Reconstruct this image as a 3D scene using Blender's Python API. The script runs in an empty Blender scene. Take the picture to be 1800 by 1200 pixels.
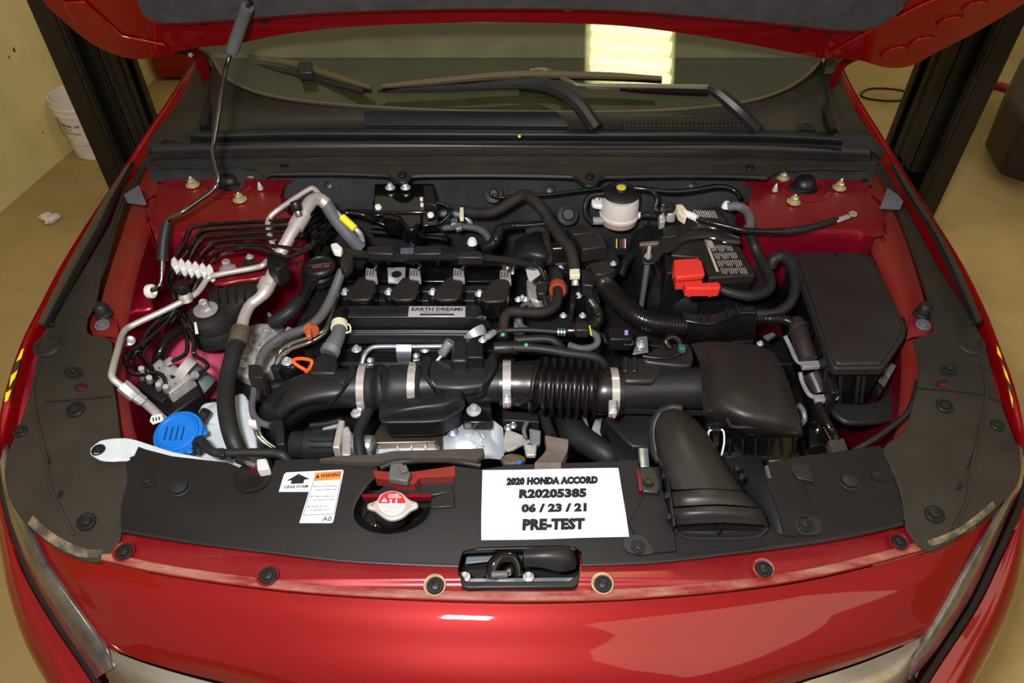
import bpy, math, random
from mathutils import Vector as V
from mathutils.geometry import tessellate_polygon
random.seed(7)
# ---------------------------------------------------------------- camera, light, exposure
sc = bpy.context.scene
COL = sc.collection
F = 1300.0                                  # focal length for an 1800 px wide frame
TH = math.radians(43.9)                     # camera looks down by this much
CAM = V((0.0, 0.0, 1.80))
FW = V((0, math.cos(TH), -math.sin(TH))); UP = V((0, math.sin(TH), math.cos(TH)))
cd = bpy.data.cameras.new('camera'); co = bpy.data.objects.new('camera', cd); COL.objects.link(co)
cd.sensor_width = 36.0; cd.lens = 36.0 * F / 1800.0; cd.clip_start = 0.05
co.location = CAM; co.rotation_euler = (math.pi/2 - TH, 0, 0); sc.camera = co
sc.view_settings.view_transform = 'Standard'; sc.view_settings.look = 'None'
sc.view_settings.gamma = 1.0; sc.view_settings.exposure = 0.15; sc.view_settings.use_curve_mapping = False
w = bpy.data.worlds.new('garage_light'); sc.world = w; w.use_nodes = True
w.node_tree.nodes['Background'].inputs[0].default_value = (1.0, 0.89, 0.71, 1)
w.node_tree.nodes['Background'].inputs[1].default_value = 0.31
def area(name, loc, look, size, power, col, sy=None):
    l = bpy.data.lights.new(name, 'AREA'); l.energy = power; l.color = col
    l.shape = 'RECTANGLE'; l.size = size; l.size_y = sy or size
    o = bpy.data.objects.new(name, l); COL.objects.link(o); o.location = loc
    o.rotation_euler = (V(look) - V(loc)).to_track_quat('-Z', 'Y').to_euler(); return o
area('camera_flash', (-0.16, 0.02, 1.98), (0.05, 1.0, 0.8), 0.16, 30, (1.0, 0.985, 0.985), 0.10)
area('ceiling_lamp_light', (2.2, -1.6, 3.8), (0, 1, 0.8), 2.6, 30, (1.0, 0.86, 0.62))

# ---------------------------------------------------------------- helpers
def ray(px, py):
    return FW + V(((px - 900) / F, 0, 0)) + UP * ((600 - py) / F)
def P(px, py, z):
    d = ray(px, py); return CAM + d * ((z - CAM.z) / d.z)
def S(px, py, z):
    d = ray(px, py); return ((z - CAM.z) / d.z) / F        # metres per pixel there
def PP(px, py, o, n):                                       # a point on the plane through o with normal n
    d = ray(px, py); return CAM + d * ((V(o) - CAM).dot(V(n)) / d.dot(V(n)))
def lin(c):
    return tuple(((x/255)/12.92 if x/255 <= 0.04045 else ((x/255 + .055)/1.055)**2.4) for x in c)
def zl(y0, z0, y1, z1):
    return lambda x, y: z0 + (z1 - z0) * (y - y0) / (y1 - y0)

def catmull(pts, n, closed=False):
    out = []; N = len(pts); pts = [V(p) for p in pts]
    for i in range(N if closed else N - 1):
        if closed: a, b, c, d = pts[i-1], pts[i], pts[(i+1) % N], pts[(i+2) % N]
        else: a, b, c, d = pts[max(i-1, 0)], pts[i], pts[i+1], pts[min(i+2, N-1)]
        for k in range(n):
            t = k / n; t2 = t*t; t3 = t2*t
            out.append(0.5*((2*b) + (c-a)*t + (2*a-5*b+4*c-d)*t2 + (3*b-a-3*c+d)*t3))
    if not closed: out.append(pts[-1])
    return out
def sm(pts, n=4, closed=True):                             # smooth a pixel outline
    return [tuple(p) for p in catmull([tuple(p) + (0,)*(3-len(p)) for p in pts], n, closed)]
def sm2(pts, n=4, closed=True):
    return [(p[0], p[1]) for p in sm(pts, n, closed)]

class G:                                                    # geometry collector, world coordinates
    def __init__(s): s.v = []; s.f = []
    def add(s, v, f):
        b = len(s.v); s.v += [V(q) for q in v]; s.f += [tuple(i + b for i in q) for q in f]; return s
def origin_of(o):
    p = V((0, 0, 0))
    while o: p = p + o.location; o = o.parent
    return p
def mk(name, g, mat, parent=None, label=None, cat=None, group=None, kind=None, bev=0, smooth=40, flat=False, segs=2):
    if isinstance(g, tuple): g = G().add(*g)
    if parent is None:
        xs = [q.x for q in g.v]; ys = [q.y for q in g.v]; zs = [q.z for q in g.v]
        org = V(((min(xs)+max(xs))/2, (min(ys)+max(ys))/2, min(zs)))
    else: org = origin_of(parent)
    me = bpy.data.meshes.new(name); me.from_pydata([tuple(q - org) for q in g.v], [], g.f); me.validate(); me.update()
    me.materials.append(M[mat] if isinstance(mat, str) else mat)
    if not flat:
        me.shade_smooth(); me.set_sharp_from_angle(angle=math.radians(smooth))
    o = bpy.data.objects.new(name, me); COL.objects.link(o)
    if parent is None: o.location = org
    else: o.parent = parent
    if bev:
        m = o.modifiers.new('bevel', 'BEVEL'); m.width = bev; m.segments = segs; m.limit_method = 'ANGLE'; m.angle_limit = math.radians(38)
        m.harden_normals = False
    props(o, label, cat, group, kind); return o
def props(o, label=None, cat=None, group=None, kind=None):
    if label: o['label'] = label
    if cat: o['category'] = cat
    if group: o['group'] = group
    if kind: o['kind'] = kind
def thing(name, px, py, z, label, cat, group=None):
    o = bpy.data.objects.new(name, None); COL.objects.link(o); o.location = P(px, py, z); o.empty_display_size = .02
    props(o, label, cat, group); return o
def pt(p, z):
    return P(p[0], p[1], p[2] if len(p) > 2 else (z(p[0], p[1]) if callable(z) else z))
def fixwind(top):
    a = sum(top[i].x*top[(i+1) % len(top)].y - top[(i+1) % len(top)].x*top[i].y for i in range(len(top)))
    return top if a > 0 else top[::-1]
def prism(pts, z, h, taper=0.0, zb=None):                   # outline at height z, walls down by h
    top = fixwind([pt(p, z) for p in pts]); n = len(top); c = sum(top, V()) / n
    bot = [V((c.x + (q.x-c.x)*(1+taper), c.y + (q.y-c.y)*(1+taper), (zb if zb is not None else q.z - h))) for q in top]
    f = [tuple(range(n)), tuple(range(2*n-1, n-1, -1))] + [(i, i+n, (i+1) % n + n, (i+1) % n) for i in range(n)]
    return top + bot, [tuple(reversed(q)) if k >= 2 and False else q for k, q in enumerate(f)]
def plate(outline, z, h, holes=()):                         # flat-ish sheet with holes
    loops = [fixwind([pt(p, z) for p in outline])] + [fixwind([pt(p, z) for p in hl])[::-1] for hl in holes]
    flat = [q for l in loops for q in l]; n = len(flat)
    tris = tessellate_polygon([[V((q.x, q.y, 0)) for q in l] for l in loops])
    f = []
    for t in tris:
        a, b, c = [flat[i] for i in t]
        ccw = (b.x-a.x)*(c.y-a.y) - (c.x-a.x)*(b.y-a.y) > 0
        f.append(tuple(t) if ccw else tuple(reversed(t)))
    f += [tuple(i + n for i in reversed(t)) for t in f[:len(f)]]
    s = 0
    for l in loops:
        m = len(l)
        for i in range(m): a, b = s+i, s+(i+1) % m; f.append((a, a+n, b+n, b))
        s += m
    return flat + [q - V((0, 0, h)) for q in flat], f
def lathe(prof, c, axis=(0, 0, 1), seg=24, caps=True, squash=None):   # prof: (radius, height along axis)
    ax = V(axis).normalized(); a = ax.orthogonal().normalized(); b = ax.cross(a)
    if abs(ax.z) > .999: a, b = V((1, 0, 0)), V((0, 1, 0))
    v = []; f = []; c = V(c)
    for r, h in prof:
        for k in range(seg):
            t = 2*math.pi*k/seg; v.append(c + ax*h + a*(r*math.cos(t)) + b*(r*math.sin(t)))
    for j in range(len(prof)-1):
        for k in range(seg):
            k2 = (k+1) % seg; f.append((j*seg+k, (j+1)*seg+k, (j+1)*seg+k2, j*seg+k2))
    if caps: f.append(tuple(range(seg))); f.append(tuple(reversed(range((len(prof)-1)*seg, len(prof)*seg))))
    return v, f
def tubew(pts, r, seg=10, pitch=None, amp=.12, step=None, smooth=6, square=None):
    """a tube along world points; r metres, a number or one per point; pitch: corrugated."""
    n0 = len(pts); rs = r if isinstance(r, (list, tuple)) else [r]*n0
    p4 = catmull(pts, smooth) if smooth > 1 else [V(p) for p in pts]
    r4 = []
    for i in range(n0-1):
        for k in range(smooth): t = k/smooth; t = t*t*(3-2*t); r4.append(rs[i]*(1-t)+rs[i+1]*t)
    r4.append(rs[-1])
    if pitch:
        L = [0]
        for i in range(1, len(p4)): L.append(L[-1] + (p4[i]-p4[i-1]).length)
        tot = L[-1]; nn = max(4, int(tot / pitch * 4)); q4 = []; s4 = []; j = 0
        pat = [1, 1, 1-amp, 1-amp]
        for i in range(nn+1):
            s = tot*i/nn
            while j < len(L)-2 and L[j+1] < s: j += 1
            t = (s-L[j]) / max(1e-9, L[j+1]-L[j])
            q4.append(p4[j].lerp(p4[j+1], min(1, t))); s4.append((r4[j]*(1-t)+r4[j+1]*t)*pat[i % 4])
        p4, r4 = q4, s4
    v = []; f = []; N = len(p4)
    tang = [(p4[min(i+1, N-1)] - p4[max(i-1, 0)]).normalized() for i in range(N)]
    nrm = tang[0].orthogonal().normalized()
    for i in range(N):
        nrm = (nrm - tang[i]*nrm.dot(tang[i])).normalized(); bi = tang[i].cross(nrm)
        for k in range(seg):
            t = 2*math.pi*k/seg; v.append(p4[i] + (nrm*math.cos(t) + bi*math.sin(t))*r4[i])
        if i:
            for k in range(seg):
                k2 = (k+1) % seg; f.append(((i-1)*seg+k, (i-1)*seg+k2, i*seg+k2, i*seg+k))
    f.append(tuple(reversed(range(seg)))); f.append(tuple(range((N-1)*seg, N*seg)))
    return v, f
def tube(pts, r, z=None, **k):                              # pts (px,py,z); r in pixels there
    w3 = [pt(p, z) for p in pts]
    sc_ = sum(S(p[0], p[1], q.z) for p, q in zip(pts, w3)) / len(pts)
    rr = [x*sc_ for x in r] if isinstance(r, (list, tuple)) else r*sc_
    if 'pitch' in k: k['pitch'] *= sc_
    return tubew(w3, rr, **k)
def grid(rows, n=3, m=3, th=.003, world=False):             # smooth sheet through rows of (px,py,z)
    R = [[V(p) if world else P(*p) for p in r] for r in rows]
    R = [catmull(r, n) if n > 1 else r for r in R]
    cols = [catmull([R[i][j] for i in range(len(R))], m) if m > 1 else [R[i][j] for i in range(len(R))] for j in range(len(R[0]))]
    nj = len(cols); ni = len(cols[0]); v = [cols[j][i] for i in range(ni) for j in range(nj)]; f = []
    for i in range(ni-1):
        for j in range(nj-1): f.append((i*nj+j, i*nj+j+1, (i+1)*nj+j+1, (i+1)*nj+j))
    a, b, c = v[f[0][0]], v[f[0][1]], v[f[0][2]]
    nr = [V() for _ in v]
    for q in f:
        x = (v[q[1]]-v[q[0]]).cross(v[q[2]]-v[q[0]])
        for i in q: nr[i] = nr[i] + x
    if sum(x.z for x in nr) < 0 or (abs(sum(x.z for x in nr)) < 1e-9 and sum(x.y for x in nr) > 0):
        f = [tuple(reversed(q)) for q in f]; nr = [-x for x in nr]
    k = len(v); v2 = [p - x.normalized()*th for p, x in zip(v, nr)]
    f2 = [tuple(i+k for i in reversed(q)) for q in f]
    edge = [i for i in range(nj)] + [i*nj+nj-1 for i in range(1, ni)] + [(ni-1)*nj+j for j in range(nj-2, -1, -1)] + [i*nj for i in range(ni-2, 0, -1)]
    fe = [(edge[i], edge[(i+1) % len(edge)], edge[(i+1) % len(edge)]+k, edge[i]+k) for i in range(len(edge))]
    return v + v2, f + f2 + fe
def boxw(c, sx, sy, sz, rot=0, tilt=None):                  # world box; c is its centre
    v = []; f = [(0, 3, 2, 1), (4, 5, 6, 7), (0, 1, 5, 4), (1, 2, 6, 5), (2, 3, 7, 6), (3, 0, 4, 7)]
    cr, sr = math.cos(rot), math.sin(rot)
    for z in (-1, 1):
        for x, y in ((-1, -1), (1, -1), (1, 1), (-1, 1)):
            a, b = x*sx/2, y*sy/2; q = V((a*cr-b*sr, a*sr+b*cr, z*sz/2))
            if tilt is not None: q = tilt @ q
            v.append(V(c) + q)
    return v, f
def barw(a, b, w_, h_):                                     # bar between two world points
    a, b = V(a), V(b); d = (b-a).normalized(); s = d.cross(V((0, 0, 1))).normalized()*w_/2; u = s.cross(d).normalized()*h_/2
    v = [a-s-u, a+s-u, a+s+u, a-s+u, b-s-u, b+s-u, b+s+u, b-s+u]
    return v, [(0, 1, 2, 3), (7, 6, 5, 4), (0, 4, 5, 1), (1, 5, 6, 2), (2, 6, 7, 3), (3, 7, 4, 0)]
def bar(p, q, wpx, h_):
    a, b = P(*p), P(*q); return barw(a, b, wpx*S(*p), h_)
def bolt_g(px, py, z, r, washer=1.0, stud=0, axis=(0, 0, 1), hx=.55, c=None):
    s = S(px, py, z)*r; c = P(px, py, z) if c is None else c; g = G()
    g.add(*lathe([(s*washer, 0), (s*washer, s*.14), (s*washer*.9, s*.22), (s*.62, s*.24)], c, axis, 16))
    g.add(*lathe([(s*hx*1.12, s*.2), (s*hx*1.12, s*.75), (s*hx*.85, s*.9), (s*hx*.6, s*.82)], c, axis, 6))
    if stud: g.add(*lathe([(s*.26, s*.5), (s*.26, s*(.9+stud)), (s*.12, s*(1.1+stud))], c, axis, 8))
    return g
def bolt(px, py, z, r, mat='zinc', parent=None, name='bolt', **k):
    return mk(name, bolt_g(px, py, z, r, **k), mat, parent, smooth=30)
def clip(px, py, z, r, parent, mat='clip_black', up=None, name='push_clip'):
    s = S(px, py, z)*r; c = P(px, py, z)
    pr = [(s, -.002), (s, s*.10), (s*.92, s*.2), (s*.74, s*.2), (s*.70, s*.06), (s*.56, s*.06), (s*.5, s*.24), (s*.2, s*.32)]
    return mk(name, lathe(pr, c, up or (0, -.12, 1), 20), mat, parent, smooth=30)
_txt = {}
def text(s, p0, p1, p2, z, mat, parent, off=.02, lift=.0006, name='lettering', plane=None, sp=1.0):
    """letters filling the parallelogram: p0 baseline left, p1 baseline right, p2 top left (pixels)"""
    cu = bpy.data.curves.new('t', 'FONT'); cu.body = s; cu.offset = off; cu.resolution_u = 2; cu.space_character = sp
    to = bpy.data.objects.new('t', cu); COL.objects.link(to)
    dg = bpy.context.evaluated_depsgraph_get(); me = bpy.data.meshes.new_from_object(to.evaluated_get(dg))
    bpy.data.objects.remove(to)
    vs = [q.co.copy() for q in me.vertices]; fs = [tuple(p.vertices) for p in me.polygons]; bpy.data.meshes.remove(me)
    x0, x1 = min(q.x for q in vs), max(q.x for q in vs); y1 = max(q.y for q in vs if q.y > .1) if any(q.y > .1 for q in vs) else .3
    y0 = 0.0
    if plane: a, b, c = [PP(p[0], p[1], *plane) for p in (p0, p1, p2)]
    else: a, b, c = pt(p0, z), pt(p1, z), pt(p2, z)
    nn = (b-a).cross(c-a).normalized()
    if nn.dot(CAM-a) < 0: nn = -nn
    v = [a + (b-a)*((q.x-x0)/(x1-x0)) + (c-a)*((q.y-y0)/(y1-y0)) + nn*lift for q in vs]
    return mk(name, (v, fs), mat, parent, flat=True)

# ---------------------------------------------------------------- materials
M = {}
def mat(name, c, rough=.5, metal=0.0, coat=0.0, c2=None, scale=20, amt=.5, bump=0, bscale=200, spec=.5, trans=0, emit=None, coat_r=.05, stretch=None, rvar=0, ior=1.45, alpha=1, sss=0, thresh=None):
    m = bpy.data.materials.new(name); m.use_nodes = True; nt = m.node_tree; b = nt.nodes['Principled BSDF']
    b.inputs['Base Color'].default_value = lin(c) + (1,); b.inputs['Roughness'].default_value = rough
    b.inputs['Metallic'].default_value = metal; b.inputs['Coat Weight'].default_value = coat; b.inputs['Coat Roughness'].default_value = coat_r
    b.inputs['Specular IOR Level'].default_value = spec; b.inputs['Transmission Weight'].default_value = trans; b.inputs['IOR'].default_value = ior
    b.inputs['Alpha'].default_value = alpha
    if sss: b.inputs['Subsurface Weight'].default_value = sss; b.inputs['Subsurface Radius'].default_value = (.02, .02, .02)
    if emit: b.inputs['Emission Color'].default_value = lin(emit[0]) + (1,); b.inputs['Emission Strength'].default_value = emit[1]
    if c2 or bump or rvar:
        ge = nt.nodes.new('ShaderNodeNewGeometry'); mp = nt.nodes.new('ShaderNodeMapping'); nt.links.new(ge.outputs['Position'], mp.inputs['Vector'])
        if stretch: mp.inputs['Scale'].default_value = stretch
    if c2 or rvar:
        no = nt.nodes.new('ShaderNodeTexNoise'); no.inputs['Scale'].default_value = scale; no.inputs['Detail'].default_value = 7; no.inputs['Roughness'].default_value = .62
        nt.links.new(mp.outputs[0], no.inputs['Vector'])
        rp = nt.nodes.new('ShaderNodeMapRange'); lo, hi = thresh or (.35, .68)
        rp.inputs['From Min'].default_value = lo; rp.inputs['From Max'].default_value = hi; rp.inputs['To Max'].default_value = amt
        nt.links.new(no.outputs['Fac'], rp.inputs['Value'])
    if c2:
        mx = nt.nodes.new('ShaderNodeMix'); mx.data_type = 'RGBA'; mx.inputs['A'].default_value = lin(c)+(1,); mx.inputs['B'].default_value = lin(c2)+(1,)
        nt.links.new(rp.outputs[0], mx.inputs['Factor']); nt.links.new(mx.outputs['Result'], b.inputs['Base Color'])
    if rvar:
        rr = nt.nodes.new('ShaderNodeMapRange'); rr.inputs['To Min'].default_value = rough; rr.inputs['To Max'].default_value = rough+rvar
        nt.links.new(no.outputs['Fac'], rr.inputs['Value']); nt.links.new(rr.outputs[0], b.inputs['Roughness'])
    if bump:
        n2 = nt.nodes.new('ShaderNodeTexNoise'); n2.inputs['Scale'].default_value = bscale; n2.inputs['Detail'].default_value = 3
        bp = nt.nodes.new('ShaderNodeBump'); bp.inputs['Strength'].default_value = bump; bp.inputs['Distance'].default_value = .001
        nt.links.new(mp.outputs[0], n2.inputs['Vector']); nt.links.new(n2.outputs['Fac'], bp.inputs['Height']); nt.links.new(bp.outputs[0], b.inputs['Normal'])
    M[name] = m; return m
mat('concrete', (184, 160, 108), .75, c2=(142, 120, 76), scale=1.3, amt=.8, bump=.3, bscale=60, spec=.25)
mat('wall_cream', (238, 222, 164), .8, c2=(206, 186, 124), scale=3, amt=.6, spec=.2)
mat('grime', (86, 70, 44), .9)
mat('paint', (112, 2, 5), .44, metal=.25, coat=1, c2=(140, 6, 10), scale=2200, amt=.8, coat_r=.03, spec=.12)
mat('paint_dull', (132, 14, 24), .38, metal=.4, coat=.4, c2=(134, 46, 44), scale=14, amt=.45, coat_r=.2)
mat('paint_rail', (128, 26, 24), .5, metal=.2, coat=.15, c2=(112, 52, 38), scale=9, amt=.7, coat_r=.4)
mat('paint_dusty', (118, 16, 20), .6, c2=(150, 112, 92), scale=12, amt=.75, stretch=(1, 4, 1), thresh=(.38, .62))
mat('paint_bay', (146, 14, 40), .36, metal=.65, coat=.6, coat_r=.12)
mat('paint_flash_pink', (196, 74, 104), .5, metal=.3, coat=.25, coat_r=.3)  # red body paint with the pink flash glow put into its colour
mat('rod_steel', (120, 120, 124), .12, metal=1)
mat('plastic_dust', (35, 32, 27), .62, c2=(57, 51, 42), scale=7, amt=.6, bump=.15, bscale=700, spec=.22)
mat('plastic_cover', (20, 17, 17), .50, c2=(32, 28, 27), scale=6, amt=.5, bump=.12, bscale=600, spec=.25, stretch=(1, 3, 1))
mat('plastic', (25, 25, 27), .42, c2=(38, 36, 37), scale=18, amt=.4, spec=.45)
mat('plastic_dark', (15, 14, 15), .48, c2=(26, 24, 24), scale=30, amt=.4, spec=.38)
mat('plastic_brown', (30, 27, 27), .42, c2=(44, 40, 38), scale=12, amt=.5, spec=.42)
mat('plastic_gloss', (14, 13, 14), .16, spec=.6, rvar=.1, scale=30)
mat('black_paint', (12, 11, 12), .12, spec=.6, coat=.5)
mat('clip_black', (22, 21, 22), .42, spec=.5)
mat('rubber', (25, 26, 28), .52, c2=(38, 38, 39), scale=25, amt=.5, spec=.4)
mat('rubber_matt', (24, 23, 23), .7, c2=(50, 45, 38), scale=30, amt=.5, spec=.3)
mat('rubber_grey', (78, 80, 86), .62, c2=(96, 98, 104), scale=40, amt=.5)
mat('bellows_rubber', (20, 18, 17), .3, spec=.6, c2=(30, 28, 27), scale=15)
mat('seal', (26, 28, 32), .42, spec=.5, c2=(44, 44, 44), scale=8, amt=.35)
mat('tape', (44, 36, 36), .42, c2=(34, 28, 28), scale=60, amt=.7)
mat('conduit', (18, 17, 17), .24, spec=.65, c2=(34, 31, 29), scale=20, amt=.35)
mat('conduit_grey', (84, 84, 88), .5, c2=(66, 66, 68), scale=40, amt=.5)
mat('insulation', (36, 37, 40), .85, c2=(52, 53, 56), scale=16, amt=.7, bump=.5, bscale=300, spec=.15)
mat('hood_liner', (58, 57, 60), .9, c2=(76, 74, 74), scale=30, amt=.6, bump=.6, bscale=500, spec=.1)
mat('foam', (70, 70, 74), .85, c2=(86, 86, 90), scale=120, amt=.4)
mat('aluminium', (206, 200, 198), .34, metal=.55, c2=(176, 166, 162), scale=45, amt=.55, rvar=.15)
mat('cast', (184, 182, 180), .5, metal=.35, c2=(130, 127, 124), scale=60, amt=.7, bump=.6, bscale=400)
mat('cast_dirty', (104, 90, 74), .6, metal=.4, c2=(60, 50, 40), scale=60, amt=.8, bump=.6, bscale=300)
mat('zinc', (224, 228, 232), .24, metal=.65, c2=(170, 176, 182), scale=120, amt=.5)
mat('zinc_gold', (206, 196, 150), .3, metal=.6, c2=(166, 170, 140), scale=90, amt=.6)
mat('bolt_grey', (176, 170, 170), .45, metal=.45, c2=(140, 134, 134), scale=90, amt=.5)
mat('steel', (190, 186, 180), .2, metal=.95)
mat('steel_band', (232, 226, 224), .16, metal=.7, c2=(200, 120, 120), scale=40, amt=.45, stretch=(.2, 1, 1), thresh=(.5,.62))
mat('chrome', (226, 226, 230), .08, metal=1)
mat('chrome_dusty', (150, 144, 134), .22, metal=.8, c2=(130, 112, 88), scale=25, amt=.6, rvar=.2)
mat('headlamp', (52, 52, 54), .1, metal=.2, coat=1, c2=(126, 118, 106), scale=18, amt=.5, rvar=.2)
mat('headlamp_dusty', (112, 106, 98), .14, metal=.2, coat=1, c2=(60, 60, 60), scale=14, amt=.7, thresh=(.5, .6), stretch=(1, .4, 1))
mat('heat_shield', (186, 194, 204), .4, metal=.4, c2=(214, 220, 228), scale=25, amt=.6)
mat('heat_steel', (128, 112, 98), .3, metal=.85, c2=(90, 76, 66), scale=35, amt=.6)
mat('galvanised', (170, 184, 198), .3, metal=.8, c2=(206, 214, 222), scale=60, amt=.5)
mat('white_plastic', (226, 226, 224), .5, c2=(206, 204, 200), scale=20, amt=.4)
mat('reservoir_white', (196, 204, 210), .45, c2=(170, 178, 186), scale=14, amt=.5, sss=.3)
mat('reservoir_milky', (204, 198, 196), .35, c2=(190, 180, 174), scale=18, amt=.5, sss=.3)
mat('fluid', (170, 146, 134), .4, sss=.2)
mat('blue_cap', (14, 106, 196), .38, spec=.5)
mat('red_plastic', (204, 50, 42), .45, spec=.35)
mat('orange', (238, 92, 24), .42)
mat('orange_clip', (176, 84, 54), .5)
mat('rust_ring', (150, 58, 36), .5)
mat('yellow', (232, 212, 24), .5)
mat('cap_yellow', (206, 190, 60), .5)
mat('cream', (214, 206, 176), .5)
mat('paper', (192, 195, 206), .75, spec=.2)
mat('paper_line', (206, 208, 216), .75)
mat('sticker', (188, 188, 196), .55)
mat('ink', (26, 22, 26), .7, spec=.2)
mat('ink_grey', (96, 92, 96), .7)
mat('ink_blue', (44, 44, 70), .6)
mat('badge', (196, 188, 192), .3, metal=.35)
mat('print_grey', (168, 162, 154), .6)
mat('sticker_orange', (240, 116, 40), .55)
mat('sticker_red', (214, 34, 44), .5)
mat('connector_grey', (136, 134, 136), .55, c2=(110, 108, 110), scale=200, amt=.6)
mat('connector_light', (186, 186, 188), .5)
mat('connector_dark', (80, 80, 80), .55)
mat('motor_grey', (108, 120, 128), .4, metal=.3)
mat('teal', (36, 84, 80), .5); mat('violet', (150, 130, 210), .5); mat('blue', (30, 90, 180), .5)
mat('foam_brown', (52, 46, 42), .9, bump=.6, bscale=500, c2=(74, 64, 58), scale=60)
mat('foam_dust', (92, 82, 78), .9, bump=.6, bscale=500, c2=(130, 112, 108), scale=40)
mat('lift_black', (18, 18, 19), .3, spec=.5, c2=(32, 30, 29), scale=5, amt=.4)
mat('lift_worn', (60, 56, 50), .4, metal=.4, c2=(28, 25, 22), scale=7, amt=.7)
mat('yellow_dirty', (120, 96, 30), .6)
mat('bucket', (232, 224, 214), .5); mat('tissue', (226, 222, 214), .8)
mat('cabinet_red', (150, 30, 14), .4)
mat('dash', (150, 150, 112), .8, c2=(160, 160, 124), scale=5)
mat('dash_low', (22, 20, 14), .8)
mat('tan_dust', (178, 150, 118), .9, c2=(120, 98, 76), scale=60, amt=.8)
mat('hazard_black', (50, 44, 34), .5)
mat('wiper_tan', (74, 64, 44), .4)
mat('lamp_white', (255, 250, 226), .5, emit=((255, 246, 190), 16))
mat('rib_red', (120, 12, 26), .4, metal=.4)
# glass: seen through where steep, mirror where grazing, with a diffuse film: road dust plus painted-in reflection haze
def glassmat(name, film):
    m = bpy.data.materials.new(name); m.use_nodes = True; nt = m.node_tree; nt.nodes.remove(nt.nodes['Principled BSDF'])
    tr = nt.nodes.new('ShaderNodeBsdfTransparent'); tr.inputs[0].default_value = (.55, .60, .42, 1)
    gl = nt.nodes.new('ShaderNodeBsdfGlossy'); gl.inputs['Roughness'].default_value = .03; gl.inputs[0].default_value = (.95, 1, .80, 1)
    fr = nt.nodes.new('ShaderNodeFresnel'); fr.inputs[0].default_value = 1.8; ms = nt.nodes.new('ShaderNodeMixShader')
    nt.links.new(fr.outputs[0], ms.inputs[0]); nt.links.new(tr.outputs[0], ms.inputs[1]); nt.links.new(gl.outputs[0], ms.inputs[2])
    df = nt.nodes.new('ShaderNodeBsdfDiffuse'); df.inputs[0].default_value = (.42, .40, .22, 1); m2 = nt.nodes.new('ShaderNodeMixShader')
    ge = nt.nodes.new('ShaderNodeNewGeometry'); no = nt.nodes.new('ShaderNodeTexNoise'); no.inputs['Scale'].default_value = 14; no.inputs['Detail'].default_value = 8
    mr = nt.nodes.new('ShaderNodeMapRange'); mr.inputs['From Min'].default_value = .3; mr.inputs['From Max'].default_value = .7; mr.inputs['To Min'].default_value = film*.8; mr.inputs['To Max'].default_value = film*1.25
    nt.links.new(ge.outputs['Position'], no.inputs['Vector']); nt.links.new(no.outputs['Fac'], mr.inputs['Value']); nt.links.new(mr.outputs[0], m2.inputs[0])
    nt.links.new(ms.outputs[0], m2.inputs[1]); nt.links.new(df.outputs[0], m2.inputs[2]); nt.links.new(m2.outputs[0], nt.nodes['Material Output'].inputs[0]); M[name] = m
glassmat('windshield_glass', .15); glassmat('windshield_lower_glass', .035)  # more film above the frit line, painting in the pale reflected haze there
# ================================================================ ROOM
fl = G().add([(-7, -4, 0), (7, -4, 0), (7, 12, 0), (-7, 12, 0)], [(0, 1, 2, 3)])
mk('floor', fl, 'concrete', kind='structure', label='tan concrete garage floor')
wa, wb = P(0, 378, 0), P(110, 283, 0); wd = (wb-wa).normalized()
wa = wa - V((.012, 0, 0)); w0 = wa - wd*3.0; w1 = wa + wd*3.2; wn = V((-wd.y, wd.x, 0))*.12
mk('wall_left', G().add([w0, w1, w1+V((0, 0, 3.8)), w0+V((0, 0, 3.8)), w0+wn, w1+wn, w1+wn+V((0, 0, 3.8)), w0+wn+V((0, 0, 3.8))],
   [(0, 3, 2, 1), (4, 5, 6, 7), (3, 7, 6, 2), (0, 1, 5, 4), (0, 4, 7, 3), (1, 2, 6, 5)]), 'wall_cream', kind='structure', label='scuffed cream wall')
wall = bpy.data.objects['wall_left']
for i in range(26):                                         # scuffs and chips in the paint
    t = random.uniform(-.5, 1.2); h = random.uniform(.1, 1.0); c = wa + wd*t + V((0, 0, h)); a = random.uniform(0, 6); r = random.uniform(.004, .014)
    q = [c + wd*(r*math.cos(a+k*1.05)*random.uniform(.4, 1)) + V((0, 0, r*math.sin(a+k*1.05)*random.uniform(.4, 1.2))) - wn*.008 for k in range(6)]
    mk('wall_scuff', (q, [tuple(range(5, -1, -1))]), 'grime', wall, flat=True)
for nm, c_, sx_, sy_ in (('wall_back', (1.5, 9.0, 1.9), 13, .12), ('wall_right', (7.0, 3.0, 1.9), .12, 12)): mk(nm, boxw(c_, sx_, sy_, 3.8), 'wall_cream', kind='structure', label='cream garage wall')
# hanging lamp reflected by the windshield
lp = thing('hanging_lamp', 900, 600, 0, 'ceiling lamp with bright tubes', 'lamp'); lp.location = (.60, 2.36, 3.62)
GN = V((0, -math.sin(math.radians(28)), math.cos(math.radians(28))))
GO = V((0, 1.572, 1.02))
mk('lamp_housing', boxw((.66, 2.36, 3.66), .50, .66, .05), 'white_plastic', lp)
for k in range(7):
    mk('lamp_tube', tubew([(.44, 2.10+k*.088, 3.60), (.66, 2.09+k*.088, 3.60), (.88, 2.06+k*.088, 3.60)], .032, seg=8, smooth=1), 'lamp_white', lp)
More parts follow.
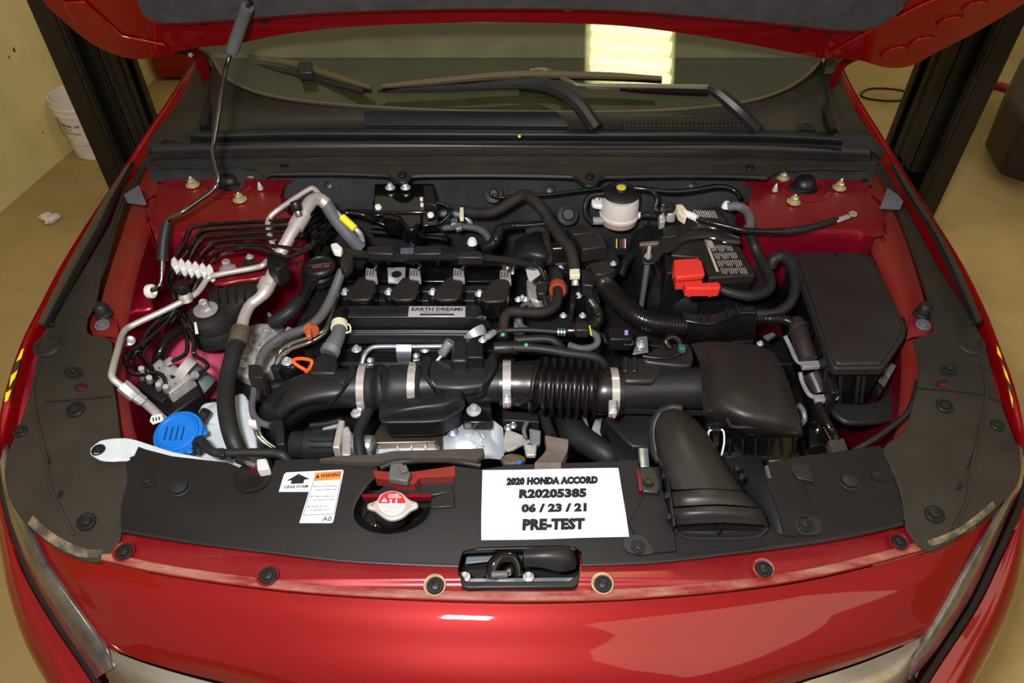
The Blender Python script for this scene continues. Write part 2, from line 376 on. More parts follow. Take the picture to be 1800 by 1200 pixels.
# two-post lift columns
def column(sx, X, Y, lab):
    t = thing('lift_column', 900, 600, 0, lab, 'lift'); t.location = (sx*X, Y, 0)
    def b(n, x0, x1, y0, y1, z0, z1, m_, bev=.004):
        mk(n, boxw((sx*(x0+x1)/2, (y0+y1)/2, (z0+z1)/2), abs(x1-x0), y1-y0, z1-z0), m_, t, bev=bev)
    b('base_plate', X-.20, X+.04, Y-.04, Y+.34, 0, .02, 'lift_black')
    b('front_flange', X-.075, X, Y, Y+.012, .02, 3.4, 'lift_black')
    b('outer_web', X-.012, X, Y+.012, Y+.30, .02, 3.4, 'lift_black')
    b('rear_flange', X-.14, X, Y+.29, Y+.302, .02, 3.4, 'lift_black')
    b('front_lip', X-.085, X-.075, Y, Y+.04, .02, 3.4, 'lift_worn')
    b('rear_lip', X-.15, X-.14, Y+.262, Y+.302, .02, 3.4, 'lift_worn')
    b('carriage', X-.13, X-.02, Y+.06, Y+.25, .25, 3.0, 'lift_black', .006)
    b('carriage_rail', X-.137, X-.13, Y+.085, Y+.125, .25, 3.0, 'lift_worn')
    b('carriage_rail', X-.137, X-.13, Y+.2, Y+.235, .25, 3.0, 'lift_worn')
    for k in range(2):
        mk('lift_hose', tubew([(sx*(X-.16), Y+.1+k*.06, .05), (sx*(X-.155), Y+.09+k*.07, .6), (sx*(X-.15-.02*k), Y+.08+k*.09, 1.3), (sx*(X-.15), Y+.1, 2.6)], .006, seg=6), 'rubber', t)
    return t
cr = column(1, 1.71, 2.51, 'black steel lift column with bright edges right of the car')
mk('foot_gusset', prism([(1555, 250), (1568, 232), (1606, 258), (1604, 300)], .13, .11), 'yellow_dirty', cr)
cl_ = column(-1, 1.63, 2.58, 'black steel lift column beside the white pail')
# pail against the wall
pc = P(166, 262, 0); pail = thing('pail', 166, 262, 0, 'white plastic pail with printed side against the wall', 'bucket')
pc = pc + V((.03, 0, 0)); pail.location = pc
mk('pail_body', lathe([(.102, 0), (.106, .004), (.117, .215), (.124, .217), (.124, .224), (.118, .228), (.119, .245), (.127, .247), (.127, .254), (.120, .258), (.124, .285), (.119, .285), (.112, .10), (.099, .012), (.02, .012)], pc, seg=40), 'bucket', pail)
hp = [pc + V((-.124*math.cos(a), -.124*math.sin(a)*1.0, .215 - .125*math.sin(a))) for a in [k*math.pi/10 for k in range(11)]]
mk('pail_handle', tubew(hp, .002, seg=6, smooth=2), 'steel', pail)
mk('handle_grip', tubew(hp[4:8], .006, seg=8, smooth=2), 'cream', pail)
def ontub(a, h): r = .1065+.0110*h/.211; return pc + V((r*math.sin(a), -r*math.cos(a), h))
def tubtext(s, a0, a1, h, hh, m_='ink_grey', off=.01):
    cu = bpy.data.curves.new('t', 'FONT'); cu.body = s; cu.offset = off; cu.resolution_u = 1
    to = bpy.data.objects.new('t', cu); COL.objects.link(to); dg = bpy.context.evaluated_depsgraph_get()
    me = bpy.data.meshes.new_from_object(to.evaluated_get(dg)); bpy.data.objects.remove(to)
    vs = [q.co.copy() for q in me.vertices]; x1 = max(q.x for q in vs); fs = [tuple(p.vertices) for p in me.polygons]
    o = [ontub(a0+(a1-a0)*q.x/x1, h+q.y/.7*hh) for q in vs]; o = [q + (q-pc).normalized()*.0015 for q in o]
    mk('lettering', (o, fs), m_, pail, flat=True)
tubtext('ITEM NO. 100', -.80, .15, .168, .012, 'ink', .03); tubtext('GRADE 30', -.78, -.25, .150, .011)
tubtext('INDUSTRIAL', -.80, .10, .131, .011)
mk('pail_emblem', ([ontub(-1.12, .184), ontub(-.95, .180), ontub(-.92, .158), ontub(-1.0, .155), ontub(-1.03, .172), ontub(-1.12, .174)], [(0, 5, 4, 3, 2, 1)]), 'ink', pail, flat=True)
for v_ in bpy.data.objects['pail_emblem'].data.vertices: v_.co += V((0, -.002, 0))
# tissue on the floor
tg = G(); tc = P(87, 384, .015)
for k in range(5):
    v, f = lathe([(.002, 0), (.022, .006), (.028, .014), (.018, .024), (.003, .028)], tc + V((random.uniform(-.022, .022), random.uniform(-.015, .015), -.014)), (random.uniform(-.5, .5), random.uniform(-.5, .5), 1), 7)
    tg.add([q + V((random.uniform(-.006, .006),)*2 + (random.uniform(0, .006),)) for q in v], f)
mk('crumpled_tissue', tg, 'tissue', label='crumpled white tissue on the floor', cat='litter', flat=True)
# cable loop on the floor
lc = P(1556, 166, .006)
mk('floor_cable', tubew([lc + V((.13*math.cos(a)+.01*math.sin(3*a), .075*math.sin(a), 0)) for a in [-.4+k*.42 for k in range(15)]] + [lc+V((.22, -.09, 0)), lc+V((.4, -.06, 0))], .005, seg=6), 'rubber', label='dark cable looped on the floor behind the car', cat='cable')
# machine at the right edge and red hose reel
mt = thing('floor_machine', 1800, 200, 0, 'dark wheeled machine at the right picture edge', 'machine')
mk('machine_body', prism([(1772, 170), (1800, 95), (1880, 95), (1880, 240), (1800, 215)], .30, .25), 'lift_worn', mt, bev=.02)
mk('machine_skirt', prism(sm2([(1757, 195), (1775, 180), (1860, 190), (1890, 250), (1800, 245), (1768, 222)]), .05, .045), 'rubber', mt, bev=.01)
mk('red_jack', tube([(1762, 118), (1775, 120), (1800, 128)], 7, .12), 'cabinet_red', label='red jack on the floor behind the right lift column', cat='jack')
bpy.data.objects['red_jack'].location.z -= .1
tcab = thing('tool_cabinet', 318, 150, 0, 'red tool cabinet seen between lift column and hood hinge', 'cabinet')
cc = P(330, 150, .0) + V((-.02, .25, 0))
mk('cabinet_body', boxw(cc+V((0, 0, .45)), .30, .4, .86), 'cabinet_red', tcab, bev=.006)
for k in range(4): mk('drawer', boxw(cc+V((0, -.205, .15+k*.2)), .27, .012, .17), 'cabinet_red', tcab, bev=.003)

# ================================================================ CAR BODY
car = thing('car_body', 905, 1000, .0, 'red car front body with open engine bay', 'car')
# bumper cover
mk('bumper_cover', grid([
  [(46, 922, .775), (110, 966, .779), (180, 988, .782), (300, 1014, .785), (500, 1041, .787), (700, 1055, .788), (905, 1061, .788), (1100, 1056, .788), (1300, 1039, .787), (1450, 1015, .785), (1625, 970, .782), (1690, 942, .779), (1743, 912, .775)],
  [(66, 958, .766), (128, 998, .77), (200, 1020, .775), (310, 1045, .778), (505, 1070, .780), (700, 1085, .78), (905, 1090, .78), (1100, 1085, .78), (1295, 1070, .78), (1455, 1047, .778), (1610, 1003, .775), (1675, 975, .77), (1725, 945, .766)],
  [(92, 1000, .752), (150, 1035, .757), (230, 1060, .762), (340, 1085, .763), (520, 1112, .764), (700, 1126, .765), (905, 1131, .765), (1100, 1126, .765), (1290, 1112, .764), (1450, 1085, .763), (1590, 1045, .762), (1655, 1015, .757), (1702, 985, .752)],
  [(163, 1100, .718), (220, 1122, .72), (290, 1142, .724), (400, 1168, .726), (560, 1200, .728), (720, 1215, .73), (905, 1221, .73), (1090, 1215, .73), (1260, 1200, .728), (1400, 1168, .726), (1520, 1137, .724), (1590, 1115, .72), (1642, 1090, .718)],
  [(186, 1136, .70), (250, 1160, .698), (325, 1182, .69), (432, 1210, .68), (580, 1262, .67), (740, 1290, .66), (905, 1300, .66), (1070, 1290, .66), (1230, 1262, .67), (1372, 1208, .68), (1490, 1170, .69), (1560, 1144, .698), (1618, 1120, .70)]], 5, 5, .003), 'paint', car, smooth=60)
bc = G()
# red upper strip with latch notch
seam = [(178, 985), (300, 1011), (500, 1038), (700, 1052), (905, 1057), (1100, 1052), (1300, 1035), (1450, 1011), (1625, 967)]
back = [(1590, 905), (1400, 940), (1200, 962), (1021, 974), (1018, 1014), (1010, 1022), (820, 1022), (806, 1014), (803, 974), (600, 968), (400, 944), (214, 922)]
strip = [(x, y, .790) for x, y in sm2(seam, 4, False)] + [(x, y, .7965) for x, y in back]
mk('upper_strip', plate(strip, None, .004), 'paint_dull', car, smooth=60)
mk('strip_lip', grid([[(x, y-17, .793) for x, y in seam], [(x, y-8, .7925) for x, y in seam], [(x, y, .789) for x, y in seam], [(x, y+2, .780) for x, y in seam]], 4, 2, .002), 'paint_dusty', car, smooth=60)
def ringpad(x, y, z, r, m_='paint_dull'):
    s = S(x, y, z)*r; mk('clip_seat', lathe([(s*.97, 0), (s*.93, .0018), (s*.8, .0018), (s*.72, .0005), (s*.1, .0005)], P(x, y, z), (0, -.12, 1), 24), m_, car)
for x, y, r, m_ in ((217, 968, 20, 'paint_dull'), (470, 1010, 21, 'paint_dull'), (764, 1028, 21, 'tan_dust'), (1059, 1025, 21, 'tan_dust'), (1342, 999, 20, 'paint_dusty'), (1580, 951, 18, 'paint_dull')):
    ringpad(x, y, .7985 if y < 1015 else .7965, r, m_); clip(x+1, y+1, .801 if y < 1015 else .7995, r*.74, car)
# headlamps, grille corners, outer bumper
def hl(Lp, Rp, lab, nm, m_='headlamp'):
    t = thing(nm, Lp[2][0], Lp[2][1], .6, lab, 'headlight')
    rows = []
    for (a, b) in zip(Lp, Rp):
        rows.append([a, ((a[0]*.6+b[0]*.4), (a[1]*.6+b[1]*.4), a[2]*.5+b[2]*.5+.012), ((a[0]*.25+b[0]*.75), (a[1]*.25+b[1]*.75), b[2]+.006), (b[0], b[1], b[2])])
    mk('lens', grid(rows, 3, 4, .006), m_, t, smooth=60)
    inner = [((a[0]*.45+b[0]*.55), (a[1]*.45+b[1]*.55), (a[2]+b[2])/2+.012) for a, b in zip(Lp, Rp)][1:]
    mk('chrome_strip', tube(inner, 2.4), 'chrome', t)
    return t
LH = [(-2, 800, .79), (4, 850, .775), (14, 895, .76), (28, 940, .745), (54, 1008, .72), (102, 1090, .69), (149, 1160, .665), (170, 1192, .65)]
RH = [(14, 780, .80), (28, 835, .79), (40, 880, .785), (56, 925, .778), (94, 1000, .752), (163, 1100, .718), (192, 1140, .70), (202, 1170, .69)]
hl(LH, RH, 'left headlight band with dark lens at the bumper corner', 'headlight')
LH2 = [(1803, 800, .79), (1797, 850, .775), (1783, 880, .76), (1765, 920, .745), (1737, 985, .72), (1700, 1060, .69), (1640, 1150, .665), (1600, 1195, .65)]
RH2 = [(1788, 780, .80), (1780, 835, .79), (1765, 870, .785), (1743, 915, .778), (1700, 985, .752), (1642, 1090, .718), (1622, 1118, .70), (1610, 1140, .69)]
hl(LH2, RH2, 'right headlight band with dusty clear lens', 'headlight', 'headlamp_dusty')
# chrome grille bars at the bottom corners
mk('grille_chrome', grid([[(188, 1140, .699), (250, 1164, .693), (325, 1187, .684), (432, 1216, .674), (560, 1262, .66)], [(186, 1165, .69), (240, 1205, .68), (310, 1235, .67), (410, 1270, .65), (540, 1310, .64)], [(195, 1215, .64), (240, 1250, .63), (310, 1280, .62), (400, 1320, .6), (530, 1360, .58)]], 4, 4, .004), 'chrome_dusty', label='left chrome grille corner bar', cat='grille')
mk('grille_chrome', grid([[(1618, 1122, .699), (1560, 1148, .693), (1488, 1175, .684), (1374, 1212, .674), (1240, 1266, .66)], [(1612, 1150, .69), (1575, 1195, .68), (1500, 1225, .67), (1390, 1265, .65), (1260, 1310, .64)], [(1590, 1210, .64), (1560, 1245, .63), (1490, 1275, .62), (1400, 1315, .6), (1270, 1360, .58)]], 4, 4, .004), 'chrome_dusty', label='right chrome grille corner bar', cat='grille')
def outer(Lp, sx):
    rows = []; blk = []
    for (x, y, z, wd_) in Lp:
        a = P(x, y, z); b = P(x-sx*wd_, y+4, z-.012)
        blk.append([(x+sx*5, y-2, z+.000), (x-sx*4, y, z-.006), (x-sx*6, y+2, z-.03)])
        rows.append([P(x-sx*8, y, z-.008), a.lerp(b, .5)+V((0, 0, -.004)), b, b+V((-sx*.02, -.012, -.05)), b+V((-sx*.012, -.02, -.16)), b+V((sx*.02, -.01, -.34))])
    mk('headlight_gap', grid([list(c) for c in zip(*blk)], 4, 1, .003), 'rubber', car)
    mk('bumper_corner', grid([list(c) for c in zip(*rows)], 4, 4, .003, world=True), 'paint', car, smooth=60)
outer([(-8, 790, .78, 4), (-3, 840, .765, 6), (7, 890, .75, 10), (24, 945, .735, 16), (49, 1010, .712, 28), (96, 1092, .682, 48), (150, 1172, .655, 58), (195, 1240, .63, 68)], 1)
outer([(1806, 790, .78, 2), (1806, 840, .765, 4), (1797, 885, .75, 8), (1778, 930, .735, 18), (1750, 990, .712, 34), (1712, 1068, .682, 44), (1652, 1160, .655, 56), (1600, 1240, .63, 64)], -1)
# fenders: silhouette edge, top crest, inner flange
def fender(O, I, sx, nm):
    out = []; top = []; inn = []; low = []; mid = []
    for (x, y, z), (x2, y2, z2) in zip(O, I):
        c = P(x, y, z); d = P(x2, y2, z2)
        mid.append(c + V((-sx*.022, 0, -.055))); low.append(c + V((-sx*.05, 0, -.30))); out.append(c + V((sx*.002, 0, 0)))
        top.append(c.lerp(d, .4)+V((0, 0, .003))); inn.append(d); 
    flg = [q + V((sx*.004, 0, -.035)) for q in inn]
    mk(nm, grid([low, mid, out, top, inn, flg], 4, 3, .002, world=True), 'paint', car, smooth=60)
FO = [(338, 108, 1.0), (300, 168, .99), (250, 243, .965), (197, 325, .935), (150, 397, .915), (108, 465, .90), (66, 545, .885), (34, 608, .87), (10, 680, .85), (-4, 745, .82), (-4, 800, .80)]
FI = [(343, 118, .995), (312, 170, .985), (264, 243, .96), (213, 325, .93), (164, 397, .91), (122, 465, .895), (80, 545, .88), (52, 608, .865), (30, 680, .845), (14, 745, .815), (6, 800, .79)]
fender(FO, FI, 1, 'front_fender')
FO2 = [(1479, 110, 1.0), (1507, 168, .99), (1554, 243, .965), (1604, 325, .935), (1650, 397, .915), (1692, 465, .90), (1732, 545, .885), (1757, 608, .87), (1784, 680, .85), (1799, 745, .82), (1803, 800, .80)]
FI2 = [(1474, 120, .995), (1496, 170, .985), (1541, 243, .96), (1590, 325, .93), (1637, 397, .91), (1679, 465, .895), (1719, 545, .88), (1744, 608, .865), (1768, 680, .845), (1784, 745, .815), (1792, 800, .79)]
fender(FO2, FI2, -1, 'front_fender')
# gutter (dark red channel) between fender and the black shrouds
mk('fender_gutter', grid([[(64, 560, .865), (46, 620, .85), (25, 690, .83), (10, 750, .80), (4, 800, .775)], [(92, 560, .86), (75, 620, .845), (58, 690, .825), (38, 750, .795), (25, 800, .77)]], 3, 2, .002), 'paint_bay', car)
mk('fender_gutter', grid([[(1734, 560, .865), (1752, 620, .85), (1773, 690, .83), (1790, 750, .80), (1797, 800, .775)], [(1706, 560, .86), (1722, 620, .845), (1742, 690, .825), (1765, 750, .795), (1778, 800, .77)]], 3, 2, .002), 'paint_bay', car)
# hazard tape on the fenders
def tape(pts, z):
    for k in range(len(pts)-1):
        (xa, ya, xb, yb), (xc, yc, xd, yd) = pts[k], pts[k+1]
        q = [P(xa, ya, z), P(xb, yb, z), P(xd, yd, z), P(xc, yc, z)]
        mk('hazard_stripe', (q + [p - V((0, 0, .001)) for p in q], [(3, 2, 1, 0), (4, 5, 6, 7), (0, 1, 5, 4), (1, 2, 6, 5), (2, 3, 7, 6), (3, 0, 4, 7)]), 'yellow' if k % 2 == 0 else 'hazard_black', car, flat=True)
tape([(38, 614, 42, 612), (28, 636, 37, 630), (19, 660, 31, 650), (16, 680, 26, 664), (10, 690, 20, 684), (8, 706, 14, 702)], .872)
tape([(1750, 596, 1754, 606), (1754, 622, 1762, 632), (1762, 640, 1770, 655), (1768, 662, 1776, 676), (1773, 682, 1780, 700), (1778, 706, 1781, 716)], .870)

# inner structure -------------------------------------------------
bayl = [(290, 300, .925), (262, 360, .92), (240, 420, .91), (222, 480, .895), (206, 560, .875), (200, 620, .86), (208, 700, .845), (222, 760, .83), (250, 810, .815)]
def side(rail_o, rail_i, sx):
    A = [P(*p) for p in rail_o]; B = [P(*p) for p in rail_i]
    C = [q + V((sx*.012, 0, -.02)) for q in B]; D = [q + V((sx*.03, 0, -.14)) for q in B]; E = [q + V((sx*.05, 0, -.32)) for q in B]
    mk('inner_rail', grid([A, B, C], 4, 2, .002, world=True), 'paint_rail', car, smooth=50)
    mk('apron', grid([C, D, E], 4, 4, .002, world=True), 'paint_bay', car, smooth=50)
side([(262, 290, .92), (235, 350, .912), (212, 420, .90), (192, 480, .885), (172, 560, .868), (168, 640, .85), (180, 700, .835), (195, 760, .82), (215, 815, .80)], bayl, 1)
side([(1535, 290, .92), (1560, 350, .912), (1590, 420, .90), (1610, 480, .885), (1632, 560, .868), (1635, 640, .85), (1625, 700, .835), (1610, 760, .82), (1590, 815, .80)],
     [(1507, 300, .925), (1525, 360, .92), (1545, 420, .91), (1570, 480, .895), (1596, 560, .875), (1603, 620, .86), (1600, 700, .845), (1590, 760, .83), (1560, 810, .815)], -1)
# strut towers
def tower(pts, hole, sx):
    top = [pt(p, .925) for p in pts]
    mk('strut_tower', plate(pts, .925, .004, [hole]), 'paint_dull', car, smooth=50)
    g = G(); n = len(pts)
    fr_ = [p for p in pts if p[1] > 330]
    A = [pt(p, .924) for p in fr_]; B = [q + V((0, -.006, -.03)) for q in A]; C = [q + V((0, -.012, -.15)) for q in A]; D = [q + V((0, -.02, -.36)) for q in A]
    mk('tower_wall', grid([A, B, C, D], 3, 3, .003, world=True), 'paint_bay', car, smooth=50)
ell = lambda cx, cy, rx, ry, n=20: [(cx+rx*math.cos(2*math.pi*k/n), cy+ry*math.sin(2*math.pi*k/n)) for k in range(n)]
tower([(262, 392), (275, 340), (293, 300), (440, 298), (455, 305), (528, 302), (531, 308), (500, 324), (492, 345), (500, 372), (520, 385), (526, 404), (440, 400), (340, 404), (272, 412)], ell(403, 322, 27, 15), 1)
tower([(1555, 412), (1530, 340), (1510, 298), (1375, 300), (1360, 312), (1298, 306), (1296, 311), (1325, 330), (1318, 352), (1312, 380), (1322, 398), (1450, 402), (1510, 404), (1535, 416)], ell(1414, 328, 27, 15), -1)
for cx, cy, sx in ((403, 322, 1), (1414, 328, -1)):
    s = S(cx, cy, .925)
    mk('tower_cone', lathe([(44*s, 0.0), (38*s, .003), (27*s, -.010), (25*s, -.03)], P(cx, cy+2, .926), seg=36, caps=False), 'paint_dull', car, smooth=60)
    c = P(cx, cy-3, .915)
    mk('strut_cap', lathe([(26*s, 0), (25*s, .004), (20*s, .006), (18.5*s, .012), (13*s, .020), (4*s, .022)], c, seg=28), 'clip_black', car, smooth=50)
for x, y, r, st in ((339, 325, 12, 0), (422, 351, 12, .2), (443, 307, 11, 0), (1376, 313, 11, 0), (1395, 355, 12, .2), (1475, 330, 12, .5)):
    mk('strut_nut', bolt_g(x, y, .928, r, stud=st or .35), 'zinc_gold', car)
for x, y in ((458, 328), (1362, 331)):
    s = S(x, y, .928); mk('locating_stud', lathe([(5.5*s, 0), (5*s, 4*s), (3*s, 10*s), (1*s, 14*s)], P(x, y+4, .928), seg=10), 'zinc', car)
for x, y, rx, ry in ((290, 310, 7, 3), (280, 321, 5, 2.4), (1520, 317, 6, 3), (1530, 327, 4, 2.2)):
    mk('panel_hole', plate(ell(x, y, rx, ry, 12), .9262, .0005), 'ink', car)
# wheel housings (domes, pink flash glow painted into their colour)
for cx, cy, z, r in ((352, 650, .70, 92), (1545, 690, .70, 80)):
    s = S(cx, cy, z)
    mk('wheel_housing', lathe([(r*s*math.cos(a), r*s*math.sin(a)*.95) for a in [k*math.pi/20 for k in range(-3, 10)]], P(cx, cy, z-.06), seg=32), 'paint_flash_pink', car, smooth=60)
# left headlamp bracket and mount boss on the apron
mk('apron_box', prism([(226, 482), (250, 472), (262, 495), (270, 540), (250, 545), (228, 545), (214, 528)], .85, .14, -.1), 'paint_bay', car, bev=.006)
mk('bay_floor', boxw((0.0, 1.05, .30), 1.60, .95, .01), 'plastic_dark', car)
mk('front_crossmember', boxw((0.0, .56, .52), 1.0, .05, .30), 'plastic_dark', car)
# firewall, insulated
fwt = [(255, 298), (400, 300), (520, 300), (700, 302), (900, 304), (1100, 302), (1300, 300), (1420, 300), (1545, 298)]
T = [P(x, y, .955) for x, y in fwt]; TY = max(q.y for q in T)+.012
fr = [[V((q.x, TY, z)) for q in T] for z in (.965, .93)]
fr += [[V((q.x, TY - d - .012*math.sin(q.x*9)**2, z)) for q in T] for z, d in ((.88, .03), (.80, .04), (.72, .02), (.60, .0), (.32, .0))]
mk('firewall', grid(fr, 5, 3, .004, world=True), 'insulation', car, smooth=60)
# ================================================================ BLACK SHROUDS
rz = zl(800, .850, 990, .806)
rcov = thing('radiator_cover', 640, 990, .80, 'wide black plastic cover over the radiator with warning sticker', 'cover')
outl = [(221, 806), (236, 800), (243, 784), (256, 789), (302, 801), (345, 806), (400, 812), (432, 826), (450, 828), (478, 824), (484, 808), (520, 806), (575, 806), (600, 812), (655, 816), (664, 822),
        (668, 832), (650, 848), (628, 880), (622, 905), (632, 922), (655, 934), (690, 937), (725, 928), (748, 912), (757, 892), (795, 890), (798, 846), (800, 818), (845, 824), (900, 816), (1025, 812), (1120, 808), (1122, 815),
        (1136, 855), (1150, 900), (1165, 930), (1240, 938), (1352, 930), (1370, 900), (1360, 850), (1350, 812), (1400, 802), (1480, 792), (1548, 782), (1562, 812), (1580, 862), (1588, 895), (1588, 920),
        (1500, 938), (1400, 955), (1200, 980), (1150, 985), (1024, 990), (1022, 970), (1012, 962), (990, 958), (840, 962), (814, 968), (806, 994), (700, 990), (600, 984), (480, 970), (330, 951), (212, 932), (212, 890), (224, 845)]
i0 = outl.index((650, 848)); i1 = outl.index((757, 892)); outl = outl[:i0] + [(a, b) for a, b in sm2(outl[i0:i1+1], 4, False)] + outl[i1+1:]
mk('cover_panel', plate(outl, rz, .0035), 'plastic_cover', rcov, bev=.0015, smooth=50)
edge_ = [(213, 930), (330, 949), (480, 968), (600, 982), (700, 988), (806, 992)]
edge2 = [(1022, 990), (1150, 985), (1280, 970), (1400, 955), (1500, 938), (1588, 918)]
for e in (edge_, edge2):
    mk('cover_lip', grid([[(x, y-2, rz(x, y)) for x, y in e], [(x, y+4, rz(x, y)-.0008) for x, y in e], [(x, y+7, rz(x, y)-.012) for x, y in e]], 4, 2, .002), 'plastic', rcov)
for x, y, r in ((260, 845, 12), (1543, 834, 11)): clip(x, y, rz(x, y)+.001, r, rcov)
for x, y, r in ((316, 857, 16), (1493, 846, 16)):
    s = S(x, y, .84)*r; mk('rubber_boss', lathe([(s*1.15, 0), (s, .001), (s*.95, -.004), (s*.9, .006), (s*.5, .008)], P(x, y, rz(x, y)+.001), seg=24), 'rubber', rcov)
clip(1122, 960, rz(1122, 960)+.004, 13, rcov); clip(1416, 922, rz(1416, 922)+.004, 13, rcov)
for o_ in ([(1096, 950), (1106, 940), (1130, 942), (1144, 958), (1148, 972), (1120, 974), (1100, 966)], [(1398, 914), (1408, 908), (1436, 908), (1446, 930), (1440, 938), (1414, 940), (1402, 930)]):
    mk('clip_tab', plate(sm2(o_), lambda x, y: rz(x, y)+.004, .004), 'plastic', rcov, bev=.001)
# cover pieces beside the scoop
mk('duct_side_cover', plate([(1132, 853), (1164, 853), (1188, 945), (1190, 968), (1150, 972), (1120, 944), (1104, 918), (1130, 876)], lambda x, y: rz(x, y)+.003, .004), 'plastic_cover', rcov, bev=.0015)
mk('duct_side_cover', plate([(1345, 840), (1398, 838), (1412, 850), (1436, 905), (1442, 920), (1400, 942), (1375, 940), (1366, 915)], lambda x, y: rz(x, y)+.003, .004), 'plastic_cover', rcov, bev=.0015)
mk('duct_front_lip', plate([(1188, 958), (1300, 952), (1372, 935), (1380, 950), (1300, 966), (1190, 974)], lambda x, y: rz(x, y)+.001, .004), 'plastic_cover', rcov)
mk('corner_groove', grid([[(1590, 925, .812), (1585, 875, .822), (1570, 835, .832), (1552, 792, .85)], [(1588, 925, .810), (1582, 875, .820), (1567, 836, .830), (1548, 792, .848)]], 3, 1, .002), 'ink', rcov)
# recess under the radiator cap
mk('recess_wall', grid([[(668, 830, .842), (648, 850, .838), (627, 880, .832), (621, 905, .826), (632, 924, .822), (655, 936, .82), (690, 940, .82), (727, 931, .822), (750, 914, .826), (759, 892, .83)],
    [(674, 832, .80), (655, 852, .796), (638, 880, .79), (632, 900, .785), (640, 914, .78), (660, 925, .78), (690, 928, .78), (722, 920, .782), (742, 906, .786), (750, 890, .79)]], 4, 2, .002), 'plastic_dark', rcov)
mk('recess_shelf', plate([(672, 855), (690, 838), (800, 836), (800, 862), (764, 870), (664, 872), (655, 869)], .829, .006), 'plastic', rcov, bev=.002)
mk('recess_ledge', plate([(757, 874), (800, 860), (799, 890), (757, 892)], .836, .004), 'plastic', rcov, bev=.002)
# radiator top tank, red support seen in openings
rad = thing('radiator', 690, 900, .74, 'dark radiator tank seen below the silver cap', 'radiator')
mk('radiator_tank', plate([(600, 860), (790, 860), (790, 960), (600, 960)], .765, .05), 'plastic', rad, bev=.003)
for k in range(6): mk('tank_rib', bar((630+k*26, 925, .768), (650+k*26, 890, .768), 5, .006), 'plastic', rad)
mk('tank_mark', lathe([(.004, 0), (.004, .0015)], P(657, 924, .768), seg=12), 'cap_yellow', rad)
mk('support_beam', plate([(655, 826), (700, 830), (730, 828), (800, 818), (800, 836), (738, 838), (728, 850), (700, 850), (680, 842), (660, 840)], .846, .02), 'paint_rail', car, bev=.002)
mk('support_edge', plate([(636, 868), (760, 868), (758, 873), (638, 874)], .832, .01), 'rib_red', car)
# left and right shrouds
def shroud(outline, z, lab):
    t = thing('side_shroud', outline[0][0], outline[0][1], .8, lab, 'cover')
    mk('shroud_panel', plate(outline, z, .004), 'plastic_dust', t, bev=.002, smooth=50); return t
shz = lambda x, y: .945 - (y-300)*.00017 - max(0, y-560)*.000055 - max(0, y-850)*.00012
LS = sm2([(268, 262), (240, 300), (205, 372), (160, 450), (118, 520), (84, 574), (68, 616), (52, 690), (30, 755), (12, 800), (8, 842), (22, 888), (50, 925), (95, 962), (142, 984), (182, 985), (212, 944), (213, 900), (228, 850), (222, 806), (212, 768), (204, 705), (196, 650), (197, 606), (186, 592), (160, 588), (152, 572), (166, 520), (188, 460), (204, 400), (222, 350), (240, 320), (256, 290), (284, 262)], 3)
LSs = shroud(LS, shz, 'left black dusty shroud along the fender beside the headlight')
RS = sm2([(1536, 266), (1558, 300), (1597, 372), (1640, 450), (1682, 520), (1716, 574), (1734, 612), (1752, 686), (1776, 750), (1792, 796), (1794, 826), (1784, 856), (1750, 895), (1706, 930), (1664, 956), (1627, 968), (1590, 924), (1586, 880), (1568, 822), (1552, 788), (1590, 755), (1604, 710), (1616, 664), (1612, 622), (1606, 600), (1618, 590), (1640, 582), (1634, 540), (1620, 490), (1600, 430), (1582, 380), (1560, 330), (1540, 300), (1518, 268)], 3)
RSs = shroud(RS, shz, 'right black dusty shroud along the fender beside the headlight')
def ridge(t, pts, r, m_='plastic_dust', nm='shroud_ridge'):
    mk(nm, tube([(x, y, shz(x, y)+.001) for x, y in pts], r, seg=8), m_, t)
ridge(LSs, [(196, 440), (160, 560), (70, 640), (58, 680), (66, 740), (80, 800), (90, 860), (130, 940)][2:], 3)
ridge(RSs, [(1726, 640), (1734, 690), (1722, 760), (1706, 830), (1700, 880), (1676, 930)], 3)
ridge(LSs, [(222, 330), (196, 400), (178, 470), (166, 530), (150, 560)], 3.5, 'plastic_dust')
ridge(RSs, [(1566, 330), (1604, 420), (1622, 480), (1638, 530), (1652, 560)], 3.5, 'plastic_dust')
ridge(LSs, [(196, 696), (160, 700), (120, 703), (80, 706)], 1.2, 'ink', 'shroud_seam'); ridge(RSs, [(1612, 682), (1660, 686), (1722, 693), (1760, 706)], 1.2, 'ink', 'shroud_seam')
def boss(t, x, y, r, m_='plastic_dust'):
    s = S(x, y, shz(x, y)); mk('boss', lathe([(s*r*1.5, 0), (s*r*1.3, .004), (s*r, .004), (s*r*.95, -.002), (s*r*.2, -.002)], P(x, y, shz(x, y)), (0, -.1, 1), 28), m_, t, smooth=30)
boss(LSs, 84, 607, 17); boss(RSs, 1707, 604, 17)
for x, y, r in ((133, 719, 16), (36, 757, 12), (152, 916, 17)): clip(x, y, shz(x, y)+.001, r, LSs); 
for x, y, r in ((1661, 713, 15), (1754, 747, 12), (1643, 903, 17)): clip(x, y, shz(x, y)+.001, r, RSs)
for t, x, y in ((LSs, 129, 655), (RSs, 1668, 650)):
    s = S(x, y, .88); mk('bolt_recess', plate(ell(x, y, 17, 11), lambda a, b: shz(a, b)+.0006, .0004), 'plastic_dark', t); mk('shroud_bolt', bolt_g(x, y, shz(x, y), 9), 'clip_black', t)
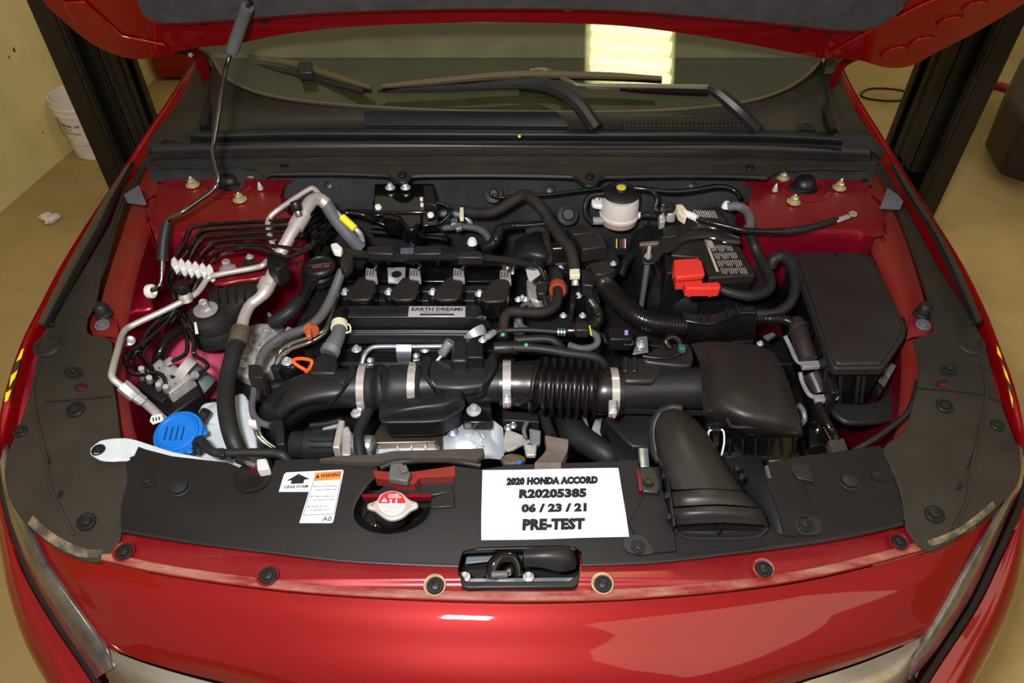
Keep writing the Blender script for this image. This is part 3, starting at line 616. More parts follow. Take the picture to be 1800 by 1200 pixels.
for t, x, y, m_ in ((LSs, 142, 680, 'rib_red'), (RSs, 1656, 673, 'rib_red')):
    mk('slot', plate([(a-3*(b-y)/6, b) for a, b in ell(x, y, 12, 7)], lambda a, b: shz(a, b)+.0006, .0004), 'ink', t); mk('slot_glimpse', plate(ell(x+2, y+3, 8, 2.5, 10), lambda a, b: shz(a, b)+.0012, .0004), m_, t)
for t, a in ((LSs, [(74, 792), (82, 790), (112, 868), (104, 876)]), (RSs, [(1716, 780), (1722, 784), (1690, 862), (1680, 860)])):
    mk('slot', plate(a, lambda x, y: shz(x, y)+.0008, .0005), 'plastic_dark', t)
# dusty edge where hood rests
def dustband(t, pts, wd_, sgn):
    mk('dust_patch', grid([[(x, y, shz(x, y)+.0012) for x, y in pts], [(x+sgn*wd_*.7, y-wd_, shz(x, y-wd_)+.0012) for x, y in pts]], 5, 2, .0008), 'dust_edge', t)
mat('dust_edge', (60, 54, 45), .8, c2=(140, 116, 90), scale=34, amt=.85, thresh=(.46, .66))
dustband(LSs, [(48, 920), (80, 948), (110, 966), (140, 978), (172, 980)], 14, 1)
dustband(RSs, [(1752, 890), (1722, 916), (1690, 938), (1660, 952), (1636, 960)], 10, -1)
# weather strips on the shrouds
def strip(outp, inp, lab):
    t = thing('weather_strip', outp[0][0], outp[0][1], .9, lab, 'seal')
    mk('strip_blade', grid([[(x, y, shz(x, y)+.010) for x, y in outp], [(x*.5+a*.5, y*.5+b*.5, shz(x, y)+.028) for (x, y), (a, b) in zip(outp, inp)], [(x, y, shz(x, y)+.008) for x, y in inp]], 4, 3, .004), 'seal', t, smooth=60)
    x, y = outp[-1]; a, b = inp[-1]
    mk('strip_bulb', tube([(x+(a-x)*.2, y+3, shz(x, y)+.012), (x+(a-x)*.6, y+6, shz(x, y)+.006), (x+(a-x)*1.1, y+4, shz(x, y)+.012)], 3), 'rubber', t)
    return t
strip([(222, 290), (186, 345), (150, 408), (112, 476), (66, 566)], [(238, 284), (210, 340), (184, 400), (140, 480), (88, 574)], 'dark rubber strip on the left shroud')
strip([(1576, 290), (1612, 345), (1655, 412), (1690, 478), (1727, 562)], [(1562, 286), (1592, 345), (1632, 405), (1668, 480), (1709, 572)], 'dark rubber strip on the right shroud')
for t, pts in ((LSs, [(218, 342), (244, 325), (252, 345), (246, 346)]), (RSs, [(1552, 352), (1560, 330), (1578, 342), (1588, 354)])):
    mk('foam_tab', prism(pts, shz(240, 330)+.03, .02), 'rubber_grey', t)
# hood bumpers and red tabs
for x, y, sx in ((183, 545, 1), (1620, 545, -1)):
    t = thing('hood_bumper', x, y, .86, 'black rubber hood stop on the %s rail' % ('left' if sx > 0 else 'right'), 'stopper')
    s = S(x, y, .89); mk('stop_body', lathe([(15*s, 0), (15*s, 4*s), (12*s, 6*s), (11*s, 20*s), (8*s, 24*s), (2*s, 24*s)], P(x, y+8, .885), seg=20), 'rubber', t)
    mk('rail_tab', plate([(x-22*sx, y+8), (x+22*sx, y+14), (x+26*sx, y+50), (x+12*sx, y+46), (x-20*sx, y+44), (x-26*sx, y+28)], .884, .004), 'paint_dull', car, bev=.002)
    clip(x-3*sx, y+26, .886, 13, car, 'rubber_grey')
# ================================================================ COWL, SEAL, GLASS, WIPERS
cowl = thing('cowl', 900, 260, .95, 'dusty black cowl panel below the windshield', 'cowl')
gt = [(372, 92, 1.035), (392, 128, 1.03), (432, 152, 1.025), (500, 170, 1.02), (620, 183, 1.02), (760, 191, 1.02), (905, 194, 1.02), (1050, 194, 1.02), (1190, 190, 1.02), (1310, 176, 1.025), (1380, 154, 1.03), (1424, 124, 1.03), (1442, 98, 1.035)]
mid_ = [(352, 160, 1.0), (376, 190, 1.0), (420, 200, 1.0), (500, 205, 1.0), (620, 208, 1.0), (760, 210, 1.0), (905, 211, 1.0), (1050, 211, 1.0), (1190, 210, 1.0), (1310, 206, 1.0), (1390, 198, 1.0), (1440, 190, 1.0), (1462, 165, 1.0)]
bt = [(350, 230, .972), (380, 229, .972), (425, 228, .972), (500, 228, .972), (620, 228, .972), (760, 228, .972), (905, 229, .972), (1050, 229, .972), (1190, 229, .972), (1310, 230, .972), (1390, 230, .972), (1445, 231, .972), (1480, 232, .972)]
mk('cowl_top', grid([gt, mid_, bt], 4, 4, .003), 'plastic_dust', cowl, smooth=60)
mk('cowl_rib', grid([[(640, 195, 1.026), (800, 196, 1.026), (978, 197, 1.026)], [(640, 207, 1.010), (800, 207, 1.010), (990, 208, 1.010)], [(640, 221, .992), (800, 221, .992), (1000, 223, .992)]], 3, 3, .002), 'plastic', cowl)
# grille mesh
mk('grille_well', plate([(1092, 229), (1112, 196), (1180, 192), (1280, 192), (1300, 215), (1318, 230)], zl(192, 1.0125, 230, .9795), .002), 'ink', cowl)
gb = G(); gz = zl(192, 1.017, 230, .984)
for k in range(30):
    x = 1098 + k*7.4; ya = 229; yb = 197 if 1112 < x < 1285 else (197 + (1112-x)*1.4 if x <= 1112 else 197+(x-1285)*1.0)
    gb.add(*barw(P(x, ya, gz(x, ya)), P(x+1, yb, gz(x, yb)), .0022, .003))
for y in (200, 207, 214, 221, 228):
    xa = 1092 + (229-y)*.7; xb = 1318 - (229-y)*1.0
    gb.add(*barw(P(xa, y, gz(0, y)), P(xb, y, gz(0, y)), .0025, .003))
mk('grille_mesh', gb, 'plastic_dust', cowl, kind='stuff')
g2 = G()
for k in range(5): g2.add(*barw(P(1404+k*6, 229, .985), P(1410+k*4, 217, .992), .002, .003))
for y in (219, 223, 227): g2.add(*barw(P(1403, y, .99), P(1430, y, .99), .002, .003))
mk('grille_mesh', g2, 'plastic_dust', cowl, kind='stuff')
mk('drain_slot', plate([(1400, 230), (1412, 216), (1428, 218), (1434, 230)], zl(216, .996, 230, .979), .001), 'ink', cowl)
# side pieces of the cowl between fender and glass
mk('cowl_end', grid([[(345, 120, 1.01), (362, 125, 1.015), (372, 100, 1.03)], [(318, 175, .995), (345, 180, 1.0), (365, 165, 1.01)], [(262, 245, .968), (310, 240, .975), (352, 226, .98)]], 3, 3, .003), 'plastic_dust', cowl)
mk('cowl_end', grid([[(1474, 125, 1.01), (1458, 128, 1.015), (1444, 104, 1.03)], [(1492, 175, .995), (1470, 180, 1.0), (1456, 165, 1.01)], [(1540, 250, .968), (1500, 242, .975), (1466, 226, .98)]], 3, 3, .003), 'plastic_dust', cowl)
mk('cowl_dip', prism([(349, 218), (360, 170), (368, 165), (370, 190), (362, 222)], 1.005, .02), 'plastic_dark', cowl)
mk('cowl_dip', prism([(1448, 192), (1454, 170), (1470, 225), (1460, 228)], 1.005, .02), 'plastic_dark', cowl)
# lower cowl tray with scalloped lip
ct = sm2([(268, 262), (500, 258), (900, 256), (1300, 259), (1530, 266)], 4, False)
cb = [(1520, 298), (1440, 296), (1400, 299), (1368, 300), (1348, 312), (1300, 309), (1180, 308), (1080, 310), (1058, 312), (1044, 324), (1028, 324), (1012, 312), (990, 309), (860, 307), (735, 308), (722, 312), (712, 318), (700, 318), (688, 312), (675, 307), (580, 304), (480, 305), (466, 310), (448, 297), (420, 292), (280, 294)]
mk('cowl_tray', plate(ct + cb, zl(256, .972, 300, .955), .004), 'plastic_dust', cowl, bev=.0015)
mk('tray_step', grid([[(x, y-8, .985) for x, y in ct], [(x, y+4, .972) for x, y in ct], [(x, y+16, .968) for x, y in ct]], 1, 3, .003), 'plastic', cowl)
lip = sorted([p for p in cb if p[0] < 1360 and p[0] > 470], key=lambda p: p[0])
mk('tray_lip', grid([[(x, y-2, .957) for x, y in lip], [(x, y+2, .954) for x, y in lip], [(x, y+5, .943) for x, y in lip]], 3, 2, .002), 'plastic', cowl)
for x, y in ((707, 306), (1037, 309), (500, 292), (1318, 294)): clip(x, y, .958, 8, cowl, 'plastic_dark')
mk('yellow_dot', lathe([(.0035, 0), (.0035, .001)], P(913, 240, 1.0), (0, -.5, 1), 10), 'cap_yellow', cowl)
# rubber seal
seal = thing('cowl_seal', 900, 245, .97, 'long dark rubber hood seal across the cowl', 'seal')
sy = [(334, 229), (380, 231), (500, 228), (700, 228), (900, 229), (1100, 230), (1300, 230), (1420, 234), (1480, 238)]
def off(d, z, e=0): return [(x, y+d, z) for x, y in sy]
mk('seal_bead', grid([off(-3, .984), off(2, .998), off(8, .996), off(14, .985), off(17, .978)], 4, 3, .003), 'seal', seal, smooth=60)
mk('seal_bead', grid([off(13, .972), off(21, .984), off(26, .978), off(30, .968)], 4, 3, .003), 'seal', seal, smooth=60)
mk('seal_end', grid([[(1478, 240, .99), (1520, 236, .985), (1545, 252, .975), (1556, 268, .965)], [(1478, 262, .972), (1520, 260, .968), (1536, 268, .962), (1548, 276, .96)]], 3, 2, .006), 'seal', seal)
mk('seal_end', grid([[(334, 232, .99), (285, 230, .985), (268, 244, .975), (256, 262, .965)], [(336, 256, .975), (292, 246, .972), (280, 254, .966), (262, 268, .96)]], 3, 2, .006), 'plastic', seal)
# windshield
ws = thing('windshield', 905, 190, 1.0, 'dark sloping windshield reflecting the lamp', 'windshield')
gx = [(352, 90), (372, 100), (392, 132), (432, 156), (500, 174), (620, 187), (760, 195), (905, 198), (1050, 198), (1190, 194), (1310, 180), (1380, 158), (1424, 128), (1446, 100), (1466, 90)]
GPL = (GO, GN)
low_ = [PP(x, y, *GPL) for x, y in gx]; upd = V((0, math.cos(math.radians(28)), math.sin(math.radians(28))))
top_ = [PP(x, 15, *GPL) for x in [330, 372, 420, 470, 540, 640, 770, 905, 1040, 1170, 1280, 1350, 1400, 1440, 1490]]
fb = [PP(x, min(y-3, 101), *GPL) for x, y in gx]
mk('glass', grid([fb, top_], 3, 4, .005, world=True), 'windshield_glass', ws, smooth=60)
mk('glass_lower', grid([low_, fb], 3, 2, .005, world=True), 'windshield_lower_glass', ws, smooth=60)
tt = [q + upd*.9 for q in top_]
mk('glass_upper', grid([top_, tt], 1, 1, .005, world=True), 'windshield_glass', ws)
mk('frit_band', grid([[q - GN*.007 for q in low_], [q - GN*.007 for q in fb]], 3, 2, .001, world=True), 'dash_low', ws)
mk('dashboard', boxw((0, 2.2, 1.00), 1.1, .9, .05), 'dash', label='grey dashboard behind the glass', cat='dashboard')
mk('glass_edge', tubew([q + GN*.004 for q in low_], .004, seg=6), 'wiper_tan', ws)
# wipers
def wiper(lab, arm, blade, r, tip):
    t = thing('wiper', arm[0][0], arm[0][1], 1.0, lab, 'wiper')
    mk('wiper_arm', tube(arm, r, seg=8), 'plastic', t)
    mk('wiper_blade', tube(blade, [5, 7, 8, 7, 4.5][:len(blade)], seg=6), 'wiper_tan', t)
    mk('blade_rubber', tube([(x, y+6, z-.006) for x, y, z in blade], 3, seg=6), 'black_paint', t)
    mk('blade_joint', prism([(tip[0]-12, tip[1]-9), (tip[0]+14, tip[1]-10), (tip[0]+14, tip[1]+8), (tip[0]-12, tip[1]+9)], 1.085, .02), 'clip_black', t, bev=.003)
    return t
wiper('long wiper lying across the middle of the windshield', [(1046, 224, 1.01), (1018, 185, 1.05), (985, 160, 1.07), (945, 148, 1.075), (900, 148, 1.075), (800, 154, 1.068), (665, 160, 1.055)], [(672, 152, 1.065), (770, 143, 1.075), (900, 132, 1.085), (1050, 133, 1.085), (1163, 138, 1.08)], [13, 13, 13, 12, 9, 6, 3], (925, 133))
wiper('short wiper at the left end of the windshield', [(395, 108, 1.07), (480, 120, 1.07), (560, 138, 1.06), (640, 160, 1.055)], [(400, 97, 1.08), (450, 103, 1.08), (520, 114, 1.075), (590, 135, 1.07), (652, 155, 1.06)], [4, 5, 6, 6], (535, 118))
t = thing('wiper', 1325, 225, 1.0, 'right wiper arm with pale upper edge by the cowl grille', 'wiper')
mk('wiper_arm', tube([(1330, 226, 1.01), (1300, 195, 1.045), (1265, 165, 1.07), (1245, 155, 1.075)], [11, 12, 11, 8], seg=8), 'plastic', t)
mk('wiper_rod', tube([(1245, 154, 1.075), (1150, 152, 1.075), (1030, 150, 1.075), (1005, 145, 1.078), (960, 124, 1.088), (930, 126, 1.09)], [6, 5, 3, 4, 5, 5], seg=8), 'wiper_tan', t)
mk('wiper_blade', tube([(1245, 162, 1.066), (1150, 160, 1.066), (1090, 156, 1.066)], [8, 6, 4], seg=6), 'black_paint', t)
# ================================================================ HOOD
hood = thing('hood', 905, 60, 1.2, 'open red hood underside with grey liner', 'hood')
HO = V((0, 1.52, 1.21)); HN = V((0, -.866, -.5)).normalized()
def hplate(outl, lift, th):
    v0 = [PP(x, y, HO, HN) + HN*lift for x, y in outl]
    ex = V((1, 0, 0)); ey = HN.cross(ex)
    tr_ = tessellate_polygon([[V((q.dot(ex), q.dot(ey), 0)) for q in v0]]); n = len(v0); f = []
    for t3 in tr_:
        a, b, c = [v0[i] for i in t3]; f.append(tuple(t3) if (b-a).cross(c-a).dot(HN) > 0 else tuple(reversed(t3)))
    f2 = [tuple(i+n for i in reversed(q)) for q in f]
    return v0 + [q - HN*th for q in v0], f + f2 + [(i, (i+1) % n, (i+1) % n + n, i+n) for i in range(n)]
hb = sm2([(60, -60), (75, 0), (108, 34), (160, 76), (212, 99), (252, 104), (292, 96), (330, 86), (365, 82), (420, 76), (500, 60), (620, 47), (800, 40), (950, 40), (1100, 46), (1250, 66), (1360, 86), (1430, 100), (1480, 104), (1512, 106), (1555, 118), (1600, 116), (1650, 90), (1720, 54), (1800, 6), (1860, -40)], 4, False)
mk('inner_panel', hplate(hb + [(1990, -420), (-100, -420)], 0, .02), 'paint', hood, bev=.006, smooth=50)
ins = sm2([(236, -60), (247, 0), (262, 16), (288, 26), (330, 26), (420, 20), (560, 9), (760, 2), (950, 1), (1100, 5), (1250, 17), (1380, 29), (1480, 40), (1530, 36), (1560, 20), (1585, 0), (1600, -50)], 4, False)
mk('hood_liner', hplate(ins + [(1600, -400), (236, -400)], .018, .012), 'hood_liner', hood, bev=.004)
mk('liner_ridge', tubew([PP(x, y+9, HO, HN)+HN*.002 for x, y in ins[6:-6]], .008, seg=8, smooth=1), 'paint', hood)
for x, y, rx, ry in ((416, 36, 7, 3), (464, 36, 9, 4), (360, 42, 7, 2), (1398, 52, 9, 3), (1453, 60, 6, 2)):
    mk('panel_hole', hplate(ell(x, y, rx, ry, 10), .0025, .002), 'ink', hood)
# side flanges with stamped pockets
for pts in ([(1455, 90), (1530, 50), (1620, 5), (1680, -20), (1720, -20), (1640, 28), (1560, 78), (1500, 104)],):
    mk('flange_step', hplate(pts, .006, .006), 'paint', hood, bev=.003)
for cx, cy in ((1570, 95), (1618, 78), (1668, 42), (1712, 15)):
    mk('stamped_pocket', hplate([(cx+(a-cx)*1+ (b-cy)*-.6, b) for a, b in sm2([(cx-22, cy), (cx-10, cy-12), (cx+16, cy-14), (cx+20, cy), (cx+6, cy+9), (cx-10, cy+10)], 3)], .005, .005), 'paint', hood, bev=.003)
mk('flange_step', hplate([(110, 0), (150, 0), (215, 60), (290, 75), (300, 86), (250, 92), (180, 72), (130, 36)], .006, .006), 'paint', hood, bev=.003)
# hinges
def hinge(pts, pts2, lab):
    t = hood
    mk('hinge_arm', grid([pts, pts2], 3, 2, .006), 'paint', t)
hinge([(285, 68, 1.16), (330, 88, 1.12), (345, 120, 1.06), (358, 150, 1.0)], [(300, 62, 1.17), (342, 78, 1.13), (362, 108, 1.07), (370, 140, 1.01)], '')
hinge([(1520, 84, 1.16), (1478, 104, 1.10), (1466, 130, 1.05), (1456, 152, 1.0)], [(1530, 94, 1.15), (1490, 112, 1.09), (1476, 140, 1.04), (1464, 158, 1.0)], '')
for x, y in ((306, 86), (335, 96)): mk('hinge_bolt', bolt_g(x, y, 1.12, 5, axis=HN), 'galvanised', hood)
mk('washer_hose', tube([(262, 12, 1.24), (240, 30, 1.22), (238, 55, 1.19), (262, 72, 1.17), (300, 88, 1.14), (335, 94, 1.10), (350, 110, 1.06), (362, 130, 1.02)], 4.2, seg=8), 'rubber', label='black washer hose along the left hood hinge', cat='hose')
for x, y in ((345, 95), (1455, 107)): mk('hinge_foam', prism([(x-4, y-6), (x+24, y-6), (x+26, y+8), (x-2, y+9)], 1.05, .02), 'foam_brown', hood)
# prop rod
prop = thing('prop_rod', 290, 500, .85, 'steel hood prop rod with grey foam grip', 'prop rod')
mk('rod', tube([(440, 2, 1.30), (424, 40, 1.25), (405, 95, 1.19), (396, 125, 1.165), (386, 190, 1.115), (377, 245, 1.07), (374, 265, 1.055), (379, 290, 1.035), (384, 314, 1.015), (376, 332, 1.0), (350, 352, .99), (318, 374, .98), (294, 390, .965), (288, 430, .935), (285, 460, .91), (284, 490, .885), (278, 504, .875), (266, 511, .87)], 4.0, seg=12), 'rod_steel', prop)
mk('foam_grip', tube([(435, 12, 1.287), (424, 42, 1.25), (407, 92, 1.195)], [11, 11, 11], seg=16, smooth=2), 'foam', prop)
mk('rod_sleeve', tube([(294, 390, .966), (288, 420, .943), (285, 458, .912)], [8, 9.5, 9.5], seg=14, smooth=3), 'rubber', prop)
mk('pivot_grommet', lathe([(.014, 0), (.014, .008), (.009, .011), (.005, .006)], P(262, 512, .868), (1, -.2, .25), 18), 'white_plastic', prop)
# ================================================================ ENGINE BAY, LEFT SIDE
def T(name, pts, r, m_, lab, cat, z=None, group=None, **k):   # a hose or pipe that is a thing of its own
    return mk(name, tube(pts, r, z, **k), m_, label=lab, cat=cat, group=group)
def C(parent, name, pts, r, m_, z=None, **k): return mk(name, tube(pts, r, z, **k), m_, parent)
def band(parent, a, b, r, m_='steel_band', name='band', wd=1.0):   # short collar between two points (px,py,z)
    A, B = P(*a), P(*b); s = S(*a)*r; ax = (B-A); L = ax.length
    return mk(name, lathe([(s*.94, 0), (s, 0), (s, L), (s*.94, L)], A, ax, 28, caps=True), m_, parent, smooth=30)
def cyl(parent, name, a, b, r, m_, r2=None, seg=24, prof=None, **k):
    A, B = P(*a), P(*b); s = S(*a); L = (B-A).length
    pr = prof and [(q*s, h*L) for q, h in prof] or [(0.01*s, 0), (r*s*.94, 0), (r*s, L*.05), ((r2 or r)*s, L*.95), ((r2 or r)*s*.94, L), (.01*s, L)]
    return mk(name, lathe(pr, A, B-A, seg, caps=False), m_, parent, smooth=35, **k)
def up(name, px, py, z, prof, m_, parent=None, axis=(0, 0, 1), seg=24, **k):   # upright turned part, profile in px
    s = S(px, py, z); return mk(name, lathe([(r*s, h*s) for r, h in prof], P(px, py, z), axis, seg), m_, parent, smooth=35, **k)

# aluminium air-conditioning lines
ac = thing('refrigerant_pipe', 225, 690, .80, 'thin aluminium pipe zigzagging down the left side of the bay', 'pipe')
C(ac, 'pipe_run', [(468, 459, .90), (462, 466, .90), (445, 471, .895), (385, 482, .89), (366, 489, .885), (352, 508, .88), (338, 520, .88), (290, 545, .875), (232, 572, .87), (216, 586, .875), (208, 612, .885), (199, 645, .893), (197, 662, .893), (208, 674, .885), (232, 690, .865), (262, 714, .83), (292, 744, .79)], 5.6, 'aluminium')
cyl(ac, 'pipe_nut', (214, 676, .882), (238, 696, .862), 12, 'zinc', seg=6); cyl(ac, 'pipe_nut', (230, 689, .868), (252, 706, .848), 10, 'zinc', seg=6)
C(ac, 'pipe_wide', [(238, 694, .86), (262, 714, .83), (292, 742, .79)], 8, 'aluminium')
mk('pipe_tag', prism([(266, 731), (284, 727), (288, 738), (268, 745), (263, 740)], .815, .002), 'white_plastic', ac)
for k in range(3): mk('tag_mark', bar((270+k*5, 740-k, .8162), (269+k*5, 734-k, .8162), 2, .0006), 'ink', ac)
up('pipe_clip', 196, 652, .84, [(14, -6), (14, 2), (8, 6), (2, 6)], 'clip_black', ac)
cyl(ac, 'service_port', (330, 531, .885), (322, 512, .905), 9, 'aluminium', prof=[(9, 0), (9, .4), (12, .42), (12, .62), (10, .64), (10, 1)])
cyl(ac, 'port_cap', (322, 513, .905), (318, 498, .925), 11, 'clip_black')
ac2 = thing('refrigerant_pipe', 480, 420, .9, 'thin aluminium pipe bent over the red strut tower', 'pipe')
C(ac2, 'pipe_run', [(486, 443, .92), (478, 425, .93), (471, 398, .935), (474, 383, .94), (490, 368, .95), (541, 334, .96), (552, 332, .96), (562, 342, .955), (600, 382, .93), (628, 405, .91), (636, 418, .89), (637, 432, .87)], 4.8, 'aluminium')
C(ac2, 'yellow_sleeve', [(601, 381, .936), (624, 402, .918)], 7, 'yellow', smooth=1)
ac3 = thing('suction_pipe', 540, 400, .9, 'thick aluminium pipe arching from the clamp to the firewall', 'pipe')
C(ac3, 'pipe_run', [(491, 448, .92), (515, 405, .945), (541, 362, .965), (550, 352, .965), (562, 350, .96), (574, 359, .95)], [11, 11, 12, 12, 12, 12], 'aluminium')
C(ac3, 'pipe_sleeve', [(572, 356, .952), (590, 385, .925), (612, 412, .90), (634, 436, .87)], 12, 'rubber_grey')
C(ac3, 'pipe_collar', [(519, 400, .945), (534, 375, .958)], 14.5, 'aluminium', smooth=1)
cyl(ac3, 'valve_stem', (526, 380, .97), (521, 364, .985), 6, 'steel'); cyl(ac3, 'valve_cap', (523, 370, .978), (518, 354, .995), 9, 'clip_black', seg=10)
C(ac3, 'lower_run', [(486, 470, .90), (478, 488, .89), (466, 512, .88), (455, 524, .875), (440, 536, .87), (430, 556, .865), (424, 580, .86)], [13, 13, 12, 10, 10, 10, 10], 'aluminium')
C(ac3, 'crimp_band', [(472, 494, .885), (466, 508, .881)], 15, 'aluminium', smooth=1)
C(ac3, 'crimp_ferrule', [(424, 578, .862), (418, 604, .855)], 17, 'cast_dirty', smooth=1)
mk('pipe_clamp_block', prism([(474, 436), (494, 440), (504, 462), (486, 474), (468, 462), (470, 446)], .93, .04, .1), 'plastic_dark', ac3, bev=.004)
T('suction_hose', [(418, 602, .855), (408, 630, .85), (399, 668, .84), (397, 706, .835), (401, 740, .83), (410, 772, .82), (422, 800, .80)], 15, 'rubber', 'thick black hose running down beside the white reservoir', 'hose', seg=18)

# brake lines and their clip
blk = thing('line_clip', 335, 465, .87, 'white six-way plastic clip holding the brake lines', 'clip')
for k in range(6):
    x, y = 306+k*12.4, 458+k*2.6
    mk('clip_segment', prism([(x-6, y-2), (x, y-9), (x+6, y-1), (x+7, y+9), (x, y+13), (x-6, y+7)], .893, .02, -.05), 'white_plastic', blk, bev=.002)
ends = [(546, 372), (548, 384), (552, 392), (556, 402), (560, 410), (564, 420)]
ul = [[(309, 450), (324, 424), (333, 404), (350, 396), (440, 390), (520, 384)], [(321, 452), (336, 430), (350, 410), (372, 404), (450, 399), (520, 395)],
      [(333, 453), (343, 432), (358, 418), (390, 413), (455, 408), (520, 404)], [(346, 456), (358, 438), (375, 426), (410, 420), (460, 418), (520, 418)],
      [(358, 458), (372, 442), (392, 433), (425, 430), (460, 430), (520, 436), (545, 430)], [(371, 461), (388, 446), (410, 440), (440, 436), (475, 444), (505, 452), (530, 444), (548, 432)]]
ud = ['topmost', 'second', 'third', 'fourth', 'fifth', 'lowest']
for k, l in enumerate(ul):
    pts = [(x, y, (.893, .916, .932, .936)[min(i, 3)]) for i, (x, y) in enumerate(l)] + [(ends[k][0]+i*13, ends[k][1]-i*(15-k), .89-i*.01) for i in range(1, 3)]
    T('brake_line', pts, 3.5, 'black_paint', '%s of the six black brake lines over the red panel' % ud[k], 'brake line', group='brake lines above the white clip', seg=8)
ll = [[(306, 466), (298, 480), (296, 496), (303, 516), (318, 556), (325, 575), (329, 600), (326, 622), (300, 636), (296, 640)], [(318, 468), (304, 482), (302, 500), (312, 530), (333, 577), (341, 600), (340, 618), (344, 626), (360, 636), (365, 645), (350, 656), (342, 662)],
      [(330, 470), (314, 484), (306, 510), (300, 540), (262, 580), (244, 610), (234, 626), (232, 638), (250, 660), (262, 668)], [(343, 472), (326, 492), (318, 512), (305, 545), (268, 580), (246, 612), (246, 625), (262, 646), (278, 668)],
      [(356, 475), (340, 490), (330, 510), (300, 560), (256, 600), (226, 622), (220, 640), (232, 656), (252, 658), (275, 655), (288, 664), (292, 678)], [(368, 478), (348, 495), (336, 515), (310, 555), (275, 588), (252, 622), (262, 640), (272, 656)]]
for k, l in enumerate(ll):
    n = len(l); T('brake_tube', [(x, y, .885 - .085*(i/(n-1))) for i, (x, y) in enumerate(l)], 3.7, 'black_paint', 'black brake tube %s below the white clip' % ['at the left end', 'crossing to the grey motor', 'bending outward third from left', 'bending outward fourth from left', 'looping widest to the left', 'at the right end'][k], 'brake line', group='brake tubes below the white clip', seg=8)
for x, y, z in ((566, 372, .93), (575, 388, .91), (560, 402, .92), (580, 412, .90), (570, 424, .89)):
    pass
lb = thing('line_bundle', 590, 400, .88, 'bundle of black lines fanning up to the firewall', 'line')
for k in range(6):
    C(lb, 'line', [(556+k*5, 432-k*8, .89), (572+k*6, 408-k*6, .90), (592+k*4, 380-k*2, .90), (600+k*3, 372, .885), (650, 372+k*3, .87), (690, 380+k*3, .86)], 3.6, 'plastic_gloss', seg=8)
for x, y in ((548, 402), (562, 412), (553, 424), (544, 388)): mk('line_holder', prism([(x-8, y-4), (x+4, y-8), (x+10, y+2), (x-2, y+8)], .905, .02), 'plastic_dark', lb, bev=.003)

# engine mount
em = thing('engine_mount', 380, 560, .8, 'black rubber engine mount with large pale bolt and washer', 'engine mount')
up('mount_body', 377, 572, .79, [(38, -26), (46, -18), (46, -8), (45, 4), (42, 8), (43, 20), (39, 28), (20, 30)], 'rubber_matt', em, seg=36)
up('mount_collar', 362, 552, .825, [(40, -20), (38, -2), (30, 6), (24, 8)], 'rubber_matt', em, seg=30)
up('washer', 362, 545, .845, [(21, 0), (21, 3), (19, 4), (9, 4)], 'bolt_grey', em, seg=30)
up('mount_bolt', 362, 543, .848, [(11, 0), (11, 3), (8.4, 6), (8.4, 18), (6.5, 20), (5, 18)], 'bolt_grey', em, axis=(0, -.1, 1), seg=6)
mk('mount_arm', grid([[(372, 500, .83), (410, 488, .85), (445, 486, .85), (468, 492, .84)], [(366, 520, .835), (405, 512, .85), (440, 512, .85), (470, 510, .83)], [(375, 545, .82), (405, 545, .83), (425, 540, .83), (455, 535, .81)], [(400, 590, .78), (420, 580, .78), (430, 560, .78), (455, 548, .76)]], 4, 4, .02), 'rubber_matt', em, smooth=60)
for k in range(4): mk('mount_rib', bar((380+k*17, 500, .853-.0*k), (384+k*15, 530, .853), 3, .008), 'rubber_matt', em)
ea = thing('mount_plate', 400, 470, .9, 'red bracket plate with a pale hex bolt beside the mount', 'bracket')
mk('plate', prism(sm2([(355, 478), (380, 452), (440, 436), (470, 448), (462, 484), (420, 492), (380, 498)], 3), .865, .01), 'paint_dull', ea, bev=.003)
up('bolt_washer', 401, 474, .867, [(15, 0), (14, 4), (9, 6)], 'bolt_grey', ea); up('bolt_head', 401, 472, .868, [(8, 2), (8, 16), (6, 18)], 'bolt_grey', ea, seg=6)
mk('bracket_tab', prism([(424, 462), (438, 446), (452, 462), (448, 468)], .872, .006), 'rubber_matt', ea); bolt(439, 452, .873, 7, parent=ea)
# cast housing with studs
ch = thing('cast_cover', 445, 600, .74, 'pale cast aluminium housing below the thick pipe', 'housing')
mk('cover_body', prism(sm2([(400, 590), (430, 572), (468, 566), (492, 576), (500, 600), (490, 625), (470, 650), (438, 662), (412, 650), (396, 622)], 3), .765, .10, -.05), 'cast', ch, bev=.006)
for k, (a, b) in enumerate(((425, 588), (470, 584), (448, 640), (482, 612))): mk('cover_rib', bar((448, 612, .77), (a, b, .77), 7, .012), 'cast', ch, bev=.002)
up('boss', 446, 612, .765, [(30, 0), (29, 5), (22, 7), (20, 3)], 'cast', ch); bolt(468, 582, .77, 8, parent=ch); bolt(508, 582, .80, 8, parent=ch); bolt(428, 640, .77, 8, parent=ch)
up('dowel', 492, 578, .79, [(9, 0), (9, 12), (7, 14), (7, 22), (4, 34), (2, 42)], 'galvanised', label='pointed zinc dowel standing by the cast housing', cat='dowel', axis=(-.25, -.1, 1))
# left-hand hose and corrugated lines near wheel housing
T('ribbed_hose', [(335, 578, .79), (312, 582, .80), (294, 596, .80), (281, 618, .79), (276, 640, .77)], 10, 'conduit', 'short ribbed black conduit curving over the wheel housing', 'conduit', pitch=4.2, amp=.2, seg=14)
mk('line_label', prism([(341, 566), (345, 566), (349, 585), (343, 586)], .838, .002), 'white_plastic', label='small white tag on a brake tube beside the mount', cat='tag')
up('bay_screw', 228, 599, .84, [(9, 0), (9, 3), (6, 4), (6, 7), (3, 6)], 'zinc', label='zinc screw on the red apron by the thin pipe', cat='screw', axis=(.5, -.4, .8))
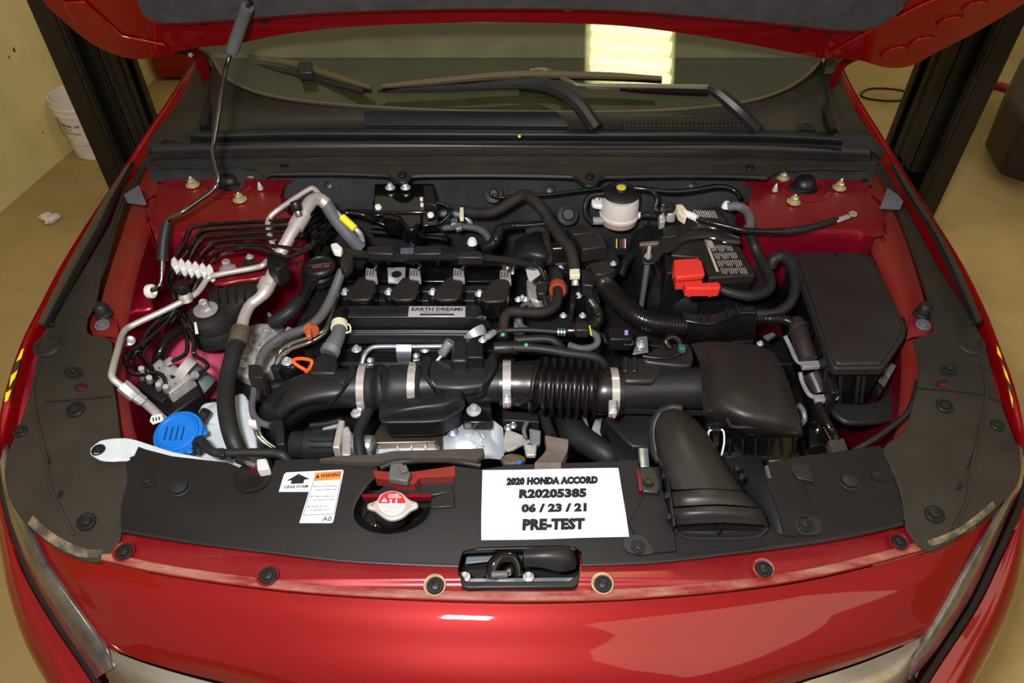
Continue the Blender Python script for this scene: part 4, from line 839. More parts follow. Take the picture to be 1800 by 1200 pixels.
# ABS unit
ab = thing('brake_control_unit', 305, 680, .72, 'silver brake control unit with tube fittings and grey motor', 'brake unit')
mk('valve_block', prism([(257, 650), (281, 629), (298, 644), (306, 640), (322, 652), (340, 660), (297, 691)], .80, .05, .02), 'cast', ab, bev=.002)
mk('control_box', prism([(232, 672), (246, 664), (298, 694), (345, 662), (356, 690), (300, 730), (262, 712), (234, 690)], .775, .07, .05), 'plastic_dark', ab, bev=.004)
mk('control_box_lid', prism([(234, 674), (246, 665), (296, 694), (284, 706), (270, 700)], .785, .012), 'plastic', ab, bev=.002)
cyl(ab, 'motor', (318, 652, .775), (362, 686, .735), 26, 'motor_grey', seg=32)
mk('motor_label', tubew([P(319, 645, .80), P(334, 655, .79)], 23*S(325, 650, .79), seg=24, smooth=1), 'print_grey', ab)
for x, y in ((250, 652), (252, 662), (264, 668), (280, 680), (293, 684)): cyl(ab, 'fitting', (x, y+4, .80), (x-2, y-5, .82), 5.5, 'zinc', seg=6)
for x, y in ((296, 636), (341, 661)): cyl(ab, 'fitting', (x-5, y+2, .805), (x+4, y-3, .815), 6.5, 'zinc', seg=6)
for x, y in ((270, 650), (280, 647), (292, 668), (300, 660), (309, 674), (288, 656)): up('rivet', x, y, .801, [(1.8, 0), (1.4, 1)], 'chrome', ab, seg=8)
up('valve_hole', 304, 662, .8008, [(4, 0), (4, .4)], 'ink', ab)
mk('unit_bracket', prism([(225, 640), (262, 648), (258, 664), (232, 668), (216, 660)], .77, .02), 'plastic_dark', ab, bev=.003)
mk('unit_tray', prism([(215, 700), (262, 715), (300, 735), (358, 700), (386, 698), (378, 730), (330, 745), (300, 775), (240, 745)], .70, .05), 'plastic_dark', ab, bev=.004)
# washer reservoir, cap, filler
wr = thing('washer_reservoir', 380, 780, .6, 'white washer fluid reservoir with blue cap', 'reservoir')
mk('tank', prism(sm2([(352, 712), (378, 704), (398, 708), (412, 694), (428, 690), (440, 712), (448, 755), (447, 800), (400, 815), (352, 802), (345, 750)], 3), .775, .25, .02), 'reservoir_white', wr, bev=.012, segs=4)
up('tank_shoulder', 384, 726, .78, [(27, -10), (25, 2), (15, 7), (6, 8)], 'reservoir_white', wr)
up('filler_neck', 317, 772, .78, [(34, -50), (34, 0), (37, 4), (37, 8)], 'reservoir_white', wr)
up('blue_cap', 314, 762, .812, [(43, -6), (44, -2), (43, 3), (38, 4), (36, 8), (33, 9), (31, 7), (4, 7.5)], 'blue_cap', wr, axis=(-.06, -.22, 1), seg=40)
for x, y in ((338, 734), (356, 757), (283, 790), (330, 790)): mk('cap_tab', prism(sm2(ell(x, y, 9, 6, 8), 1), .812, .006), 'blue_cap', wr, bev=.002)
for a in (-14, -4, 6, 16): mk('cap_mark', bar((306+a, 748, .832), (300+a, 772, .828), 2, .0015), 'blue_cap', wr)
fx = [158, 175, 195, 210, 230, 260, 300, 340, 372]; fz = [.859, .859, .859, .857, .848, .842, .842, .842, .842]
mk('neck_flange', grid([[(x, y, z) for x, y, z in zip(fx, (788, 774, 770, 769, 770, 779, 792, 800, 806), fz)], [(x, y, z) for x, y, z in zip(fx, (797, 807, 809, 808, 808, 808, 812, 816, 818), fz)]], 3, 1, .006), 'reservoir_white', wr, bev=.002)
clip(173, 791, .859, 12, wr)
cyl(wr, 'hose_stub', (352, 742, .80), (362, 722, .82), 9, 'rubber')
T('washer_tube', [(350, 796, .80), (345, 780, .815), (353, 772, .83), (362, 785, .85), (372, 793, .855), (390, 796, .855), (440, 795, .856), (480, 796, .856), (498, 801, .854), (508, 814, .84)], 7.5, 'rubber', 'black hose lying along the cover edge from the blue cap', 'hose', seg=12)
mk('hose_bracket', prism([(383, 786), (394, 786), (394, 800), (383, 800)], .866, .012), 'rubber', label='small black hose clip near the blue cap', cat='clip', bev=.002)
sens = thing('temperature_sensor', 455, 816, .84, 'pale grey sensor plug in the cover notch', 'sensor')
mk('sensor_body', prism([(450, 806), (468, 804), (474, 822), (452, 826)], .862, .02), 'connector_light', sens, bev=.003)
cyl(sens, 'sensor_stem', (432, 812, .855), (450, 818, .855), 6, 'steel'); cyl(sens, 'sensor_plug', (418, 806, .855), (436, 813, .855), 8, 'clip_black')
mk('sensor_edge', prism([(440, 822), (476, 820), (476, 826), (442, 828)], .846, .004), 'rib_red', sens)
mk('clip_pocket', lathe([(.030, 0), (.030, .002), (.024, .003), (.018, .001)], P(444, 838, rz(444, 838)), seg=24), 'plastic_cover', rcov)

# ================================================================ ENGINE
eng = thing('engine', 740, 600, .5, 'black engine top with ribbed cover and silver badge', 'engine')
mk('valve_cover', prism([(560, 470), (598, 460), (900, 466), (905, 560), (905, 640), (590, 640), (548, 620), (540, 560), (548, 500)], .775, .25), 'plastic_dark', eng, bev=.006)
ribz = .812
mk('cam_rail', prism([(608, 478), (895, 478), (897, 494), (604, 494)], .80, .03), 'plastic_gloss', eng, bev=.004)
mk('cam_rail', prism([(604, 500), (897, 500), (898, 512), (600, 512)], .815, .03), 'plastic', eng, bev=.003)
mk('cam_rail', prism([(600, 519), (899, 519), (900, 528), (598, 528)], .805, .03), 'plastic', eng, bev=.003)
mk('cover_top', grid([[(596, 538, .852), (700, 537, .856), (815, 537, .856), (842, 542, .852)], [(590, 557, .850), (700, 556, .854), (815, 556, .854), (852, 560, .850)], [(588, 559, .846), (700, 558, .850), (815, 558, .850), (854, 562, .846)]], 3, 2, .006), 'plastic', eng, smooth=40)
mk('cover_front', grid([[(587, 559, .848), (700, 558, .850), (815, 558, .850), (858, 563, .846)], [(586, 580, .828), (700, 579, .83), (820, 579, .83), (866, 582, .826)], [(585, 582, .824), (700, 581, .826), (820, 581, .826), (866, 584, .822)]], 2, 2, .004), 'plastic_gloss', eng)
mk('cover_front', grid([[(585, 581, .830), (700, 580, .832), (820, 580, .832), (868, 583, .828)], [(584, 587, .826), (700, 586, .828), (820, 586, .828), (870, 589, .824)], [(586, 604, .805), (700, 603, .807), (820, 603, .807), (872, 606, .803)]], 2, 2, .004), 'plastic', eng)
for a, b, z in (((594, 557.5), (845, 557.5), .853), ((586, 581), (866, 582), .834), ((585, 588.5), (868, 589), .829)): mk('cover_rib', tube([a+(z,), ((a[0]+b[0])/2, a[1]-.5, z+.001), b+(z-.002,)], 1.2, seg=6), 'plastic', eng)
cov_pl = (P(700, 547, .8555), V((0, 0, 1)))
text('HONDA', (630, 553), (703, 552), (632, 543), .8555, 'ink', eng, .03, sp=1.1)
mk('badge', prism([(719, 538), (818, 538), (818, 556), (717, 556)], .8575, .002), 'badge', eng, bev=.0005)
text('EARTH DREAMS', (723, 546), (814, 546), (724, 540.5), .8585, 'ink_blue', eng, .03)
text('TECHNOLOGY', (740, 550), (792, 550), (740, 547.5), .8585, 'ink_grey', eng, 0)
mk('badge_bar', plate([(738, 551), (798, 551), (798, 554), (738, 554)], .8582, .0003), 'ink_blue', eng)
up('screw_boss', 832, 548, .852, [(15, 0), (14, 5), (8, 6), (7, 4)], 'plastic', eng)
for k, (x, lbl) in enumerate(((632, 'leftmost'), (709, 'second from left'), (786, 'third from left'), (868, 'rightmost'))):
    yo = 0 if k < 3 else 3
    ct_ = thing('ignition_coil', x, 512, .80, 'black ignition coil, %s of the four on the engine' % lbl, 'ignition coil', 'ignition coils in a row')
    top = [(x-2, 487+yo), (x+8, 485+yo), (x+25, 487+yo), (x+28, 496+yo), (x+27, 508+yo), (x+22, 522+yo), (x+14, 526+yo), (x-12, 527+yo), (x-24, 522+yo), (x-23, 512+yo)]
    mk('coil_top', prism(top, .872 if k < 3 else .884, .008), 'plastic_brown', ct_, bev=.004, segs=3)
    mk('coil_body', prism([((px-x)*.97+x, (py-507-yo)*.97+509+yo) for px, py in top], .866 if k < 3 else .878, .045, -.03), 'plastic_gloss', ct_, bev=.003)
    mk('coil_ear', prism(sm2(ell(x-25, 518+yo, 9, 9, 8), 1), .836, .02), 'plastic_dark', ct_, bev=.002)
    bolt(x-25, 514+yo, .838, 8.5, parent=ct_)
    mk('coil_plug', prism([(x+11, 470+yo), (x+29, 473+yo), (x+31, 490+yo), (x+10, 487+yo)], .878, .016), 'connector_grey', ct_, bev=.002)
    for a in (15, 20, 25): mk('plug_mark', bar((x+a, 474+yo, .8788), (x+a-2, 484+yo, .8788), 1.4, .0008), 'ink', ct_)
    mk('coil_lead', tube([(x+25, 474+yo, .88), (x+30, 466+yo, .885), (x+20, 458+yo, .885), (x+6, 452+yo, .88)], 3.2, seg=8), 'plastic_dark', ct_)
mk('lift_eye', prism([(681, 470), (713, 469), (712, 498), (682, 496)], .83, .004), 'zinc', eng, bev=.001)
up('eye_hole', 697, 482, .8305, [(9, 0), (9, .5)], 'ink', eng)
for x, y in ((627, 614), (747, 614), (918, 524), (924, 528)): bolt(x, y, .79 if y > 560 else .81, 9 if y > 560 else 6.5, parent=eng)
mk('cover_edge', prism([(588, 606), (880, 608), (880, 616), (590, 616)], .785, .03), 'plastic_dark', eng, bev=.002)
mk('side_housing', prism([(545, 500), (610, 498), (596, 540), (590, 575), (560, 590), (530, 600), (520, 570)], .80, .12), 'plastic', eng, bev=.006)
up('bolt_seat', 543, 495, .815, [(14, 0), (13, 4), (9, 4), (7, 1)], 'plastic', eng); bolt(543, 494, .817, 7, 'steel', eng)
mk('front_block', prism([(440, 640), (900, 645), (905, 800), (450, 790)], .64, .2), 'plastic_dark', eng)
# oil cap
oc = thing('oil_cap', 562, 465, .85, 'round black oil filler cap with grip bar and orange print', 'cap')
up('cap_base', 560, 478, .835, [(31, -14), (31, 0), (28, 3), (29, 9), (27, 12)], 'plastic_dark', oc, seg=32)
up('cap_top', 562, 466, .865, [(27, -6), (27, 0), (24, 3), (22, 3), (20, 1)], 'plastic_brown', oc, seg=32)
mk('cap_grip', prism([(539, 460), (581, 455), (585, 461), (540, 467)], .873, .006), 'plastic', oc, bev=.0015)
text('0W-20', (550, 472), (580, 469), (549, 468), .8688, 'orange_clip', oc, .02)
# loom rail above coils
lr = thing('wiring_rail', 760, 450, .88, 'brown-black wiring rail running behind the coils', 'wiring rail')
mk('rail_body', grid([[(604, 436, .90), (640, 440, .90), (700, 446, .90), (760, 446, .90), (850, 447, .90), (905, 454, .895), (938, 462, .89)], [(604, 452, .90), (640, 452, .90), (700, 456, .90), (760, 455, .90), (850, 457, .90), (905, 464, .895), (938, 470, .89)], [(606, 456, .885), (640, 456, .885), (700, 460, .885), (760, 459, .885), (850, 461, .885), (905, 468, .88), (938, 474, .875)]], 3, 2, .006), 'plastic_brown', lr)
for q in ([(598, 446), (622, 446), (616, 468), (606, 476), (598, 468)], [(645, 432), (690, 430), (692, 446), (646, 444)], [(806, 442), (846, 440), (850, 452), (804, 452)]): mk('rail_box', prism(q, .912, .02), 'plastic_brown', lr, bev=.003)
mk('rail_box', prism([(728, 431), (777, 431), (777, 445), (726, 446)], .905, .02), 'plastic', lr, bev=.003)
mk('rail_gasket', prism([(615, 456), (640, 456), (638, 466), (616, 466)], .87, .01), 'plastic_dark', lr)
for k in range(7): mk('rail_clip', bar((640+k*43, 458+k*.8, .893), (640+k*43, 463+k*.8, .886), 4, .006), 'plastic_dark', lr)
C(lr, 'lead', [(938, 466, .89), (948, 470, .89), (955, 482, .88), (958, 492, .87)], 4, 'plastic_dark')
mk('grey_bracket', prism([(704, 436), (732, 434), (728, 448), (704, 446)], .87, .004), 'galvanised', label='grey zinc bracket peeking out behind the wiring rail', cat='bracket')
up('white_peg', 830, 428, .87, [(9, 0), (8, 6), (6, 10)], 'white_plastic', label='white plug standing behind the wiring rail', cat='plug', seg=8)
mk('white_connector', prism([(580, 428), (592, 425), (602, 434), (598, 442), (586, 440)], .93, .015), 'white_plastic', label='white connector at the left end of the wiring rail', cat='connector', bev=.003)
# dipstick pipe, grey harness, silver lines at left of engine
T('grey_conduit', [(600, 478, .86), (590, 505, .87), (577, 535, .87), (560, 560, .865), (535, 578, .86), (500, 590, .85), (478, 604, .84), (462, 622, .82), (455, 645, .80)], 8.5, 'conduit_grey', 'grey ribbed conduit curving down left of the engine', 'conduit', pitch=5, amp=.2, seg=14)
mk('orange_band', lathe([(.0125, 0), (.0125, .014), (.011, .014)], P(543, 578, .862), (.6, -.5, .1), 12), 'orange_clip', label='rust orange clip around the grey conduit', cat='clip')
mk('orange_band_tail', prism([(536, 578), (546, 574), (547, 590), (538, 591)], .875, .01), 'orange_clip', bpy.data.objects['orange_band'], bev=.002)
for k, dx in ((0, 0), (1, 9)):
    T('metal_line', [(597-dx, 500+dx, .84), (590-dx*.3, 530, .84), (580, 560+dx*.5, .84), (570, 580+dx*.6, .835), (545, 592+dx, .83), (510, 605+dx, .82), (492, 618+dx, .81), (486, 640, .80)], 3.8, 'steel', ('upper' if k == 0 else 'lower') + ' of two bright metal lines beside the grey conduit', 'pipe', seg=10)
up('line_hose', 486, 650, .79, [(8, -20), (8, 2), (9, 3), (9, 7), (7, 8)], 'rubber', label='short black hose end with pale clamp below the metal lines', cat='hose')
T('dipstick_tube', [(573, 436, .86), (560, 480, .84), (545, 500, .84), (528, 530, .83), (515, 545, .83), (500, 560, .82)], 10, 'conduit', 'black ribbed conduit descending from the oil cap', 'conduit', pitch=4, amp=.16)
T('coolant_stub', [(527, 528, .85), (512, 545, .85), (492, 560, .84), (478, 568, .83)], 12, 'rubber', 'short fat black hose by the zinc dowel', 'hose')
dip = thing('dipstick', 530, 640, .8, 'orange loop dipstick handle beside the intake pipe', 'dipstick')
C(dip, 'handle_loop', [(540, 652, .79), (520, 640, .80), (516, 633, .805), (528, 630, .81), (548, 634, .81), (545, 646, .80), (538, 654, .79)], 3.4, 'orange', smooth=3)
bolt(505, 636, .80, 10, parent=eng)
up('oil_housing', 508, 648, .79, [(17, -10), (17, 2), (13, 8)], 'plastic_gloss', eng)
mk('blue_shim', prism([(500, 596), (540, 588), (546, 598), (498, 622)], .80, .003), 'galvanised', eng)
# breather hose from cover to intake
br = thing('breather_hose', 595, 610, .8, 'grey breather hose with two spring clamps', 'hose')
C(br, 'hose_body', [(598, 570, .86), (594, 590, .86), (586, 606, .855), (578, 622, .85)], [12, 13, 15, 15], 'rubber_grey', seg=20)
C(br, 'spring_clamp', [(597, 568, .862), (596, 577, .862)], 14.5, 'cream', smooth=1, seg=20); C(br, 'spring_clamp', [(583, 612, .853), (578, 621, .851)], 17, 'galvanised', smooth=1, seg=20)
C(br, 'clamp_tail', [(605, 572, .862), (614, 570, .865), (616, 582, .862), (606, 585, .86)], 1.6, 'cream', seg=6, smooth=2)
C(br, 'hose_elbow', [(599, 566, .86), (598, 556, .855), (604, 550, .845)], 13, 'plastic_dark', seg=18)
mk('hose_foot', prism([(553, 628), (572, 616), (590, 622), (592, 642), (590, 656), (542, 656)], .85, .03, .0), 'plastic', br, bev=.005, segs=3)
# thin metal pipe in front of cover
fp = thing('vacuum_pipe', 700, 610, .78, 'thin bright pipe along the front of the engine cover', 'pipe')
C(fp, 'pipe_run', [(636, 642, .79), (640, 626, .80), (650, 613, .805), (668, 609, .805), (730, 609, .805), (800, 608, .805)], 4.6, 'galvanised')
mk('pipe_bracket', grid([[(697, 606, .815), (723, 606, .815)], [(697, 624, .80), (723, 624, .80)], [(700, 640, .76), (720, 640, .76)]], 2, 3, .002), 'galvanised', fp)
# ================================================================ INTAKE DUCTING
cp = thing('charge_pipe', 560, 690, .75, 'big black charge air pipe curving down to the left', 'pipe')
C(cp, 'pipe_body', [(478, 770, .66), (487, 738, .72), (505, 712, .77), (540, 692, .80), (585, 684, .81), (640, 682, .81)], [34, 36, 36, 35, 34, 34], 'plastic', seg=32)
mk('pipe_shell', grid([[(478, 715, .80), (500, 682, .82), (530, 660, .83), (580, 648, .835), (612, 648, .835)], [(484, 722, .81), (505, 694, .83), (535, 674, .842), (580, 666, .846), (616, 660, .842)], [(490, 734, .80), (515, 714, .822), (545, 702, .832), (585, 694, .836), (600, 690, .836)], [(494, 742, .785), (520, 722, .80), (548, 712, .81), (580, 710, .815), (590, 704, .82)]], 4, 4, .004), 'plastic', cp, smooth=60)
mk('pipe_fin', grid([[(612, 650, .845), (618, 640, .85), (622, 636, .85)], [(598, 690, .84), (616, 668, .85), (624, 655, .85)], [(580, 712, .815), (600, 698, .82), (612, 688, .82)]], 3, 3, .004), 'plastic', cp)
c1 = thing('rubber_coupler', 685, 680, .8, 'ribbed black rubber coupler between two red-marked steel clamps', 'coupler')
C(c1, 'coupler_body', [(630, 682, .808), (655, 682, .808), (659, 682, .808), (665, 682, .808), (670, 682, .808), (676, 681, .808), (681, 681, .808), (687, 681, .808), (692, 681, .808), (730, 679, .808), (742, 679, .808)], [37, 42, 43, 36, 42, 36, 42, 36, 41, 41, 36], 'rubber', seg=36, smooth=4)
for x in (634, 721): band(c1, (x, 682-(x-634)*.02, .808), (x+13, 682-(x-634)*.02, .808), 44, name='clamp_band')
for x, y in ((650, 632), (731, 624)): mk('clamp_screw', prism([(x-5, y-4), (x+7, y-6), (x+7, y+8), (x-6, y+10)], .868, .010), 'steel', c1, bev=.002); bolt(x, y+1, .868, 5, 'zinc', c1)
md = thing('resonator_duct', 800, 675, .8, 'black intake duct between the steel clamps with curved flanges', 'duct')
C(md, 'duct_body', [(738, 678, .805), (770, 676, .805), (830, 675, .805), (885, 674, .805)], 34, 'plastic', seg=36)
mk('duct_shell', grid([[(757, 634, .842), (800, 632, .843), (860, 631, .842)], [(754, 652, .848), (800, 650, .85), (858, 650, .848)], [(768, 682, .84), (805, 684, .842), (848, 680, .84)], [(776, 696, .815), (808, 697, .816), (838, 694, .815)]], 4, 4, .005), 'plastic', md, smooth=60)
mk('duct_flange', grid([[(758, 628, .85), (745, 626, .845), (740, 640, .84)], [(752, 656, .856), (744, 652, .855), (740, 648, .85)], [(764, 682, .848), (756, 676, .85), (748, 668, .85)], [(780, 697, .83), (774, 697, .83), (766, 692, .83)]], 4, 4, .004), 'plastic', md)
mk('duct_flange', grid([[(858, 628, .852), (868, 618, .85), (874, 622, .84)], [(858, 652, .856), (870, 642, .858), (874, 634, .85)], [(848, 682, .848), (862, 664, .852), (872, 652, .85)], [(838, 696, .83), (844, 697, .83), (850, 694, .83)]], 4, 4, .004), 'plastic', md)
mk('duct_stack', prism([(797, 598), (812, 596), (822, 602), (822, 634), (792, 634), (794, 606)], .872, .04), 'plastic', md, bev=.006, segs=3)
mk('duct_solenoid', prism([(818, 590), (848, 592), (850, 628), (820, 628)], .875, .03), 'plastic_dark', md, bev=.003); bolt(848, 598, .876, 7, parent=md)
mk('solenoid_shield', grid([[(815, 592, .88), (830, 578, .89), (846, 570, .89), (852, 574, .885)], [(820, 598, .87), (834, 592, .88), (850, 588, .88), (856, 586, .875)]], 3, 3, .002), 'galvanised', md)
mk('bracket_plate', prism([(735, 680), (748, 680), (782, 697), (862, 697), (866, 742), (814, 742), (812, 730)], .79, .02), 'plastic_gloss', md, bev=.002)
up('flange_bolt', 833, 722, .80, [(13, 0), (13, 2), (7, 4), (7, 12), (5, 13)], 'zinc', md, seg=24)
cyl(md, 'vacuum_valve', (777, 622, .85), (792, 600, .875), 9, 'galvanised', seg=14); C(md, 'valve_stem', [(768, 634, .84), (778, 622, .852)], 2.5, 'cream', smooth=1)
c2_ = thing('bellows_hose', 985, 680, .8, 'long black bellows hose with deep ribs and steel clamps', 'hose')
bp = [(878, 675), (905, 675), (935, 676)]; br_ = [40, 40, 43]
for k in range(8): x = 943+k*14.6; bp += [(x, 677+k*.9), (x+7, 678+k*.9)]; br_ += [54-abs(k-3)*.6, 37]
bp += [(1062, 687), (1090, 688)]; br_ += [42, 42]
mk('bellows', tube([(x, y, .812) for x, y in bp], br_, seg=44, smooth=6), 'bellows_rubber', c2_, smooth=80)
band(c2_, (884, 675, .812), (898, 675, .812), 43, name='clamp_band'); band(c2_, (1071, 688, .812), (1084, 688, .812), 43, name='clamp_band')
for x, y in ((891, 697), (1077, 716)):
    mk('clamp_screw', prism([(x-7, y-14), (x+7, y-14), (x+8, y+10), (x-7, y+10)], .845, .012), 'zinc', c2_, bev=.002); bolt(x, y+2, .846, 6, 'zinc', c2_)
    cyl(c2_, 'screw_tip', (x, y+10, .84), (x+3, y+19, .835), 2.5, 'orange_clip')
mk('hose_guard', prism([(898, 706), (918, 690), (934, 700), (912, 712)], .86, .006), 'plastic_dark', c2_, bev=.002)
# black chamber in front (resonator box)
rb = thing('resonator_box', 740, 725, .75, 'smooth black resonator box with two feet in front of the duct', 'box')
mk('box_top', grid([[(680, 712, .84), (700, 707, .85), (740, 700, .852), (775, 697, .85), (788, 686, .85), (806, 684, .85), (812, 690, .845)], [(674, 718, .845), (700, 718, .856), (740, 712, .86), (780, 707, .858), (800, 700, .856), (812, 700, .85), (816, 702, .842)], [(670, 730, .838), (700, 728, .848), (740, 724, .85), (780, 720, .848), (800, 712, .845), (812, 708, .84), (816, 708, .836)], [(669, 738, .83), (700, 737, .833), (740, 736, .834), (775, 732, .833), (795, 724, .833), (808, 716, .833), (814, 712, .833)]], 4, 4, .005), 'plastic', rb, smooth=60)
mk('box_rim', prism(sm2([(668, 716), (684, 704), (770, 692), (806, 682), (817, 700), (814, 716), (794, 730), (770, 740), (700, 742), (669, 740)], 3), .832, .006), 'plastic', rb, bev=.002)
mk('box_lower', prism(sm2([(672, 718), (690, 706), (770, 696), (804, 686), (813, 702), (810, 716), (790, 728), (768, 737), (700, 739), (674, 737)], 3), .828, .045, -.04), 'plastic_dark', rb, bev=.003)
for x in (695, 748): up('box_foot', x, 756, .765, [(11, 0), (12, 14), (13, 22)], 'plastic_dark', rb)
# ================================================================ FRONT, BETWEEN COVER AND DUCTS
hs = thing('turbo_shield', 720, 765, .7, 'bronze steel heat shield frame under the resonator box', 'heat shield')
mk('shield_frame', plate([(650, 800), (656, 765), (668, 745), (760, 752), (778, 760), (780, 800)], .757, .02, [[(660, 800-2), (663, 778), (765, 776), (773, 784), (774, 798)]]), 'heat_steel', hs, bev=.003)
mk('shield_panel', grid([[(655, 776, .738), (700, 775, .742), (775, 775, .738)], [(650, 805, .735), (700, 806, .738), (790, 806, .735)]], 4, 3, .003), 'heat_shield', hs)
for k in range(3): mk('shield_rib', bar((700+k*24, 776, .745), (698+k*25, 800, .743), 3, .004), 'heat_shield', hs)
ex = thing('silver_shield', 835, 770, .7, 'silver stamped heat shield with a raised mark', 'heat shield')
mk('shield_body', grid([[(775, 765, .745), (800, 748, .755), (812, 742, .758), (840, 752, .755), (862, 748, .75), (870, 760, .74)], [(778, 785, .75), (800, 772, .765), (830, 768, .768), (850, 770, .762), (864, 775, .752), (880, 780, .74)], [(780, 805, .735), (800, 806, .745), (830, 806, .75), (850, 806, .745), (868, 806, .74), (888, 808, .73)]], 4, 4, .003), 'heat_shield', ex, smooth=60)
mk('shield_wing', grid([[(862, 735, .765), (872, 742, .76), (884, 752, .75)], [(866, 800, .74), (880, 800, .735), (888, 795, .73)]], 3, 3, .003), 'heat_shield', ex)
for a, b in (((828, 762), (836, 778)), ((836, 760), (848, 776)), ((846, 762), (852, 770)), ((826, 772), (838, 786)), ((840, 778), (850, 784))): mk('raised_mark', bar(a+(.770,), b+(.766,), 3, .004), 'heat_shield', ex, bev=.001)
bolt(796, 760, .768, 11, 'galvanised', ex, washer=.9)
mk('carrier_plate', prism([(812, 742), (866, 742), (864, 752), (850, 748), (836, 750), (812, 742)], .76, .006), 'heat_steel', ex)
wg = thing('actuator', 555, 780, .75, 'ribbed black round actuator bolted to an aluminium plate', 'actuator')
cyl(wg, 'actuator_body', (512, 781, .765), (592, 781, .765), 25, 'rubber', seg=36, prof=[(.1, 0), (22, 0), (24, .04), (24, .27), (25.5, .30), (26.5, .34), (26.5, .97), (24, 1), (.1, 1)])
for k in range(7): a = math.radians(20+k*22); s = S(550, 781, .765)*26.5; c0 = P(551, 781, .765); d = V((0, -math.cos(a), math.sin(a)))*s; mk('body_rib', barw(c0+d, P(590, 781, .765)+d, .003, .0025), 'rubber', wg)
mk('mount_flange', boxw(P(596, 781, .765)+V((.004, 0, 0)), .012, .062, .062), 'aluminium', wg, bev=.003)
mk('mount_flange', prism([(600, 752), (612, 746), (618, 760), (616, 800), (600, 802)], .79, .05), 'cast', wg, bev=.004)
cyl(wg, 'outlet_ring', (612, 780, .765), (655, 785, .765), 20, 'galvanised', seg=24)
T('coolant_hose', [(648, 722, .80), (640, 738, .80), (632, 752, .80), (630, 775, .80), (634, 806, .79)], 9.5, 'rubber', 'black hose curving down between actuator and heat shield', 'hose')
up('bolt_pair', 626, 728, .79, [(9, 0), (9, 3), (5, 4), (5, 10), (3, 11)], 'zinc', wg)
mk('sensor_plug', tube([(545, 748, .79), (575, 745, .79), (600, 738, .79)], 5, seg=8), 'plastic', label='dark sensor lead under the charge pipe', cat='cable')
mk('lever_arm', bar((568, 755, .785), (602, 746, .79), 5, .004), 'aluminium', wg)
# left wiring by reservoir
wl = thing('wiring_loom', 450, 700, .8, 'dark wiring loom with box connector right of the thick hose', 'wiring')
mk('loom_box', prism([(436, 640), (456, 640), (466, 656), (460, 664), (436, 662)], .835, .05), 'plastic_brown', wl, bev=.002)
C(wl, 'loom_cable', [(448, 660, .81), (446, 690, .80), (443, 712, .80), (446, 730, .80), (458, 742, .80), (474, 748, .80)], 6, 'conduit_grey')
C(wl, 'loom_cable', [(452, 650, .81), (455, 680, .80), (452, 705, .79)], 7, 'plastic_dark')
mk('loom_plug', prism([(472, 738), (498, 738), (500, 780), (486, 782), (484, 754), (472, 750)], .80, .04), 'plastic', wl, bev=.002)
for k in range(2): C(wl, 'thin_pipe', [(448+k*7, 745, .80), (450+k*7, 762, .80), (462+k*7, 776, .79), (478+k*6, 786, .78)], 3, 'steel')
mk('white_clip', prism([(436, 736), (450, 738), (450, 748), (436, 746)], .81, .01), 'white_plastic', wl, bev=.001)
cyl(wl, 'side_canister', (470, 680, .77), (508, 678, .77), 12, 'plastic_dark'); cyl(wl, 'canister_tip', (464, 680, .77), (470, 680, .77), 6, 'galvanised')
mk('bracket_block', prism([(395, 650), (432, 662), (452, 690), (440, 720), (420, 700), (400, 690)], .74, .1), 'plastic_dark', wl, bev=.004)
# foam strips and latch parts before the cover
mk('foam_strip', plate([(560, 806), (600, 800), (660, 798), (690, 792), (850, 787), (852, 797), (838, 806), (800, 804), (694, 804), (664, 812), (610, 810)], .858, .012), 'foam_brown', label='brown-grey foam strip along the middle of the cover edge', cat='foam strip', bev=.003)
T('cable_behind_cover', [(668, 822, .845), (700, 812, .845), (780, 808, .845), (845, 818, .84)], 6, 'rubber', 'black cable passing behind the radiator cap opening', 'cable')
mk('cover_buckle', prism([(686, 815), (706, 812), (718, 824), (722, 832), (716, 846), (682, 840)], .864, .014), 'connector_dark', label='dark grey plastic buckle above the radiator cap', cat='clip', bev=.002)
mk('buckle_tab', prism([(700, 818), (714, 816), (718, 826), (706, 830)], .872, .006), 'connector_dark', bpy.data.objects['cover_buckle'], bev=.001)
fd = mk('foam_block', grid([[(958, 765, .83), (998, 772, .83)], [(960, 790, .835), (998, 790, .835)], [(940, 813, .855), (986, 813, .855)]], 2, 4, .015), 'foam_dust', label='dusty folded foam block behind the paper sheet', cat='foam block')
lm = thing('engine_hook', 920, 790, .75, 'dull zinc bracket cluster between silver shield and foam block', 'bracket')
mk('hook_plate', prism(sm2([(888, 758), (900, 757), (925, 768), (932, 776), (915, 782), (900, 790), (886, 788)], 3), .77, .006), 'cast', lm, bev=.001)
mk('hook_plate', prism([(930, 752), (951, 756), (950, 778), (940, 784), (932, 776)], .785, .01), 'galvanised', lm, bev=.002)
mk('hook_plate', prism(sm2([(880, 803), (895, 796), (915, 798), (925, 806), (908, 814), (888, 814)], 3), .80, .012), 'cast_dirty', lm, bev=.003)
mk('hook_plate', prism([(920, 778), (944, 782), (942, 800), (925, 800)], .80, .01), 'cast', lm, bev=.003)
up('blue_connector', 912, 815, .84, [(5, 0), (5, 4)], 'blue', lm, seg=4); C(lm, 'hook_strap', [(924, 770, .79), (921, 755, .80), (926, 742, .80)], 4, 'conduit_grey')
mk('intake_bracket', prism([(882, 720), (945, 726), (948, 742), (884, 738)], .765, .03), 'plastic', lm, bev=.002)
for x, y in ((893, 752), (902, 748)): bolt(x, y, .76, 7, 'galvanised', lm)
